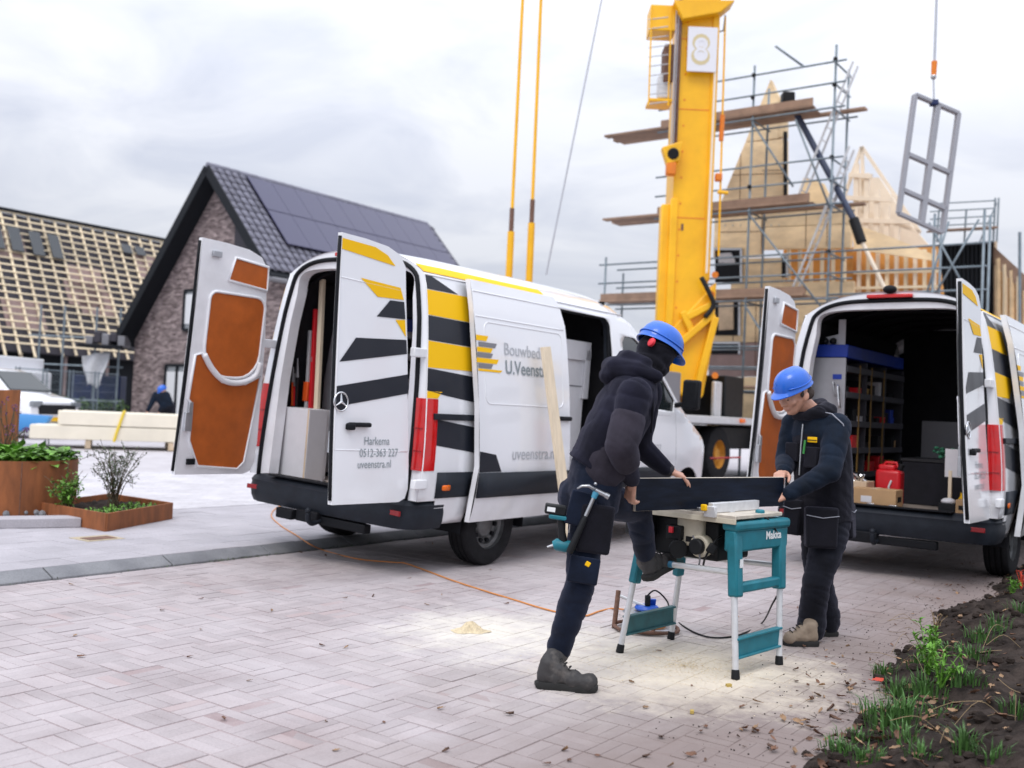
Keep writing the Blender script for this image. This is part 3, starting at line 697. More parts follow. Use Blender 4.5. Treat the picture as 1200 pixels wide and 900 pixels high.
vanA = build_van('white van with yellow and black stripes and side door open, beside the plank', MA, None)
vanB = build_van('white van behind the worker in the vest, its rear full of boxes and shelves', MBv, None)
# ================================================================== PEOPLE
def remesh(name, mb, voxel, mat, parent=None, it=4, wr=0., ws=9., seed=0, fac=.5, stretch=(1, 1, 1), fold=0.):
    me = mb.mesh(name, mat, fix=True); o = bpy.data.objects.new('tmp', me); COL.objects.link(o)
    r = o.modifiers.new('r', 'REMESH'); r.mode = 'VOXEL'; r.voxel_size = voxel
    s = o.modifiers.new('s', 'SMOOTH'); s.factor = fac; s.iterations = it
    dg = bpy.context.evaluated_depsgraph_get(); m2 = bpy.data.meshes.new_from_object(o.evaluated_get(dg)); bpy.data.objects.remove(o)
    m2.name = name; m2.materials.clear(); m2.materials.append(mat)
    if wr:
        nrm = [v.normal.copy() for v in m2.vertices]
        for v, n in zip(m2.vertices, nrm):
            p = Vector((v.co.x*stretch[0], v.co.y*stretch[1], v.co.z*stretch[2]))+Vector((seed, 0, 0))
            fx = Vector((p.dot(Vector((.45, .25, .86)))*1.9, p.dot(Vector((.86, -.2, -.45)))*.55, p.y*.7+p.z*.1))
            a = noise.noise(p*ws*.8); b = 1-abs(noise.noise(fx*ws*.9+Vector((9, 3, 1))))*1.8; c = noise.noise(fx*ws*1.7+Vector((2, 5, 8)))
            v.co = v.co+n*(wr*(a*.35-max(0, b)**3*.75+.40*c))
    m2.polygons.foreach_set('use_smooth', [True]*len(m2.polygons)); m2.update()
    return link(name, m2, parent)
def limb(mb, pts, rad, n=14):
    pts = [Vector(p) for p in pts]
    for p, r in zip(pts, rad): mb.sphere(p, r, n, 8)
    for a, b, r0, r1 in zip(pts, pts[1:], rad, rad[1:]): mb.tube([a, b], [r0, r1], n)
def torso(mb, rows, lat, n=20):          # rows: (centre, half width, half depth)
    C_ = [Vector(r[0]) for r in rows]; vs = []; lat = lat.normalized()
    for i, (c, rx, ry) in enumerate(rows):
        d = (C_[min(i+1, len(C_)-1)]-C_[max(i-1, 0)]).normalized(); x = (lat-d*lat.dot(d)).normalized(); y = d.cross(x)
        vs += [C_[i]+x*(rx*math.copysign(abs(math.cos(t))**.85, math.cos(t)))+y*(ry*math.copysign(abs(math.sin(t))**.85, math.sin(t))) for t in [2*math.pi*j/n for j in range(n)]]
    k = len(rows); fs = [(i*n+j, i*n+(j+1) % n, (i+1)*n+(j+1) % n, (i+1)*n+j) for i in range(k-1) for j in range(n)]+[tuple(range(n-1, -1, -1)), tuple((k-1)*n+j for j in range(n))]
    mb.add(vs, fs)
def hand(mb, wrist, d, nrm, side, curl=.5, s=1., spread=.10, thumb=.5, curls=None):
    """wrist point, d = palm direction, nrm = back of the hand, side = +1 when the thumb lies towards d x nrm"""
    d = Vector(d).normalized(); nrm = Vector(nrm); nrm = (nrm-d*nrm.dot(d)).normalized(); x = d.cross(nrm)*side; wrist = Vector(wrist)
    limb(mb, [wrist-d*.02*s, wrist+d*.02*s], [.027*s, .026*s], 12)
    for k in (-1.4, -.5, .45, 1.3): limb(mb, [wrist+d*.018*s+x*(k*.011*s), wrist+d*.088*s+x*(k*.0195*s)], [.0155*s, .0125*s], 10)
    limb(mb, [wrist+d*.02*s+x*.018*s-nrm*.006*s, wrist+d*.05*s+x*.025*s-nrm*.010*s], [.017*s, .015*s], 10)
    L = [.072, .082, .076, .058]
    for q, k in enumerate((1.4, .48, -.45, -1.35)):
        b = wrist+d*(.088-.006*abs(k))*s+x*(k*.0195*s); a = 0; p = b; pts = [p]; cu = (curls[q] if curls else curl)
        dd = (d+x*(k*spread*.5)).normalized()
        for j, f in enumerate((.44, .32, .24)):
            a += cu*(1.0, 1.15, .8)[j]; v = dd*math.cos(a)-nrm*math.sin(a); p = p+v*(L[q]*f*s); pts.append(p)
        limb(mb, pts, [.0108*s, .0100*s, .0090*s, .0076*s], 10)
    b = wrist+d*.03*s+x*.028*s-nrm*.008*s; t = (d*.75+x*.65-nrm*(.2+thumb*.3)).normalized(); p1 = b+t*.036*s; t2 = (d*.95+x*(.35-.4*thumb)-nrm*(.15+.5*thumb)).normalized(); p2 = p1+t2*.030*s; p3 = p2+(t2-nrm*.2*thumb-x*.2*thumb).normalized()*.022*s
    limb(mb, [b, p1, p2, p3], [.0145*s, .012*s, .0108*s, .0088*s], 10)
m_skin = M('skin', (.56, .30, .215), .5, var=.12, scale=30, bump=.05, bscale=120)
m_hood = M('faded black hoodie', (.012, .012, .022), .95, var=.45, scale=6, bump=.25, bscale=300, spec=.12, sheen=.08)
m_patch = M('grey purple fabric', (.034, .030, .041), .9, var=.25, scale=9, bump=.2, bscale=300, spec=.12, sheen=.08)
m_trou = M('navy work trousers', (.006, .010, .022), .85, var=.5, scale=7, bump=.2, bscale=220, spec=.15, sheen=.12)
m_trou2 = M('black work trousers', (.007, .008, .013), .85, var=.5, scale=7, bump=.2, bscale=220, spec=.15, sheen=.12)
m_jack = M('dark navy jacket', (.006, .012, .024), .8, var=.5, scale=7, bump=.2, bscale=220, spec=.15, sheen=.08)
m_vest = M('black vest', (.007, .007, .011), .85, var=.4, scale=9, bump=.25, bscale=260, spec=.15, sheen=.12)
m_boot = M('dusty black boot', (.035, .033, .034), .7, var=.6, scale=14, bump=.15, bscale=90, col2=(.14, .125, .115), c2pos=(.5, .78))
m_sole = M('boot sole', (.018, .018, .018), .9, var=.4, scale=20)
m_beige = M('beige work shoe', (.22, .17, .125), .75, var=.25, scale=15)
m_helm = M('blue helmet', (.012, .125, .60), .30, var=.08, scale=20, coat=.25)
m_knob = M('red knob', (.75, .03, .05), .4)
m_hair = M('dark hair', (.05, .035, .03), .8)
m_seam = M('pale stitching', (.30, .31, .36), .8)
m_cuffk = M('rib knit', (.042, .040, .048), .95, bump=.5, bscale=400)

def frame_mx(o, f, up):
    f = Vector(f).normalized(); up = Vector(up); u = (up-f*up.dot(f)).normalized(); l = u.cross(f)
    return Matrix(((f.x, l.x, u.x, o[0]), (f.y, l.y, u.y, o[1]), (f.z, l.z, u.z, o[2]), (0, 0, 0, 1)))
def helmet(owner_label, mx, knob=True, group=None, parent=None):
    """safety helmet, local x = forward, z = up, origin at the middle of the rim"""
    h = bpy.data.objects.new('helmet', None); COL.objects.link(h); h.parent = parent; h.empty_display_size = .05; h.matrix_basis = mx
    vs, fs = [], []; n, m = 40, 14
    for i in range(m+1):
        th = (math.pi/2)*i/m
        for j in range(n):
            a = 2*math.pi*j/n; rx, ry = .142, .112
            rr = math.cos(th)**.80; x, y, z = rx*rr*math.cos(a), ry*rr*math.sin(a), .128*math.sin(th)**.95
            if abs(y) < .03 and i > 3: z += .006*(1-abs(y)/.03)
            vs.append((x, y, z))
    fs = [(i*n+j, i*n+(j+1) % n, (i+1)*n+(j+1) % n, (i+1)*n+j) for i in range(m) for j in range(n)]
    # brim: peak to the front, small lip around
    o = len(vs)
    for k, (g_, dz) in enumerate(((1.0, 0), (1.06, -.008), (1.06, -.014), (.985, -.012), (.93, .01))):
        for j in range(n):
            a = 2*math.pi*j/n; pk = max(0, math.cos(a))**1.5*.040*(1 if 0 < k < 4 else 0); vs.append(((.142*g_+pk)*math.cos(a), .112*g_*math.sin(a), dz-pk*.30))
    fs += [(o+k*n+j, o+k*n+(j+1) % n, o+(k+1)*n+(j+1) % n, o+(k+1)*n+j) for k in range(4) for j in range(n)]
    obj('shell', MB().add(vs, fs), m_helm, h, smooth=50)
    obj('band_groove', MB().tube([(.1435*math.cos(a)*.995, .1135*math.sin(a)*.995, .022+.006*math.cos(2*a)) for a in np.linspace(R(40), R(320), 40)], .0045, 6), m_helm, h, smooth=True)
    obj('headband', MB().tube([(.105*math.cos(a), .088*math.sin(a), -.015-.02*(math.cos(a) < 0)*abs(math.cos(a))) for a in np.linspace(0, 2*math.pi, 30, endpoint=False)], .011, 6, closed=True), m_sole, h, smooth=True)
    if knob:
        mb = MB().lathe([(.001, -.012), (.024, -.012), (.027, -.006), (.026, .004), (.018, .010), (.001, .011)], (0, 0, 0), 'X', 14); mb.xf(lambda p: Matrix.Rotation(math.pi, 3, 'Z') @ p+Vector((-.125, .0, -.035)))
        obj('adjusting_knob', mb, m_knob, h, smooth=40)
    return h
def boot(parent, ankle, heel, toe, up, mat, solemat, name='boot', lace=True, h=.14, s=1.):
    """boot with shaft, welt and sole; heel and toe are points on the sole, up points away from it"""
    heel, toe, ankle = Vector(heel), Vector(toe), Vector(ankle); f = (toe-heel).normalized(); up = Vector(up); up = (up-f*up.dot(f)).normalized(); x = f.cross(up)
    P = lambda a, b, c: heel+f*a*s+x*b*s+up*c*s
    L = (toe-heel).length/s
    mb = MB()
    limb(mb, [P(.05, 0, .065), P(.06, 0, .12), ankle], [.046*s, .045*s, .058*s], 14)
    for a, w, t, r in ((.045, .0, .055, .042), (.10, .0, .055, .046), (L-.12, .012, .05, .047), (L-.055, .016, .045, .046), (L-.04, -.014, .045, .044), (.14, -.006, .06, .045), (.12, 0, .09, .045), (L-.12, 0, .062, .042)): mb.sphere(P(a, w, t), r*s, 12, 8, (1, 1, 1))
    b = remesh(name, mb, .009, mat, parent, 5, .003, 30, 1)
    sole = [(.0, 0), (.012, .036), (.05, .042), (.10, .038), (.15, .042), (L-.07, .052), (L-.025, .040), (L-.002, .015)]
    ol = sole+[(a, -w) for a, w in reversed(sole[1:])]
    mb = MB(); k = len(ol)
    for c, g_ in ((0, .97), (.012, 1.03), (.030, 1.03), (.036, .97)): mb.v += [P(L/2+(a-L/2)*g_, w*g_, c) for a, w in ol]
    mb.f = [(i*k+j, i*k+(j+1) % k, (i+1)*k+(j+1) % k, (i+1)*k+j) for i in range(3) for j in range(k)]+[tuple(range(k)), tuple(3*k+j for j in range(k))]; mb.m = [0]*len(mb.f)
    obj('sole', mb, solemat, b, smooth=40)
    if lace:
        for k_ in range(4):
            t = k_/3; c = P(.125+.06*(1-t)*1.0, 0, .105+.05*t*.9); 
            obj('lace', MB().tube(catmull([P(.185-.065*t, -.026, .088+.05*t), P(.197-.065*t, 0, .10+.05*t), P(.185-.065*t, .026, .088+.05*t)], 4), .0035*s, 6), solemat, b)
    return b

# ------------------------------------------------------------------ worker leaning over the saw (seen from his right side)
def worker_hoodie():
    P = D
    pel, wai, che, nek = P(695, 577, 5.12), P(700, 545, 5.12), P(727, 487, 5.13), P(752, 432, 5.16)
    lat = Vector((-.12, 1, .02)).normalized()
    rsh, rel, rwr = P(744, 463, 4.95), P(728, 522, 4.86), P(741, 563, 5.10)
    lsh, lel, lwr = P(757, 458, 5.33), P(748, 522, 5.44), P(783, 551, 5.50)
    rhip, rkn, ran = P(692, 588, 5.02), P(680, 684, 5.0), G(653, 800)+Vector((0, 0, .17))
    lhip, lkn = P(702, 585, 5.22), P(748, 597, 5.44)
    lan = P(757, 655, 5.66)
    hd = P(769, 412, 5.18); hf = Vector((.78, .38, -.42)).normalized(); hu = Vector((.40, .22, .90))
    mb = MB()
    torso(mb, [(pel-Vector((0, 0, .08)), .14, .10), (pel, .155, .11), (wai, .135, .095), (wai.lerp(che, .5), .145, .10), (che, .165, .105), (che.lerp(nek, .55), .15, .09), (nek, .06, .06)], lat)
    limb(mb, [rsh, rel, rwr], [.05, .04, .028]); limb(mb, [lsh, lel, lwr], [.05, .04, .028])
    limb(mb, [rhip, rkn, ran], [.08, .055, .04]); limb(mb, [lhip, lkn, lan], [.08, .055, .04])
    limb(mb, [nek, hd-hf*.02], [.058, .06]); mb.sphere(hd+Vector((0, 0, 0)), .093, 16, 12, (1.08, .86, 1.12)); mb.sphere(hd+hf*.05-hu*.06, .055, 12, 8)
    # right hand holds the end of the board, left hand presses on its upper edge
    hand(mb, rwr+Vector((0, .0, -.01)), Vector((-.10, .30, -.9)), Vector((-.75, -.62, .1)), 1, .62, 1.0, thumb=.7)
    hand(mb, lwr+Vector((.0, 0, .0)), Vector((.92, .10, -.34)), Vector((.30, -.25, .92)), -1, .30, 1.0, thumb=.3)
    b = remesh('person', mb, .0052, m_skin, None, 2)
    tag(b, 'worker in dark hoodie and blue helmet leaning forward, one boot up on the saw stand', 'person')
    # trousers
    mb = MB()
    torso(mb, [(pel-Vector((0, 0, .10)), .155, .125), (pel, .168, .142), (pel.lerp(wai, .55), .162, .138), (wai, .157, .134), (wai.lerp(che, .22), .15, .125)], lat)
    limb(mb, [rhip, rhip.lerp(rkn, .5), rkn, rkn.lerp(ran, .35), rkn.lerp(ran, .75), ran+Vector((0, 0, .0))], [.108, .094, .078, .079, .068, .066], 18)
    limb(mb, [lhip, lhip.lerp(lkn, .5), lkn, lkn.lerp(lan, .35), lkn.lerp(lan, .85)], [.106, .094, .076, .074, .063], 18)
    mb.sphere(pel+Vector((-.07, .02, -.03)), .108, 14, 10); mb.sphere(pel+Vector((-.07, .14, -.03)), .11, 14, 10)
    tr = remesh('trousers', mb, .009, m_trou, b, 5, .0065, 7.5, 3, stretch=(1, 1, 1.6))
    # stitched knee seam, hem and patch
    def ringat(a, bb, t, r, m, nm, w=.004): 
        c = a.lerp(bb, t); d = (bb-a).normalized(); x = d.cross(Vector((0, 1, 0))).normalized(); y = d.cross(x)
        obj(nm, MB().tube([c+x*r*math.cos(q)+y*r*math.sin(q) for q in np.linspace(0, 2*math.pi, 24, endpoint=False)], w, 6, closed=True), m, tr)
    # cargo pocket on the thigh, holster pocket hanging from the waist
    x_ = Vector((1, 0, 0)); tmid = rhip.lerp(rkn, .62); td = (rkn-rhip).normalized()
    pk = MB(); c = rhip.lerp(rkn, .30)+Vector((.03, -.105, 0)); pk.box(c, (.17, .035, .24), Matrix.Rotation(.10, 3, 'Y')); obj('holster_pocket', pk, m_vest, tr, bevel=.015)
    pk = MB(); c = rhip.lerp(rkn, .12)+Vector((-.05, -.112, .02)); pk.box(c, (.13, .02, .17), Matrix.Rotation(.22, 3, 'Y')); obj('back_pocket', pk, m_trou, tr, bevel=.008)
    pk = MB(); c = rhip.lerp(rkn, .80)+Vector((.0, -.094, 0)); pk.box(c, (.15, .022, .13), Matrix.Rotation(.12, 3, 'Y')); obj('thigh_pocket', pk, m_trou, tr, bevel=.008)
    c = rhip.lerp(rkn, .72)+Vector((.015, -.108, 0)); obj('yellow_badge', MB().box(c, (.024, .006, .024), Matrix.Rotation(.5, 3, 'Y')), m_yel, tr, bevel=.004)
    obj('rivet', MB().sphere(D(698, 567, 4.93), .009, 8, 6), m_metal, tr, smooth=True)
    # hoodie
    mb = MB()
    torso(mb, [(wai+Vector((-.03, 0, -.03)), .167, .142), (wai+Vector((.01, 0, .03)), .168, .142), (wai.lerp(che, .35), .180, .150), (wai.lerp(che, .7), .19, .150), (che.lerp(nek, .12), .20, .148), (che.lerp(nek, .5), .20, .135), (che.lerp(nek, .82), .14, .105), (nek, .085, .08)], lat)
    limb(mb, [rsh, rsh.lerp(rel, .5), rel, rel.lerp(rwr, .45), rwr+(rel-rwr)*.10], [.092, .080, .070, .062, .050], 16)
    limb(mb, [lsh, lsh.lerp(lel, .5), lel, lel.lerp(lwr, .45), lwr+(lel-lwr)*.10], [.092, .080, .070, .060, .048], 16)
    limb(mb, [wai.lerp(rsh, .55)+Vector((.02, .05, -.05)), rsh], [.11, .09])
    ho = remesh('hoodie', mb, .0085, m_hood, b, 5, .0075, 6.5, 11, stretch=(1.2, 1, 1))
    # the thrown-back hood
    mb = MB(); hb = nek+Vector((-.055, 0, -.005)); y = lat
    limb(mb, [hb+y*-.13+Vector((.10, 0, -.035)), hb+y*-.12+Vector((.0, 0, -.015)), hb+y*-.05+Vector((-.085, 0, .0)), hb+y*.06+Vector((-.085, 0, .005)), hb+y*.13+Vector((.0, 0, -.01)), hb+y*.14+Vector((.10, 0, -.03))], [.035, .055, .062, .062, .055, .035])
    limb(mb, [hb+y*-.10+Vector((.05, 0, .03)), hb+y*-.05+Vector((-.03, 0, .055)), hb+y*.05+Vector((-.03, 0, .06)), hb+y*.10+Vector((.05, 0, .03))], [.035, .042, .042, .035])
    mb.sphere(hb+Vector((-.10, 0, -.035)), .07, 12, 8, (1, 1.3, .8))
    remesh('hood', mb, .008, m_hood, ho, 4, .006, 9, 5)
    # elbow patch, side panel, cuff, cords
    mb = MB(); limb(mb, [rsh.lerp(rel, .52), rel, rel.lerp(rwr, .40)], [.089, .083, .0755], 16); remesh('sleeve_patch', mb, .008, m_patch, ho, 4, .004, 8, 2)
    mb = MB()
    mb.sphere(wai.lerp(che, .12)+Vector((.035, -.125, -.01)), .092, 14, 10, (1.25, .72, 1.6), Matrix.Rotation(.5, 3, 'Y')); remesh('side_panel', mb, .008, m_patch, ho, 4, .006, 9, 4)
    for w_, e_, nm in ((rwr, rel, 'cuff'), (lwr, lel, 'cuff')):
        mb = MB(); d = (e_-w_).normalized(); limb(mb, [w_+d*.005, w_+d*.055], [.040, .043], 18); remesh(nm, mb, .006, m_cuffk, ho, 3, .002, 40, 1)
    c0 = D(765, 455, 5.0); obj('drawcord', MB().tube(catmull([c0, D(765, 480, 4.99), D(763, 507, 5.0)], 5), .007, 6), m_vest, ho, smooth=True)
    # mask and helmet
    mb = MB(); mb.sphere(hd, .099, 16, 12, (1.06, .93, 1.08)); mb.sphere(hd+hf*.052-hu*.058, .062, 12, 8); limb(mb, [nek+Vector((0, 0, .0)), hd-hu*.05], [.088, .085], 16)
    remesh('face_mask', mb, .007, m_vest, b, 4, .006, 14, 8)
    hx = frame_mx(hd+hu.normalized()*.040+hf*.006, hf, hu)
    hx = hx @ Matrix.Scale(.92, 4)
    helmet('', hx, True, parent=b)
    kb_ = bpy.data.objects[[o.name for o in b.children_recursive if o.name.startswith('adjusting_knob')][0]]
    kb_.location = Vector((.02, -.075, -.008))
    # boots
    f = (G(702, 812)-G(626, 806)).normalized()
    boot(b, ran+Vector((0, 0, -.02)), G(627, 805)+f*.0, G(700, 811), UP, m_boot, m_sole)
    boot(b, lan+Vector((0, 0, -.01)), D(758, 682, 5.60), D(789, 662, 5.83), Vector((-.40, -.30, .80)), m_boot, m_sole)
    return b
w1 = worker_hoodie()

# ------------------------------------------------------------------ worker in vest, facing him
def worker_vest():
    P = D; Y = 6.33
    pel, wai, che, nek = P(966, 612, Y), P(966, 580, Y), P(962, 520, Y), P(951, 483, Y-.02)
    fac = Vector((-.86, -.50, 0)); lat = Vector((.5, -.86, 0)).normalized()
    lsh, lel, lwr = P(981, 500, 6.20), P(972, 553, 6.05), P(924, 579, 6.02)
    rsh, rel, rwr = P(932, 497, 6.47), P(921, 540, 6.42), P(919, 552, 6.22)
    lhip, lkn, lan = P(974, 625, 6.26), P(957, 682, 6.22), G(950, 752)+Vector((0, 0, .14))
    rhip, rkn, ran = P(958, 625, 6.42), P(960, 684, 6.40), G(968, 744)+Vector((0, 0, .14))
    hd = P(931, 462, 6.25); hf = Vector((-.80, -.42, -.42)).normalized(); hu = Vector((-.30, -.22, .92)); hl = hu.cross(hf).normalized(); hu = hf.cross(hl).normalized()
    mb = MB()
    torso(mb, [(pel-Vector((0, 0, .08)), .13, .09), (pel, .14, .10), (wai, .13, .09), (che, .15, .10), (che.lerp(nek, .6), .13, .08), (nek, .06, .06)], lat)
    limb(mb, [rsh, rel, rwr], [.05, .04, .028]); limb(mb, [lsh, lel, lwr], [.05, .04, .028]); limb(mb, [rhip, rkn, ran], [.075, .055, .04]); limb(mb, [lhip, lkn, lan], [.075, .055, .04])
    # head with a face: cranium, jaw, nose, brow, lips, ears
    HP = lambda a, b, c: hd+hf*a+hl*b+hu*c
    limb(mb, [nek, HP(-.02, 0, -.04)], [.060, .058])
    mb.sphere(HP(-.01, 0, .03), .088, 16, 12, (1.0, 1.0, 1.0)); limb(mb, [HP(.035, 0, -.01), HP(.045, 0, -.075)], [.066, .045]); limb(mb, [HP(.01, .045, -.03), HP(.045, .018, -.085)], [.035, .025]); limb(mb, [HP(.01, -.045, -.03), HP(.045, -.018, -.085)], [.035, .025])
    mb.sphere(HP(.074, 0, -.092), .019, 10, 8)                                    # chin
    limb(mb, [HP(.092, 0, .012), HP(.112, 0, -.028)], [.010, .014]); mb.sphere(HP(.100, .012, -.032), .010, 8, 6); mb.sphere(HP(.100, -.012, -.032), .010, 8, 6)   # nose
    limb(mb, [HP(.085, -.036, .022), HP(.094, -.008, .018), HP(.094, .008, .018), HP(.085, .036, .022)], [.011, .011, .011, .011])                                  # brow
    for sg in (-1, 1):
        mb.sphere(HP(.068, sg*.040, -.022), .026, 10, 8); mb.sphere(HP(-.005, sg*.090, -.01), .026, 12, 8, (.8, .45, 1.2)); mb.sphere(HP(.083, sg*.031, .001), .0135, 8, 6)
    limb(mb, [HP(.094, -.020, -.058), HP(.101, 0, -.055), HP(.094, .020, -.058)], [.006, .008, .006]); limb(mb, [HP(.092, -.017, -.067), HP(.098, 0, -.069), HP(.092, .017, -.067)], [.006, .0085, .006])
    hand(mb, lwr+Vector((0, 0, 0)), Vector((-.88, -.05, -.25)), Vector((-.15, -.85, .5)), 1, .55, 1.0, thumb=.6)
    hand(mb, rwr, Vector((-.5, -.75, -.22)), Vector((-.2, -.2, .95)), -1, .45, 1.0, thumb=.4)
    b = remesh('person', mb, .0050, m_skin, None, 2)
    tag(b, 'worker in black tool vest and blue helmet looking down at the board', 'person')
    # eyes, brows, hair
    m_eye = M('eye', (.05, .04, .04), .2); m_lip = M('lip', (.42, .17, .14), .5)
    for sg in (-1, 1):
        obj('eye', MB().sphere(HP(.0905, sg*.031, -.001), .0075, 10, 8, (1, 1.5, .6)), m_eye, b, smooth=True)
        obj('eyebrow', MB().tube([HP(.094, sg*.014, .023), HP(.098, sg*.030, .029), HP(.088, sg*.046, .024)], [.003, .004, .002], 6), m_hair, b)
        mb = MB(); mb.sphere(HP(-.045, sg*.062, -.005), .042, 12, 8, (1.2, .65, 1.1)); mb.sphere(HP(.012, sg*.082, .012), .016, 8, 6, (1, .5, 1.8)); remesh('hair', mb, .006, m_hair, b, 3, .003, 60)
    obj('mouth', MB().tube([HP(.097, -.023, -.0625), HP(.1055, 0, -.0625), HP(.097, .023, -.0625)], .003, 6), m_lip, b)
    helmet('', frame_mx(HP(-.004, 0, .052), hf, hu) @ Matrix.Scale(.92, 4), False, parent=b)
    # trousers
    mb = MB()
    torso(mb, [(pel-Vector((0, 0, .10)), .155, .13), (pel, .168, .145), (wai, .155, .135)], lat)
    for h_, k_, a_ in ((lhip, lkn, lan), (rhip, rkn, ran)):
        limb(mb, [h_, h_.lerp(k_, .5), k_, k_.lerp(a_, .35), k_.lerp(a_, .8), a_+Vector((0, 0, -.055))], [.108, .105, .088, .088, .088, .092], 18)
    tr = remesh('trousers', mb, .009, m_trou2, b, 5, .0075, 7.5, 21, stretch=(1, 1, 1.7))
    # jacket
    mb = MB()
    torso(mb, [(pel+Vector((0, 0, .03)), .165, .145), (wai, .170, .145), (wai.lerp(che, .5), .18, .147), (che, .19, .145), (che.lerp(nek, .5), .19, .13), (che.lerp(nek, .85), .12, .10), (nek, .08, .08)], lat)
    for s_, e_, w_ in ((lsh, lel, lwr), (rsh, rel, rwr)): limb(mb, [s_, s_.lerp(e_, .5), e_, e_.lerp(w_, .5), w_+(e_-w_)*.05], [.090, .082, .072, .062, .050], 16)
    ja = remesh('jacket', mb, .0085, m_jack, b, 5, .007, 7, 31)
    # vest worn over it
    mb = MB()
    torso(mb, [(pel+Vector((0, 0, .01)), .174, .155), (wai, .179, .156), (wai.lerp(che, .5), .189, .159), (che, .192, .156), (che.lerp(nek, .35), .175, .146), (che.lerp(nek, .62), .14, .12)], lat)
    ve = remesh('vest', mb, .0085, m_vest, b, 5, .006, 9, 41)
    mb = MB(); fr = fac
    limb(mb, [nek+lat*-.10+fr*.05, nek+lat*-.10-fr*.04+UP*.01, nek-fr*.10+UP*.01, nek+lat*.10-fr*.05+UP*.01, nek+lat*.10+fr*.04+UP*.005, nek+lat*.04+fr*.085+UP*-.025, nek-lat*.05+fr*.085+UP*-.03], [.04, .05, .058, .05, .045, .035, .03])
    limb(mb, [nek+lat*.095-fr*.02+UP*.03, nek-fr*.09+UP*.045, nek-lat*.09-fr*.03+UP*.03], [.04, .05, .04]); mb.sphere(nek-fr*.11+UP*-.03, .07, 12, 8, (1.1, 1.1, .8)); remesh('hood', mb, .008, m_vest, b, 4, .010, 11, 5)
    lat2 = lat; cf = che+fr*.162
    def onv(u, h, off=.0): 
        a = u/.19; return che+lat2*(.198*math.sin(a))+fr*(.163*math.cos(a)+off)+UP*h
    obj('badge', MB().box(onv(.075, .025, .01), (.075, .008, .034), Matrix.Rotation(math.atan2(-fac.x, fac.y)+math.pi, 3, 'Z') @ Matrix.Rotation(-.0, 3, 'Z')), m_yel, ve, bevel=.003)
    obj('badge_stripe', MB().box(onv(.075, .0225, .014), (.075, .008, .005), Matrix.Rotation(math.atan2(-fac.x, fac.y)+math.pi, 3, 'Z')), m_vest, ve)
    rotf = Matrix.Rotation(math.atan2(-fac.x, fac.y)+math.pi, 3, 'Z')
    for u, h, w_, hh in ((.075, -.085, .11, .13), (-.085, -.06, .11, .12)): obj('chest_pocket', MB().box(onv(u, h, .008), (w_, .03, hh), rotf), m_vest, ve, bevel=.008)
    obj('zip', MB().tube([onv(0, .12, .004), onv(0, 0, .012), onv(0, -.2, .02)], .005, 6), m_metal, ve)
    obj('green_pen', MB().cyl(onv(.035, -.065, .03), onv(.035, .02, .02), .007, n=8), M('green pen', (.03, .22, .04), .5), ve)
    obj('shoulder_seam', MB().tube([P(960, 482, 6.22), P(975, 485, 6.13), P(988, 497, 6.11), P(992, 515, 6.12)], .004, 6), m_seam, ja, smooth=True)
    # hanging nail pockets of the vest
    for c, w_, hgt, rot in ((P(962, 618, 6.155), .21, .25, .35), (P(994, 610, 6.30), .12, .22, 1.35), (P(931, 606, 6.33), .14, .22, -.5)):
        mb = MB().box((0, 0, 0), (w_, .06, hgt)); mb.xf(lambda p: Vector((p.x*(1-.10*(p.z < 0)), p.y*(1.5 if p.z < 0 else 1), p.z))); mb.xf(lambda p: Matrix.Rotation(rot-.35, 3, 'Z') @ (Matrix.Rotation(-.35+.35, 3, 'Z') @ p)+c)
        pk = obj('tool_pocket', mb, m_vest, ve, bevel=.018)
        r3 = Matrix.Rotation(rot-.35, 3, 'Z')
        obj('pocket_seam', MB().tube([c+r3 @ Vector((-w_*.48, -.034, hgt*.30)), c+r3 @ Vector((0, -.036, hgt*.24)), c+r3 @ Vector((w_*.48, -.034, hgt*.30))], .003, 5), m_seam, pk)
    for w_, e_ in ((lwr, lel), (rwr, rel)):
        mb = MB(); d = (e_-w_).normalized(); limb(mb, [w_+d*.0, w_+d*.045], [.045, .050], 18); remesh('cuff', mb, .006, m_jack, ja, 3, .003, 40, 1)
    boot(b, lan, G(959, 757), G(917, 756), UP, m_beige, m_sole, 'work_shoe', h=.1, s=.95)
    boot(b, ran, G(981, 745), G(946, 745), UP, m_beige, m_sole, 'work_shoe', h=.1, s=.95)
    return b
w2 = worker_vest()
# ================================================================== SAW, TOOLS, CABLES
m_teal = M('teal plastic', (.014, .165, .215), .45, var=.18, scale=9, bump=.03, bscale=200, spec=.35)
m_teald = M('dusty teal steel', (.022, .11, .125), .5, var=.3, scale=9)
m_alu = M('white aluminium leg', (.66, .67, .69), .38, metal=.35, var=.12, scale=15)
m_cream = M('cream cast housing', (.58, .53, .42), .5, var=.15, scale=9)
m_sawtop = M('dusty saw table', (.62, .56, .47), .5, metal=.2, var=.2, scale=12)
m_dark = M('black plastic', (.010, .011, .013), .5, var=.2, spec=.25)
m_panel = M('dark navy panel face', (.007, .011, .022), .35, var=.5, scale=5, stretch=(1, 1, 6), bump=.03, spec=.15)
m_ply_edge = M('pale board edge', (.62, .56, .48), .7, var=.1, scale=30)
m_wood = M('fresh pine', (.78, .66, .49), .65, var=.13, scale=4, stretch=(6, 6, .7), bump=.05)
m_wood2 = M('pine in shade of grey', (.60, .47, .33), .7, var=.2, scale=4, stretch=(1, 1, 1), bump=.05)
m_orange = M('orange cable', (.66, .25, .06), .5)
m_steel = M('steel', (.45, .46, .48), .32, metal=.9, var=.15)
m_rust = M('rusty steel', (.16, .085, .06), .8, var=.4, scale=25, bump=.1)
m_wtxt = M('white print', (.80, .82, .83), .5)
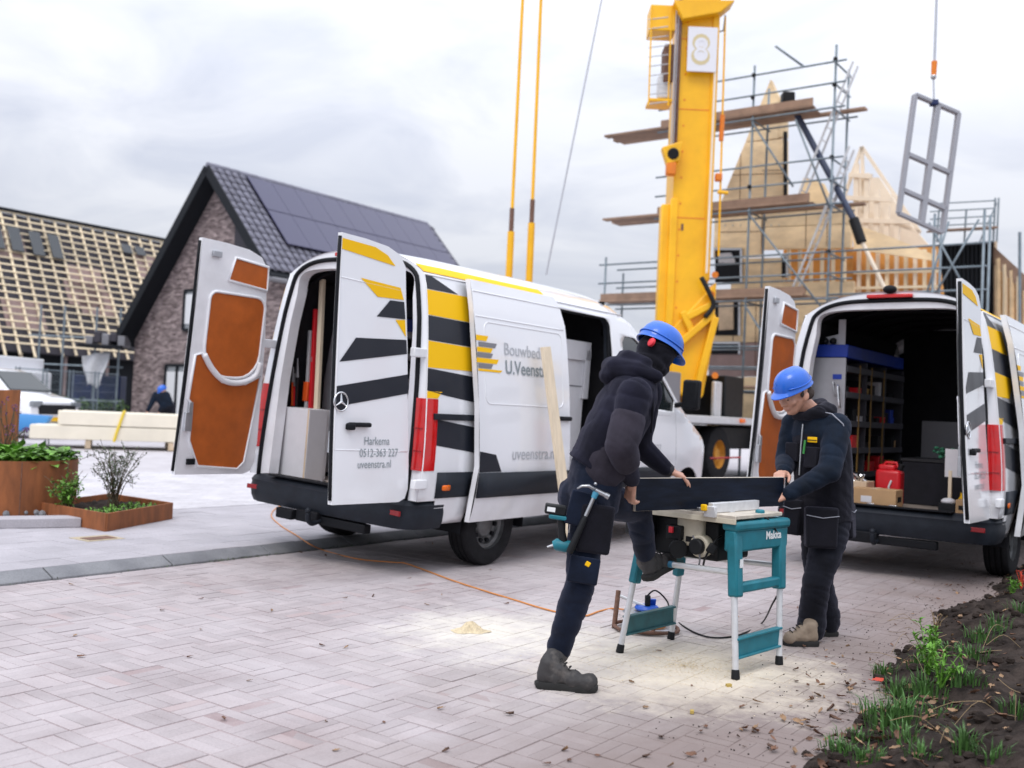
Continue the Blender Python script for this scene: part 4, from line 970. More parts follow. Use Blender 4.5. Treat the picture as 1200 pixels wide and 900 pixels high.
def saw():
    A0, A1 = Vector((.73, -.684, 0)), Vector((.70, .714, 0)); A1 = (A1-A0*A1.dot(A0)).normalized()
    t = thing('table_saw', 'teal and cream table saw on a folding stand between the two workers', 'table saw', loc=(1.14, 5.78, 0))
    inv = Vector((-1.14, -5.78, 0))
    def L(p): return Vector(p)+inv
    def q(a, b, z): return A0*a+A1*b+UP*z
    fr = [(Vector((1.235, 5.43, 0)), Vector((1.585, 5.78, 0)), G(862, 796), G(913, 779), True), (Vector((.815, 5.82, 0)), Vector((1.11, 6.14, 0)), G(726, 765), G(786, 749), False)]
    for near_t, far_t, nf, ff, big in fr:
        f = bpy.data.objects.new('leg_frame', None); COL.objects.link(f); f.parent = t; f.empty_display_size = .1
        ax = (far_t-near_t).normalized(); out = ax.cross(UP)
        zt = .80 if big else .78; zl = .42 if big else .40
        def at(tp, ft, z): return L(tp+UP*zt).lerp(L(ft), (zt-z)/zt)
        w = .062 if big else .05
        for tp, ft in ((near_t, nf), (far_t, ff)):
            e = ax*(.03 if tp is near_t else -.03)
            obj('teal_leg', MB().beam(at(tp, ft, zt-.02)+e*.4, at(tp, ft, zl)+e*.4, .07, w, up=out), m_teal, f, bevel=.012)
            lg = obj('leg', MB().cyl(at(tp, ft, zl+.03), at(tp, ft, .035), .0175, n=14), m_alu, f, smooth=40)
            obj('rubber_foot', MB().cyl(at(tp, ft, .05), at(tp, ft, .0), .021, .024, n=12), m_dark, lg, bevel=.005)
        a, b = at(near_t, nf, zt), at(far_t, ff, zt)
        if big:
            obj('top_beam', MB().beam(a-ax*.035+UP*-.005, b+ax*.035+UP*-.005, .105, .055), m_teal, f, bevel=.018)
            tbm = obj('top_apron', MB().beam(a-ax*.03-UP*.085, b+ax*.03-UP*.085, .075, .12), m_teal, f, bevel=.014)
            a2, b2 = at(near_t, nf, .465), at(far_t, ff, .465); obj('cross_bar', MB().beam(a2, b2, .05, .055), m_teal, f, bevel=.012)
            mid = (a+b)/2-UP*.075
            side_ = out if out.dot(Vector((0, -1, 0))) > 0 else -out
            text_obj('lettering', 'Makita', .062, lambda x, y: mid+ax*(x+.03)+side_*.0395+UP*(y-.012), m_wtxt, f, sx=1.0, weight=.002)
            obj('lever', MB().cyl(a+ax*.27+UP*.02, a+ax*.27+UP*.075, .026, n=14), m_teal, f, bevel=.008)
            obj('label_plate', MB().box(at(near_t, nf, .60)+side_*.036+ax*.02, (.028, .004, .045), Matrix.Rotation(math.atan2(ax.y, ax.x), 3, 'Z')), m_wtxt, f)
        else:
            a2, b2 = at(near_t, nf, .50), at(far_t, ff, .50); obj('cross_bar', MB().beam(a2, b2, .05, .05), m_teald, f, bevel=.008)
            obj('top_beam', MB().beam(a, b, .06, .06), m_teal, f, bevel=.012)
        a3, b3 = at(near_t, nf, .155), at(far_t, ff, .155)
        lo = obj('lower_bar', MB().beam(a3, b3, .012, .095), m_teal if big else m_teald, f, bevel=.004)
        for dz in (-.05, .05): obj('flange', MB().beam(a3+UP*dz, b3+UP*dz, .04, .012), m_teal if big else m_teald, lo, bevel=.003)
    for (s0, s1) in ((0, 0), (1, 1)):
        a = L((fr[0][s0]))+UP*.545; b = L((fr[1][s1]))+UP*.53
        tb = obj('stretcher', MB().cyl(a, b, .017, n=14), m_alu, t, smooth=40)
        if s0 == 0:
            d = (b-a).normalized(); c = b-d*.20; obj('blue_sleeve', MB().cyl(b-d*.005, b-d*.20, .0195, n=14), M('print sleeve', (.05, .2, .33), .4), tb, smooth=40)
            sv = Vector((-d.y, d.x, 0)); sv = sv if sv.y < 0 else -sv
            text_obj('lettering', 'Makita', .036, lambda x, y: b-d*(.02-0)*1.0-d*x+sv*.0205+UP*(y-.012), m_wtxt, tb, sx=1.2)
    # housing and table top
    obj('motor_bay', MB().box(q(-.04, .03, .69), (.46, .34, .22), Matrix(((A0.x, A1.x, 0), (A0.y, A1.y, 0), (0, 0, 1)))), m_dark, t, bevel=.015)
    ho = obj('housing', MB().box(q(.02, -.13, .735), (.17, .10, .17), Matrix(((A0.x, A1.x, 0), (A0.y, A1.y, 0), (0, 0, 1)))), m_cream, t, bevel=.02)
    rot = Matrix(((A0.x, A1.x, 0), (A0.y, A1.y, 0), (0, 0, 1)))
    obj('motor', MB().cyl(q(.10, -.20, .66), q(.10, .02, .66), .062, n=20), m_cream, ho, bevel=.01)
    obj('motor_cap', MB().cyl(q(.10, -.235, .66), q(.10, -.195, .66), .045, n=16), m_dark, ho, bevel=.008)
    obj('switch_box', MB().box(q(-.06, -.19, .72), (.10, .05, .08), rot), m_dark, ho, bevel=.008)
    obj('red_switch', MB().box(q(-.07, -.22, .735), (.025, .02, .035), rot), m_knob, ho, bevel=.003)
    obj('vent', MB().box(q(.05, -.178, .69), (.09, .01, .03), rot), m_dark, ho)
    obj('tilt_wheel', MB().lathe([(.0, 0), (.05, .0), (.055, .012), (.05, .024), (0, .024)], q(-.02, -.215, .63), 'Y', 20), m_dark, ho, bevel=.003)
    tp = obj('table_top', MB().box(q(.02, .02, .845), (.66, .52, .022), rot), m_sawtop, t, bevel=.004)
    obj('table_rim', MB().box(q(.02, -.235, .823), (.66, .012, .03), rot), m_cream, t, bevel=.003)
    obj('rip_fence', MB().box(q(.20, .0, .885), (.035, .50, .055), rot).box(q(.20, -.25, .865), (.07, .03, .06), rot), m_alu, t, bevel=.004)
    obj('fence_knob', MB().box(q(.17, -.27, .885), (.035, .02, .035), rot), m_yel, t, bevel=.006)
    obj('mitre_gauge', MB().box(q(.06, -.20, .868), (.11, .05, .022), rot), m_steel, t, bevel=.003)
    obj('scale_strip', MB().box(q(.10, -.05, .858), (.24, .05, .004), rot), m_alu, t)
    obj('dust_tray', MB().box(q(-.30, -.03, .74), (.16, .42, .13), rot), m_dark, t, bevel=.012)
    obj('dust_lip', MB().box(q(-.30, -.25, .79), (.17, .02, .015), rot), m_metal, t, bevel=.002)
    obj('plug_block', MB().box(L(D(834, 643, 5.5)), (.045, .03, .055), Matrix.Rotation(.5, 3, 'Y')), m_dark, t, bevel=.006)
    obj('switch_cord', MB().tube(catmull([L(D(846, 628, 5.55)), L(D(838, 634, 5.5)), L(D(831, 645, 5.5)), L(D(826, 655, 5.52)), L(D(824, 663, 5.6))], 6), .006, 6), m_dark, t, smooth=True)
    obj('hanging_cord', MB().tube(catmull([L(D(812, 628, 5.6)), L(D(818, 640, 5.55)), L(D(820, 655, 5.55)), L(D(818, 668, 5.6))], 6), .0055, 6), m_lgrey, t, smooth=True)
saw()
# the dark board, held on edge on the saw
b0, b1 = Vector((.672, 5.265, .866)), Vector((1.66, 6.03, .866)); bd = (b1-b0).normalized(); bn = Vector((bd.y, -bd.x, 0))
t = thing('board', 'long dark navy board with pale edges held on edge by two workers', 'board', loc=b0)
ln = (b1-b0).length
obj('core', MB().beam(bd*0+UP*.0885, bd*ln+UP*.0885, .017, .175), m_ply_edge, t, bevel=.001)
obj('dark_face', MB().beam(bd*.002+UP*.0875+bn*.0097, bd*(ln-.002)+UP*.0875+bn*.0097, .0022, .171), m_panel, t)
obj('dark_face', MB().beam(bd*.002+UP*.0875-bn*.0097, bd*(ln-.002)+UP*.0875-bn*.0097, .0022, .171), m_panel, t)

# hammer in the holster loop
hp = lambda x, y: D(x, y, 4.875)
t = thing('hammer', 'claw hammer with dark grip hanging from the trouser holster', 'hammer', loc=hp(697, 580)); o0 = hp(697, 580)
c = hp(699, 576)-o0; e = hp(667, 648)-o0; dirh = (e-c).normalized(); lat_ = Vector((dirh.z, 0, -dirh.x)).normalized(); lat_ = lat_ if lat_.x > 0 else -lat_
obj('shaft', MB().cyl(c, c.lerp(e, .45), .010, n=12), m_steel, t, smooth=40)
obj('grip', MB().tube([c.lerp(e, .40), c.lerp(e, .5), c.lerp(e, .75), c.lerp(e, .95), e], [.011, .0155, .0165, .0185, .016], 12), m_dark, t, smooth=40)
obj('blue_collar', MB().cyl(c+dirh*.004, c+dirh*.035, .0165, .0135, n=12), M('blue collar', (.06, .28, .42), .4), t, smooth=40)
hd_ = obj('head', MB().cyl(c-lat_*.015-dirh*.004, c+lat_*.048-dirh*.002, .0125, .0125, n=12).cyl(c+lat_*.045-dirh*.002, c+lat_*.066, .0155, .016, n=14), m_steel, t, bevel=.002)
for sy in (-.006, .006): obj('claw', MB().tube([c-lat_*.01+Vector((0, sy*.6, 0))-dirh*.004, c-lat_*.045-dirh*.010+Vector((0, sy, 0)), c-lat_*.075+dirh*.004+Vector((0, sy*1.3, 0)), c-lat_*.092+dirh*.026+Vector((0, sy*1.6, 0))], [.0105, .009, .0065, .003], 8), m_steel, hd_, smooth=True)
# cordless drill hanging upside down from the belt
o0 = D(657, 615, 4.93); dp = lambda x, y, dy=0: D(x, y, 4.93+dy)-o0
t = thing('cordless_drill', 'teal cordless driver with black battery hanging at the belt of the hoodie worker', 'drill', loc=o0)
obj('battery', MB().box(dp(651, 597), (.105, .07, .05), Matrix.Rotation(.10, 3, 'Y')), m_dark, t, bevel=.008)
obj('battery_label', MB().box(dp(646, 597, -.036), (.04, .003, .022), Matrix.Rotation(.10, 3, 'Y')), m_wtxt, t)
obj('battery_shoe', MB().box(dp(655, 606), (.10, .068, .022), Matrix.Rotation(.10, 3, 'Y')), m_teal, t, bevel=.006)
obj('handle', MB().tube([dp(658, 607), dp(658, 622), dp(660, 635)], [.022, .019, .022], 12), m_dark, t, smooth=40)
obj('motor_body', MB().tube([dp(673, 641), dp(662, 640), dp(652, 638), dp(648, 639)], [.026, .031, .030, .020], 14), m_teal, t, smooth=40)
obj('bit_tip', MB().cyl(dp(648, 639), dp(641, 641), .007, .004, n=8), m_steel, t)
obj('belt_hook', MB().tube(catmull([dp(664, 608), dp(668, 612), dp(667, 624)], 4), .004, 6), m_steel, t)

# cable reel lying behind the saw
rc = G(757, 738); t = thing('cable_reel', 'cable reel in a rusty tube frame with blue socket plate, lying behind the saw stand', 'cable reel', loc=rc)
obj('lower_disc', MB().lathe([(.02, .012), (.155, .010), (.165, .018), (.155, .03), (.02, .026)], n=32), m_metal, t, smooth=40)
obj('drum', MB().lathe([(.07, .028), (.125, .03), (.13, .06), (.125, .10), (.07, .10)], n=32), m_orange, t, smooth=40)
obj('upper_disc', MB().lathe([(.0, .104), (.145, .102), (.155, .110), (.145, .12), (0, .122)], n=32), m_metal, t, smooth=40)
sp_ = obj('socket_plate', MB().lathe([(.0, .13), (.075, .13), (.08, .14), (.07, .155), (0, .157)], n=24), M('blue plastic', (.02, .10, .50), .4), t, smooth=40)
obj('plug', MB().box((.0, -.02, .19), (.035, .03, .07)), m_dark, sp_, bevel=.006)
obj('socket_flap', MB().box((.035, .02, .175), (.05, .012, .05), Matrix.Rotation(.5, 3, 'X')), M('blue plastic', (0, 0, 0)), sp_, bevel=.004)
pts = [(-.20, -.06, .02), (-.16, -.14, .02), (.0, -.18, .02), (.16, -.14, .02), (.20, .0, .02), (.14, .14, .02), (-.05, .17, .02), (-.19, .08, .02)]
obj('frame_hoop', MB().tube(catmull([Vector(p) for p in pts+pts[:1]], 6), .012, 8), m_rust, t, smooth=True)
obj('frame_post', MB().cyl((-.205, .01, .0), (-.185, .02, .24), .016, n=10), m_rust, t, smooth=40)
obj('frame_post', MB().cyl((.02, -.18, .02), (.02, -.15, .13), .012, n=10), m_rust, t, smooth=40)
obj('frame_bar', MB().cyl((-.187, .02, .21), (.0, .0, .145), .010, n=10), m_alu, t, smooth=40)
def cord(name, label, pts, r, mat, n=10):
    o = obj(name, MB().tube(catmull(pts, n), r, 6), mat, smooth=True); return tag(o, label, 'cable')
zc = lambda x, y, z=.007: G(x, y, z)
cord('power_cable', 'orange extension cable running from under the striped van to the reel', [zc(345, 590, ZS+.008), zc(326, 594, ZS+.008), zc(318, 604, ZS+.008), zc(329, 616, ZS+.008), zc(347, 627, ZS+.008), zc(362, 637, ZS+.012), zc(380, 645), zc(420, 655), zc(462, 659), zc(478, 661), zc(530, 680), zc(570, 693), zc(600, 702), zc(640, 714), zc(680, 722), zc(703, 716), zc(718, 713), D(735, 715, 6.45)], .0058, m_orange)
cord('saw_cord', 'black cord from the saw along its stand to the reel on the bricks', [D(757, 700, 6.37), D(768, 692, 6.33), D(782, 705, 6.4), zc(787, 722), zc(806, 737), zc(828, 746), zc(850, 747), zc(872, 742), zc(893, 730), D(905, 708, 5.9), D(915, 688, 5.84), D(918, 655, 5.80), D(913, 630, 5.72), D(903, 612, 5.62), D(893, 605, 5.62), D(882, 604, 5.66)], .0055, m_dark)
# plank leaning against the sliding door
a, b = G(672, 664), MA @ Vector((1.42, -1.16, 1.93))
pd = (a-b).normalized(); nn = LF.cross(pd).normalized()
tag(obj('plank', MB().beam(a, b+(b-a)*.02, .125, .03, up=-LF), m_wood), 'pale pine plank leaning against the sliding door of the striped van', 'plank')
# sawdust
m_dust = M('sawdust', (.74, .62, .42), .95, var=.2, scale=60, bump=.6, bscale=200)
def heap(c, r, h, nm, label):
    mb = MB(); n, m = 28, 9
    for i in range(m+1):
        for j in range(n):
            a = 2*math.pi*j/n; rr = r*i/m*(1+.22*math.sin(a*2+1)+.12*math.sin(a*5)); z = h*math.exp(-(i/m*2.0)**2)*(1 if i < m else 0)+.012*noise.noise((i*.9, j*.9, 1))*(0 < i < m)
            mb.v.append(c+Vector((rr*math.cos(a)*1.2, rr*math.sin(a), max(.0015, z))))
    mb.f = [(i*n+j, i*n+(j+1) % n, (i+1)*n+(j+1) % n, (i+1)*n+j) for i in range(m) for j in range(n)]; mb.m = [0]*len(mb.f)
    return tag(obj(nm, mb, m_dust, smooth=True), label, 'sawdust')
heap(G(551, 740), .085, .062, 'sawdust_heap', 'small heap of sawdust alone on the road bricks near the orange cable')
mb = MB()
for k in range(1400):
    a, r = random.uniform(0, 6.28), abs(random.gauss(0, .38)); p = Vector((1.02+math.cos(a)*r, 5.55+math.sin(a)*r*.8, .004)); s_ = random.uniform(.003, .009); an = random.uniform(0, 3)
    mb.add([p+Vector((math.cos(an)*s_, math.sin(an)*s_, 0)), p+Vector((-math.sin(an)*s_*.4, math.cos(an)*s_*.4, .002)), p-Vector((math.cos(an)*s_, math.sin(an)*s_, 0))], [(0, 1, 2)])
o = obj('wood_shavings', mb, m_dust, kind='stuff', fix=False)
# little wooden offcuts on the bricks
for k, (x, y, sz) in enumerate(((854, 803, .020), (811, 834, .018))):
    tag(box('wood_offcut', G(x, y, .008), (sz*1.4, sz, .016), M('ochre wood', (.45, .32, .08), .7), bevel=.002, mx=Matrix.Rotation(.4+k, 3, 'Z')), 'tiny ochre wood offcut lying on the bricks', 'offcut', 'offcuts on the bricks')

# ------------------------------------------------------------------ planters by the pavement
m_cor = M('rusty corten steel', (.24, .080, .026), .75, var=.35, scale=3, stretch=(3, 3, .8), bump=.08, bscale=40)
m_leaf = M('fresh green leaf', (.12, .27, .035), .5, rnd=.45, spec=.4)
m_leafd = M('dull grey green leaf', (.075, .10, .055), .6, rnd=.4)
m_stem = M('brown stem', (.10, .075, .045), .8)
m_purple = M('purple flower', (.12, .035, .16), .7, rnd=.4)
def leaf(mb, p, d, up, L, Wd, bend=.3):
    d = d.normalized(); x = d.cross(up)
    x = x.normalized() if x.length > .01 else Vector((1, 0, 0)); n = x.cross(d)
    mb.add([p, p+d*L*.45+x*Wd*.5+n*L*.08, p+d*L*.9-n*L*bend*.5, p+d*L*.45-x*Wd*.5+n*L*.08, p+d*L*.5-n*L*.03], [(0, 1, 4), (1, 2, 4), (2, 3, 4), (3, 0, 4)])
def rv(): 
    v = Vector((random.gauss(0, 1), random.gauss(0, 1), random.gauss(0, 1))); return v.normalized()
pc = G(-18, 607, ZS); pc = Vector((pc.x, pc.y+.45, ZS)); edge = hit((84, 570), pc, Vector((0, 1, 0))); RP = edge.x-pc.x
t = thing('round_planter', 'large round corten steel planter with fresh green leaves, by the pavement', 'planter', loc=pc)
HP_ = .58
obj('steel_ring', MB().lathe([(RP, .0), (RP, HP_), (RP-.012, HP_), (RP-.012, .1)], n=64), m_cor, t, smooth=40)
for k in range(8): 
    a = k*math.pi/4+.62; obj('weld_seam', MB().cyl((RP*math.cos(a)*1.001, RP*math.sin(a)*1.001, .01), (RP*math.cos(a)*1.001, RP*math.sin(a)*1.001, HP_-.005), .004, n=6), m_rust, t)
obj('potting_soil', MB().lathe([(0.001, HP_-.07), (RP-.012, HP_-.09)], n=40), m_soil, t)
mb = MB()
for k in range(1500):
    a, r = random.uniform(0, 6.283), RP*math.sqrt(random.random())*.93; z = HP_-.06+random.uniform(0, .17)*(1-.3*(r/RP)**2)
    p = Vector((r*math.cos(a), r*math.sin(a), z)); d = Vector((math.cos(a)*.4+random.gauss(0, .6), math.sin(a)*.4+random.gauss(0, .6), random.uniform(-.1, .5))); leaf(mb, p, d, UP, random.uniform(.07, .13), random.uniform(.07, .12))
pl_ = tag(obj('leafy_plant', mb, m_leaf, fix=False), 'bright green leafy ground cover filling the round corten planter', 'plant'); pl_.location = pc
# tall corten panel and flowers behind
a, b = D(-30, 457, 10.95), D(22, 457, 10.95)
z0 = ZS
mb = MB().prism([Vector((a.x, a.y, z0)), Vector((b.x, b.y, z0)), Vector((b.x, b.y, b.z)), Vector((a.x, a.y, a.z))], (0, .05, 0))
tag(obj('corten_panel', mb, m_cor, bevel=.004), 'tall corten steel panel standing behind the round planter', 'panel')
t = thing('purple_flowers', 'thin stems with small purple flowers in front of the tall corten panel', 'flowers', loc=D(8, 530, 10.6))
o0 = Vector(t.location)
st, fl = MB(), MB()
for k in range(26):
    x, y = random.uniform(-14, 34), random.uniform(465, 520); tip = D(x, y, 10.55+random.uniform(-.1, .2))-o0; base = Vector((random.uniform(-.1, .15), random.uniform(-.1, .1), -.05))
    st.tube(catmull([base, base.lerp(tip, .5)+Vector((random.gauss(0, .03), 0, .03)), tip], 4), .004, 5)
    for q in range(10): p = tip+rv()*.025; leaf(fl, p, rv(), UP, .022, .018)
obj('stems', st, m_stem, t, kind='stuff'); obj('blossoms', fl, m_purple, t, fix=False, kind='stuff')
# square corten tray with a straggly shrub
s0, s1, s2 = G(124, 623, ZS), G(201, 608, ZS), G(68, 607, ZS)
e1 = (s1-s0); e2 = LF*1.15; sz = .17
t = thing('square_planter', 'low square corten steel tray planter on the pavement', 'planter', loc=s0)
c4 = [Vector((0, 0, 0)), e1, e1+e2, e2]
for k in range(4):
    a, b = c4[k], c4[(k+1) % 4]; obj('steel_side', MB().beam(a+UP*sz/2, b+UP*sz/2, .022, sz), m_cor, t, bevel=.003)
mb = MB(); nn = 20
for i in range(nn+1):
    for j in range(nn+1): mb.v.append(e1*(.02+.96*i/nn)+e2*(.02+.96*j/nn)+UP*(sz-.06+.05*noise.noise((i*.5, j*.5, 4))))
mb.f = [(i*(nn+1)+j, (i+1)*(nn+1)+j, (i+1)*(nn+1)+j+1, i*(nn+1)+j+1) for i in range(nn) for j in range(nn)]; mb.m = [0]*len(mb.f)
obj('planting_soil', mb, m_soil, t, smooth=True)
def shrub(name, label, base, h, spread, nst, nleaf, mat, L=.05, Wd=.018, seed=1):
    random.seed(seed)
    t = thing(name, label, 'shrub', loc=base); st, lf_ = MB(), MB()
    for k in range(nst):
        a = random.uniform(0, 6.28); tip = Vector((math.cos(a)*spread*random.uniform(.2, 1), math.sin(a)*spread*random.uniform(.2, 1), h*random.uniform(.55, 1)))
        P_ = catmull([Vector((random.gauss(0, .03), random.gauss(0, .03), -.03)), tip*.45+Vector((0, 0, h*.12)), tip], 5); st.tube(P_, [.006*(1-.75*i/(len(P_)-1)) for i in range(len(P_))], 5)
        for q in range(nleaf):
            p = P_[min(len(P_)-1, int(random.uniform(.25, 1)*len(P_)))]+rv()*random.uniform(0, .05); leaf(lf_, p, rv()+UP*.3, UP, L*random.uniform(.6, 1.2), Wd*random.uniform(.7, 1.3))
        for q in range(2):
            p = P_[random.randrange(4, len(P_))]; e_ = p+rv()*random.uniform(.08, .2)+UP*.06; st.tube([p, e_], .0025, 4)
            for w in range(6): leaf(lf_, p.lerp(e_, random.random())+rv()*.012, rv()+UP*.3, UP, L*random.uniform(.5, 1), Wd)
    obj('branches', st, m_stem, t, kind='stuff'); obj('leaves', lf_, mat, t, fix=False, kind='stuff'); return t
shrub('shrub', 'straggly grey green shrub growing in the low square planter', s0+e1*.62+e2*.55+UP*(sz-.05), .62, .38, 30, 12, m_leafd, seed=4)
shrub('low_shrub', 'small leafy green plant in the back corner of the square planter', s0+e1*.10+e2*.70+UP*(sz-.05), .26, .16, 16, 14, m_leaf, L=.06, Wd=.03, seed=6)
random.seed(21)
mb = MB()
for k in range(500):
    p = e1*random.uniform(.05, .95)+e2*random.uniform(.03, .5)+UP*(sz-.05); leaf(mb, p, rv()+UP*.6, UP, random.uniform(.03, .06), .02)
o = obj('ground_cover', mb, m_leaf, fix=False, kind='stuff'); o.location = s0
# concrete slab, drain cover
a, b = G(-30, 620, ZS), G(86, 618, ZS); dd_ = Vector((b.x-a.x, b.y-a.y, 0))
tag(obj('concrete_slab', MB().beam(a+UP*.045+Vector((0, .13, 0)), b+UP*.045+Vector((0, .13, 0)), .26, .09), m_side, bevel=.008), 'grey concrete edging slab lying in front of the round planter', 'slab')
random.seed(22)
mb = MB()
for k in range(60):
    p = G(random.uniform(5, 78), random.uniform(603, 611), ZS)+UP*random.uniform(.02, .09); mb.sphere(p, random.uniform(.02, .04), 6, 4)
o = obj('dark_stones', mb, m_kerb, fix=False, kind='stuff')
dc = G(114, 631, ZS); t = thing('drain_cover', 'small metal drain cover with a dark slot, set in the pavement', 'drain cover', loc=dc, rz=angF)
obj('cover_frame', MB().box((0, 0, .002), (.36, .30, .006)), M('sandy steel', (.42, .35, .24), .7, var=.2), t, bevel=.002); obj('slot', MB().box((.0, -.02, .006), (.26, .16, .004)), m_rust, t)
# ================================================================== BACKGROUND: HOUSES, SCAFFOLD, CRANE
random.seed(5)
def brick_mat():
    m = bpy.data.materials.new('mottled brick'); m.use_nodes = True; t = m.node_tree; b = t.nodes['Principled BSDF']; n = t.nodes.new; l = t.links.new
    tcn = n('ShaderNodeTexCoord'); mp_ = n('ShaderNodeMapping'); l(tcn.outputs['UV'], mp_.inputs[0])
    br = n('ShaderNodeTexBrick'); l(tcn.outputs['UV'], br.inputs[0]); br.inputs['Scale'].default_value = 1; br.inputs['Brick Width'].default_value = .22; br.inputs['Row Height'].default_value = .065; br.inputs['Mortar Size'].default_value = .006
    br.inputs['Color1'].default_value = (.10, .07, .07, 1); br.inputs['Color2'].default_value = (.36, .285, .28, 1); br.inputs['Mortar'].default_value = (.20, .17, .17, 1); br.inputs['Bias'].default_value = -.1
    z = n('ShaderNodeTexNoise'); z.inputs['Scale'].default_value = 3.2; z.inputs['Detail'].default_value = 6; z.inputs['Roughness'].default_value = .75; l(tcn.outputs['UV'], z.inputs[0])
    mr = n('ShaderNodeMapRange'); l(z.outputs[0], mr.inputs[0]); mr.inputs[1].default_value = .3; mr.inputs[2].default_value = .7; mr.inputs[3].default_value = .55; mr.inputs[4].default_value = 1.5
    sc = n('ShaderNodeVectorMath'); sc.operation = 'SCALE'; l(br.outputs[0], sc.inputs[0]); l(mr.outputs[0], sc.inputs['Scale']); l(sc.outputs[0], b.inputs['Base Color'])
    b.inputs['Roughness'].default_value = .85
    bp = n('ShaderNodeBump'); bp.inputs['Strength'].default_value = .6; bp.inputs['Distance'].default_value = .01; l(br.outputs[1], bp.inputs['Height']); bp.invert = True; l(bp.outputs[0], b.inputs['Normal'])
    return m
m_brick = brick_mat()
m_tile = M('slate grey roof tile', (.18, .18, .23), .55, rnd=.12, var=.15, scale=3)
m_black = M('black painted timber', (.010, .012, .016), .6, var=.2, spec=.2)
m_solar = M('solar glass', (.04, .038, .095), .3, spec=.4, coat=.15)
m_winglass = M('window glass', (.20, .22, .24), .06, spec=.8, coat=.6)
m_curtain = M('white curtain', (.65, .66, .68), .8)
m_pine = M('pale batten', (.80, .67, .47), .7, rnd=.2, var=.1, scale=2)
m_darksheet = M('dark sheet and shade', (.035, .032, .045), .6, var=.35, scale=1.2)
m_foil2 = M('pinkish roof board', (.34, .25, .24), .8, var=.2, scale=1.5)
m_osb = M('plywood sheet', (.84, .64, .40), .7, rnd=.12, var=.22, scale=1.4, stretch=(1, 1, 2.5))
m_osbw = M('warm inner timber', (.62, .30, .08), .7, var=.25, scale=2)
m_paleply = M('pale timber panel', (.84, .73, .59), .75, var=.1, scale=1.5)
m_scaf = M('galvanised scaffold tube', (.20, .245, .28), .5, metal=.4, var=.2, scale=5)
m_plank = M('weathered scaffold board', (.30, .20, .145), .85, rnd=.2, var=.25, scale=3)
m_crane = M('crane yellow', (.93, .47, .002), .42, var=.13, scale=1.3, coat=.1)
m_craneo = M('crane orange', (.75, .20, .012), .45, var=.1)
m_cable = M('steel cable', (.45, .47, .52), .5, metal=.4)
m_green = M('hedge leaf', (.06, .12, .03), .6, rnd=.4)
def uvwall(name, pts, o, ax, mat, parent, thick, nrm):
    """flat wall from outline points (a, z); UV in metres"""
    me_mb = MB().prism([o+ax*a+UP*z for a, z in pts], nrm*thick); me = me_mb.mesh(name, mat)
    uv = me.uv_layers.new(name='UVMap')
    for lp in me.loops: c = me.vertices[lp.vertex_index].co-o; uv.data[lp.index].uv = (c.dot(ax)+c.dot(nrm), c.z)
    return link(name, me, parent)
# ------------------------------------------------------------------ brick house with solar panels
R0 = D(243, 194, 32.3); HO = Vector((R0.x, R0.y, 0)); ZR = R0.z
house = thing('brick_house', 'dark brick house with steep grey tiled roof and black verge boards', 'house', loc=HO)
TL, ZL, TRt, ZRt, LEN = 4.77, 3.2, -3.42, 5.2, 11.2
SET = .55
wl = uvwall('gable_wall', [(4.35, 0), (4.35, ZL+.1), (0, ZR-.35), (-3.2, ZRt-.1), (-3.2, 0)], FW*SET, LF, m_brick, house, .2, FW)
uvwall('side_wall', [(.21, 0), (.21, ZRt-.1), (LEN, ZRt-.1), (LEN, 0)], FW*SET+LF*(-3.2), FW, m_brick, house, .2, LF)
def win(o, ax, w, h, nrm, parent, cols=2, rows=1, curtain=True):
    f = MB()
    for i in range(cols+1): f.beam(o+ax*(w*i/cols), o+ax*(w*i/cols)+UP*h, .09, .09, up=nrm)
    for j in range(rows+1): f.beam(o+UP*(h*j/rows), o+ax*w+UP*(h*j/rows), .09, .09)
    fo = obj('window', f, m_black, parent)
    for i in range(cols):
        obj('pane', MB().prism([o+ax*(w*(i+.02)/cols)+nrm*-.02, o+ax*(w*(i+.98)/cols)+nrm*-.02, o+ax*(w*(i+.98)/cols)+UP*h+nrm*-.02, o+ax*(w*(i+.02)/cols)+UP*h+nrm*-.02], nrm*.012), m_winglass, fo)
    if curtain:
        for i in range(cols): obj('curtain', MB().prism([o+ax*(w*(i+.12)/cols)+nrm*.012+UP*.2, o+ax*(w*(i+.88)/cols)+nrm*.012+UP*.2, o+ax*(w*(i+.88)/cols)+UP*h*.9+nrm*.012, o+ax*(w*(i+.12)/cols)+UP*h*.9+nrm*.012], nrm*.006), m_curtain, fo)
    return fo
win(FW*(SET-.05)+LF*1.52+UP*3.62, -LF, 1.25, 1.33, -FW, house)
win(FW*(SET-.05)+LF*2.35+UP*.25, -LF, 1.9, 2.17, -FW, house, 3)
obj('grey_panel', MB().prism([FW*(SET-.02)+LF*-.9+UP*6.0, FW*(SET-.02)+LF*-2.9+UP*5.3, FW*(SET-.02)+LF*-2.4+UP*6.1, FW*(SET-.02)+LF*-.9+UP*7.9], FW*.01), m_darksheet, house)
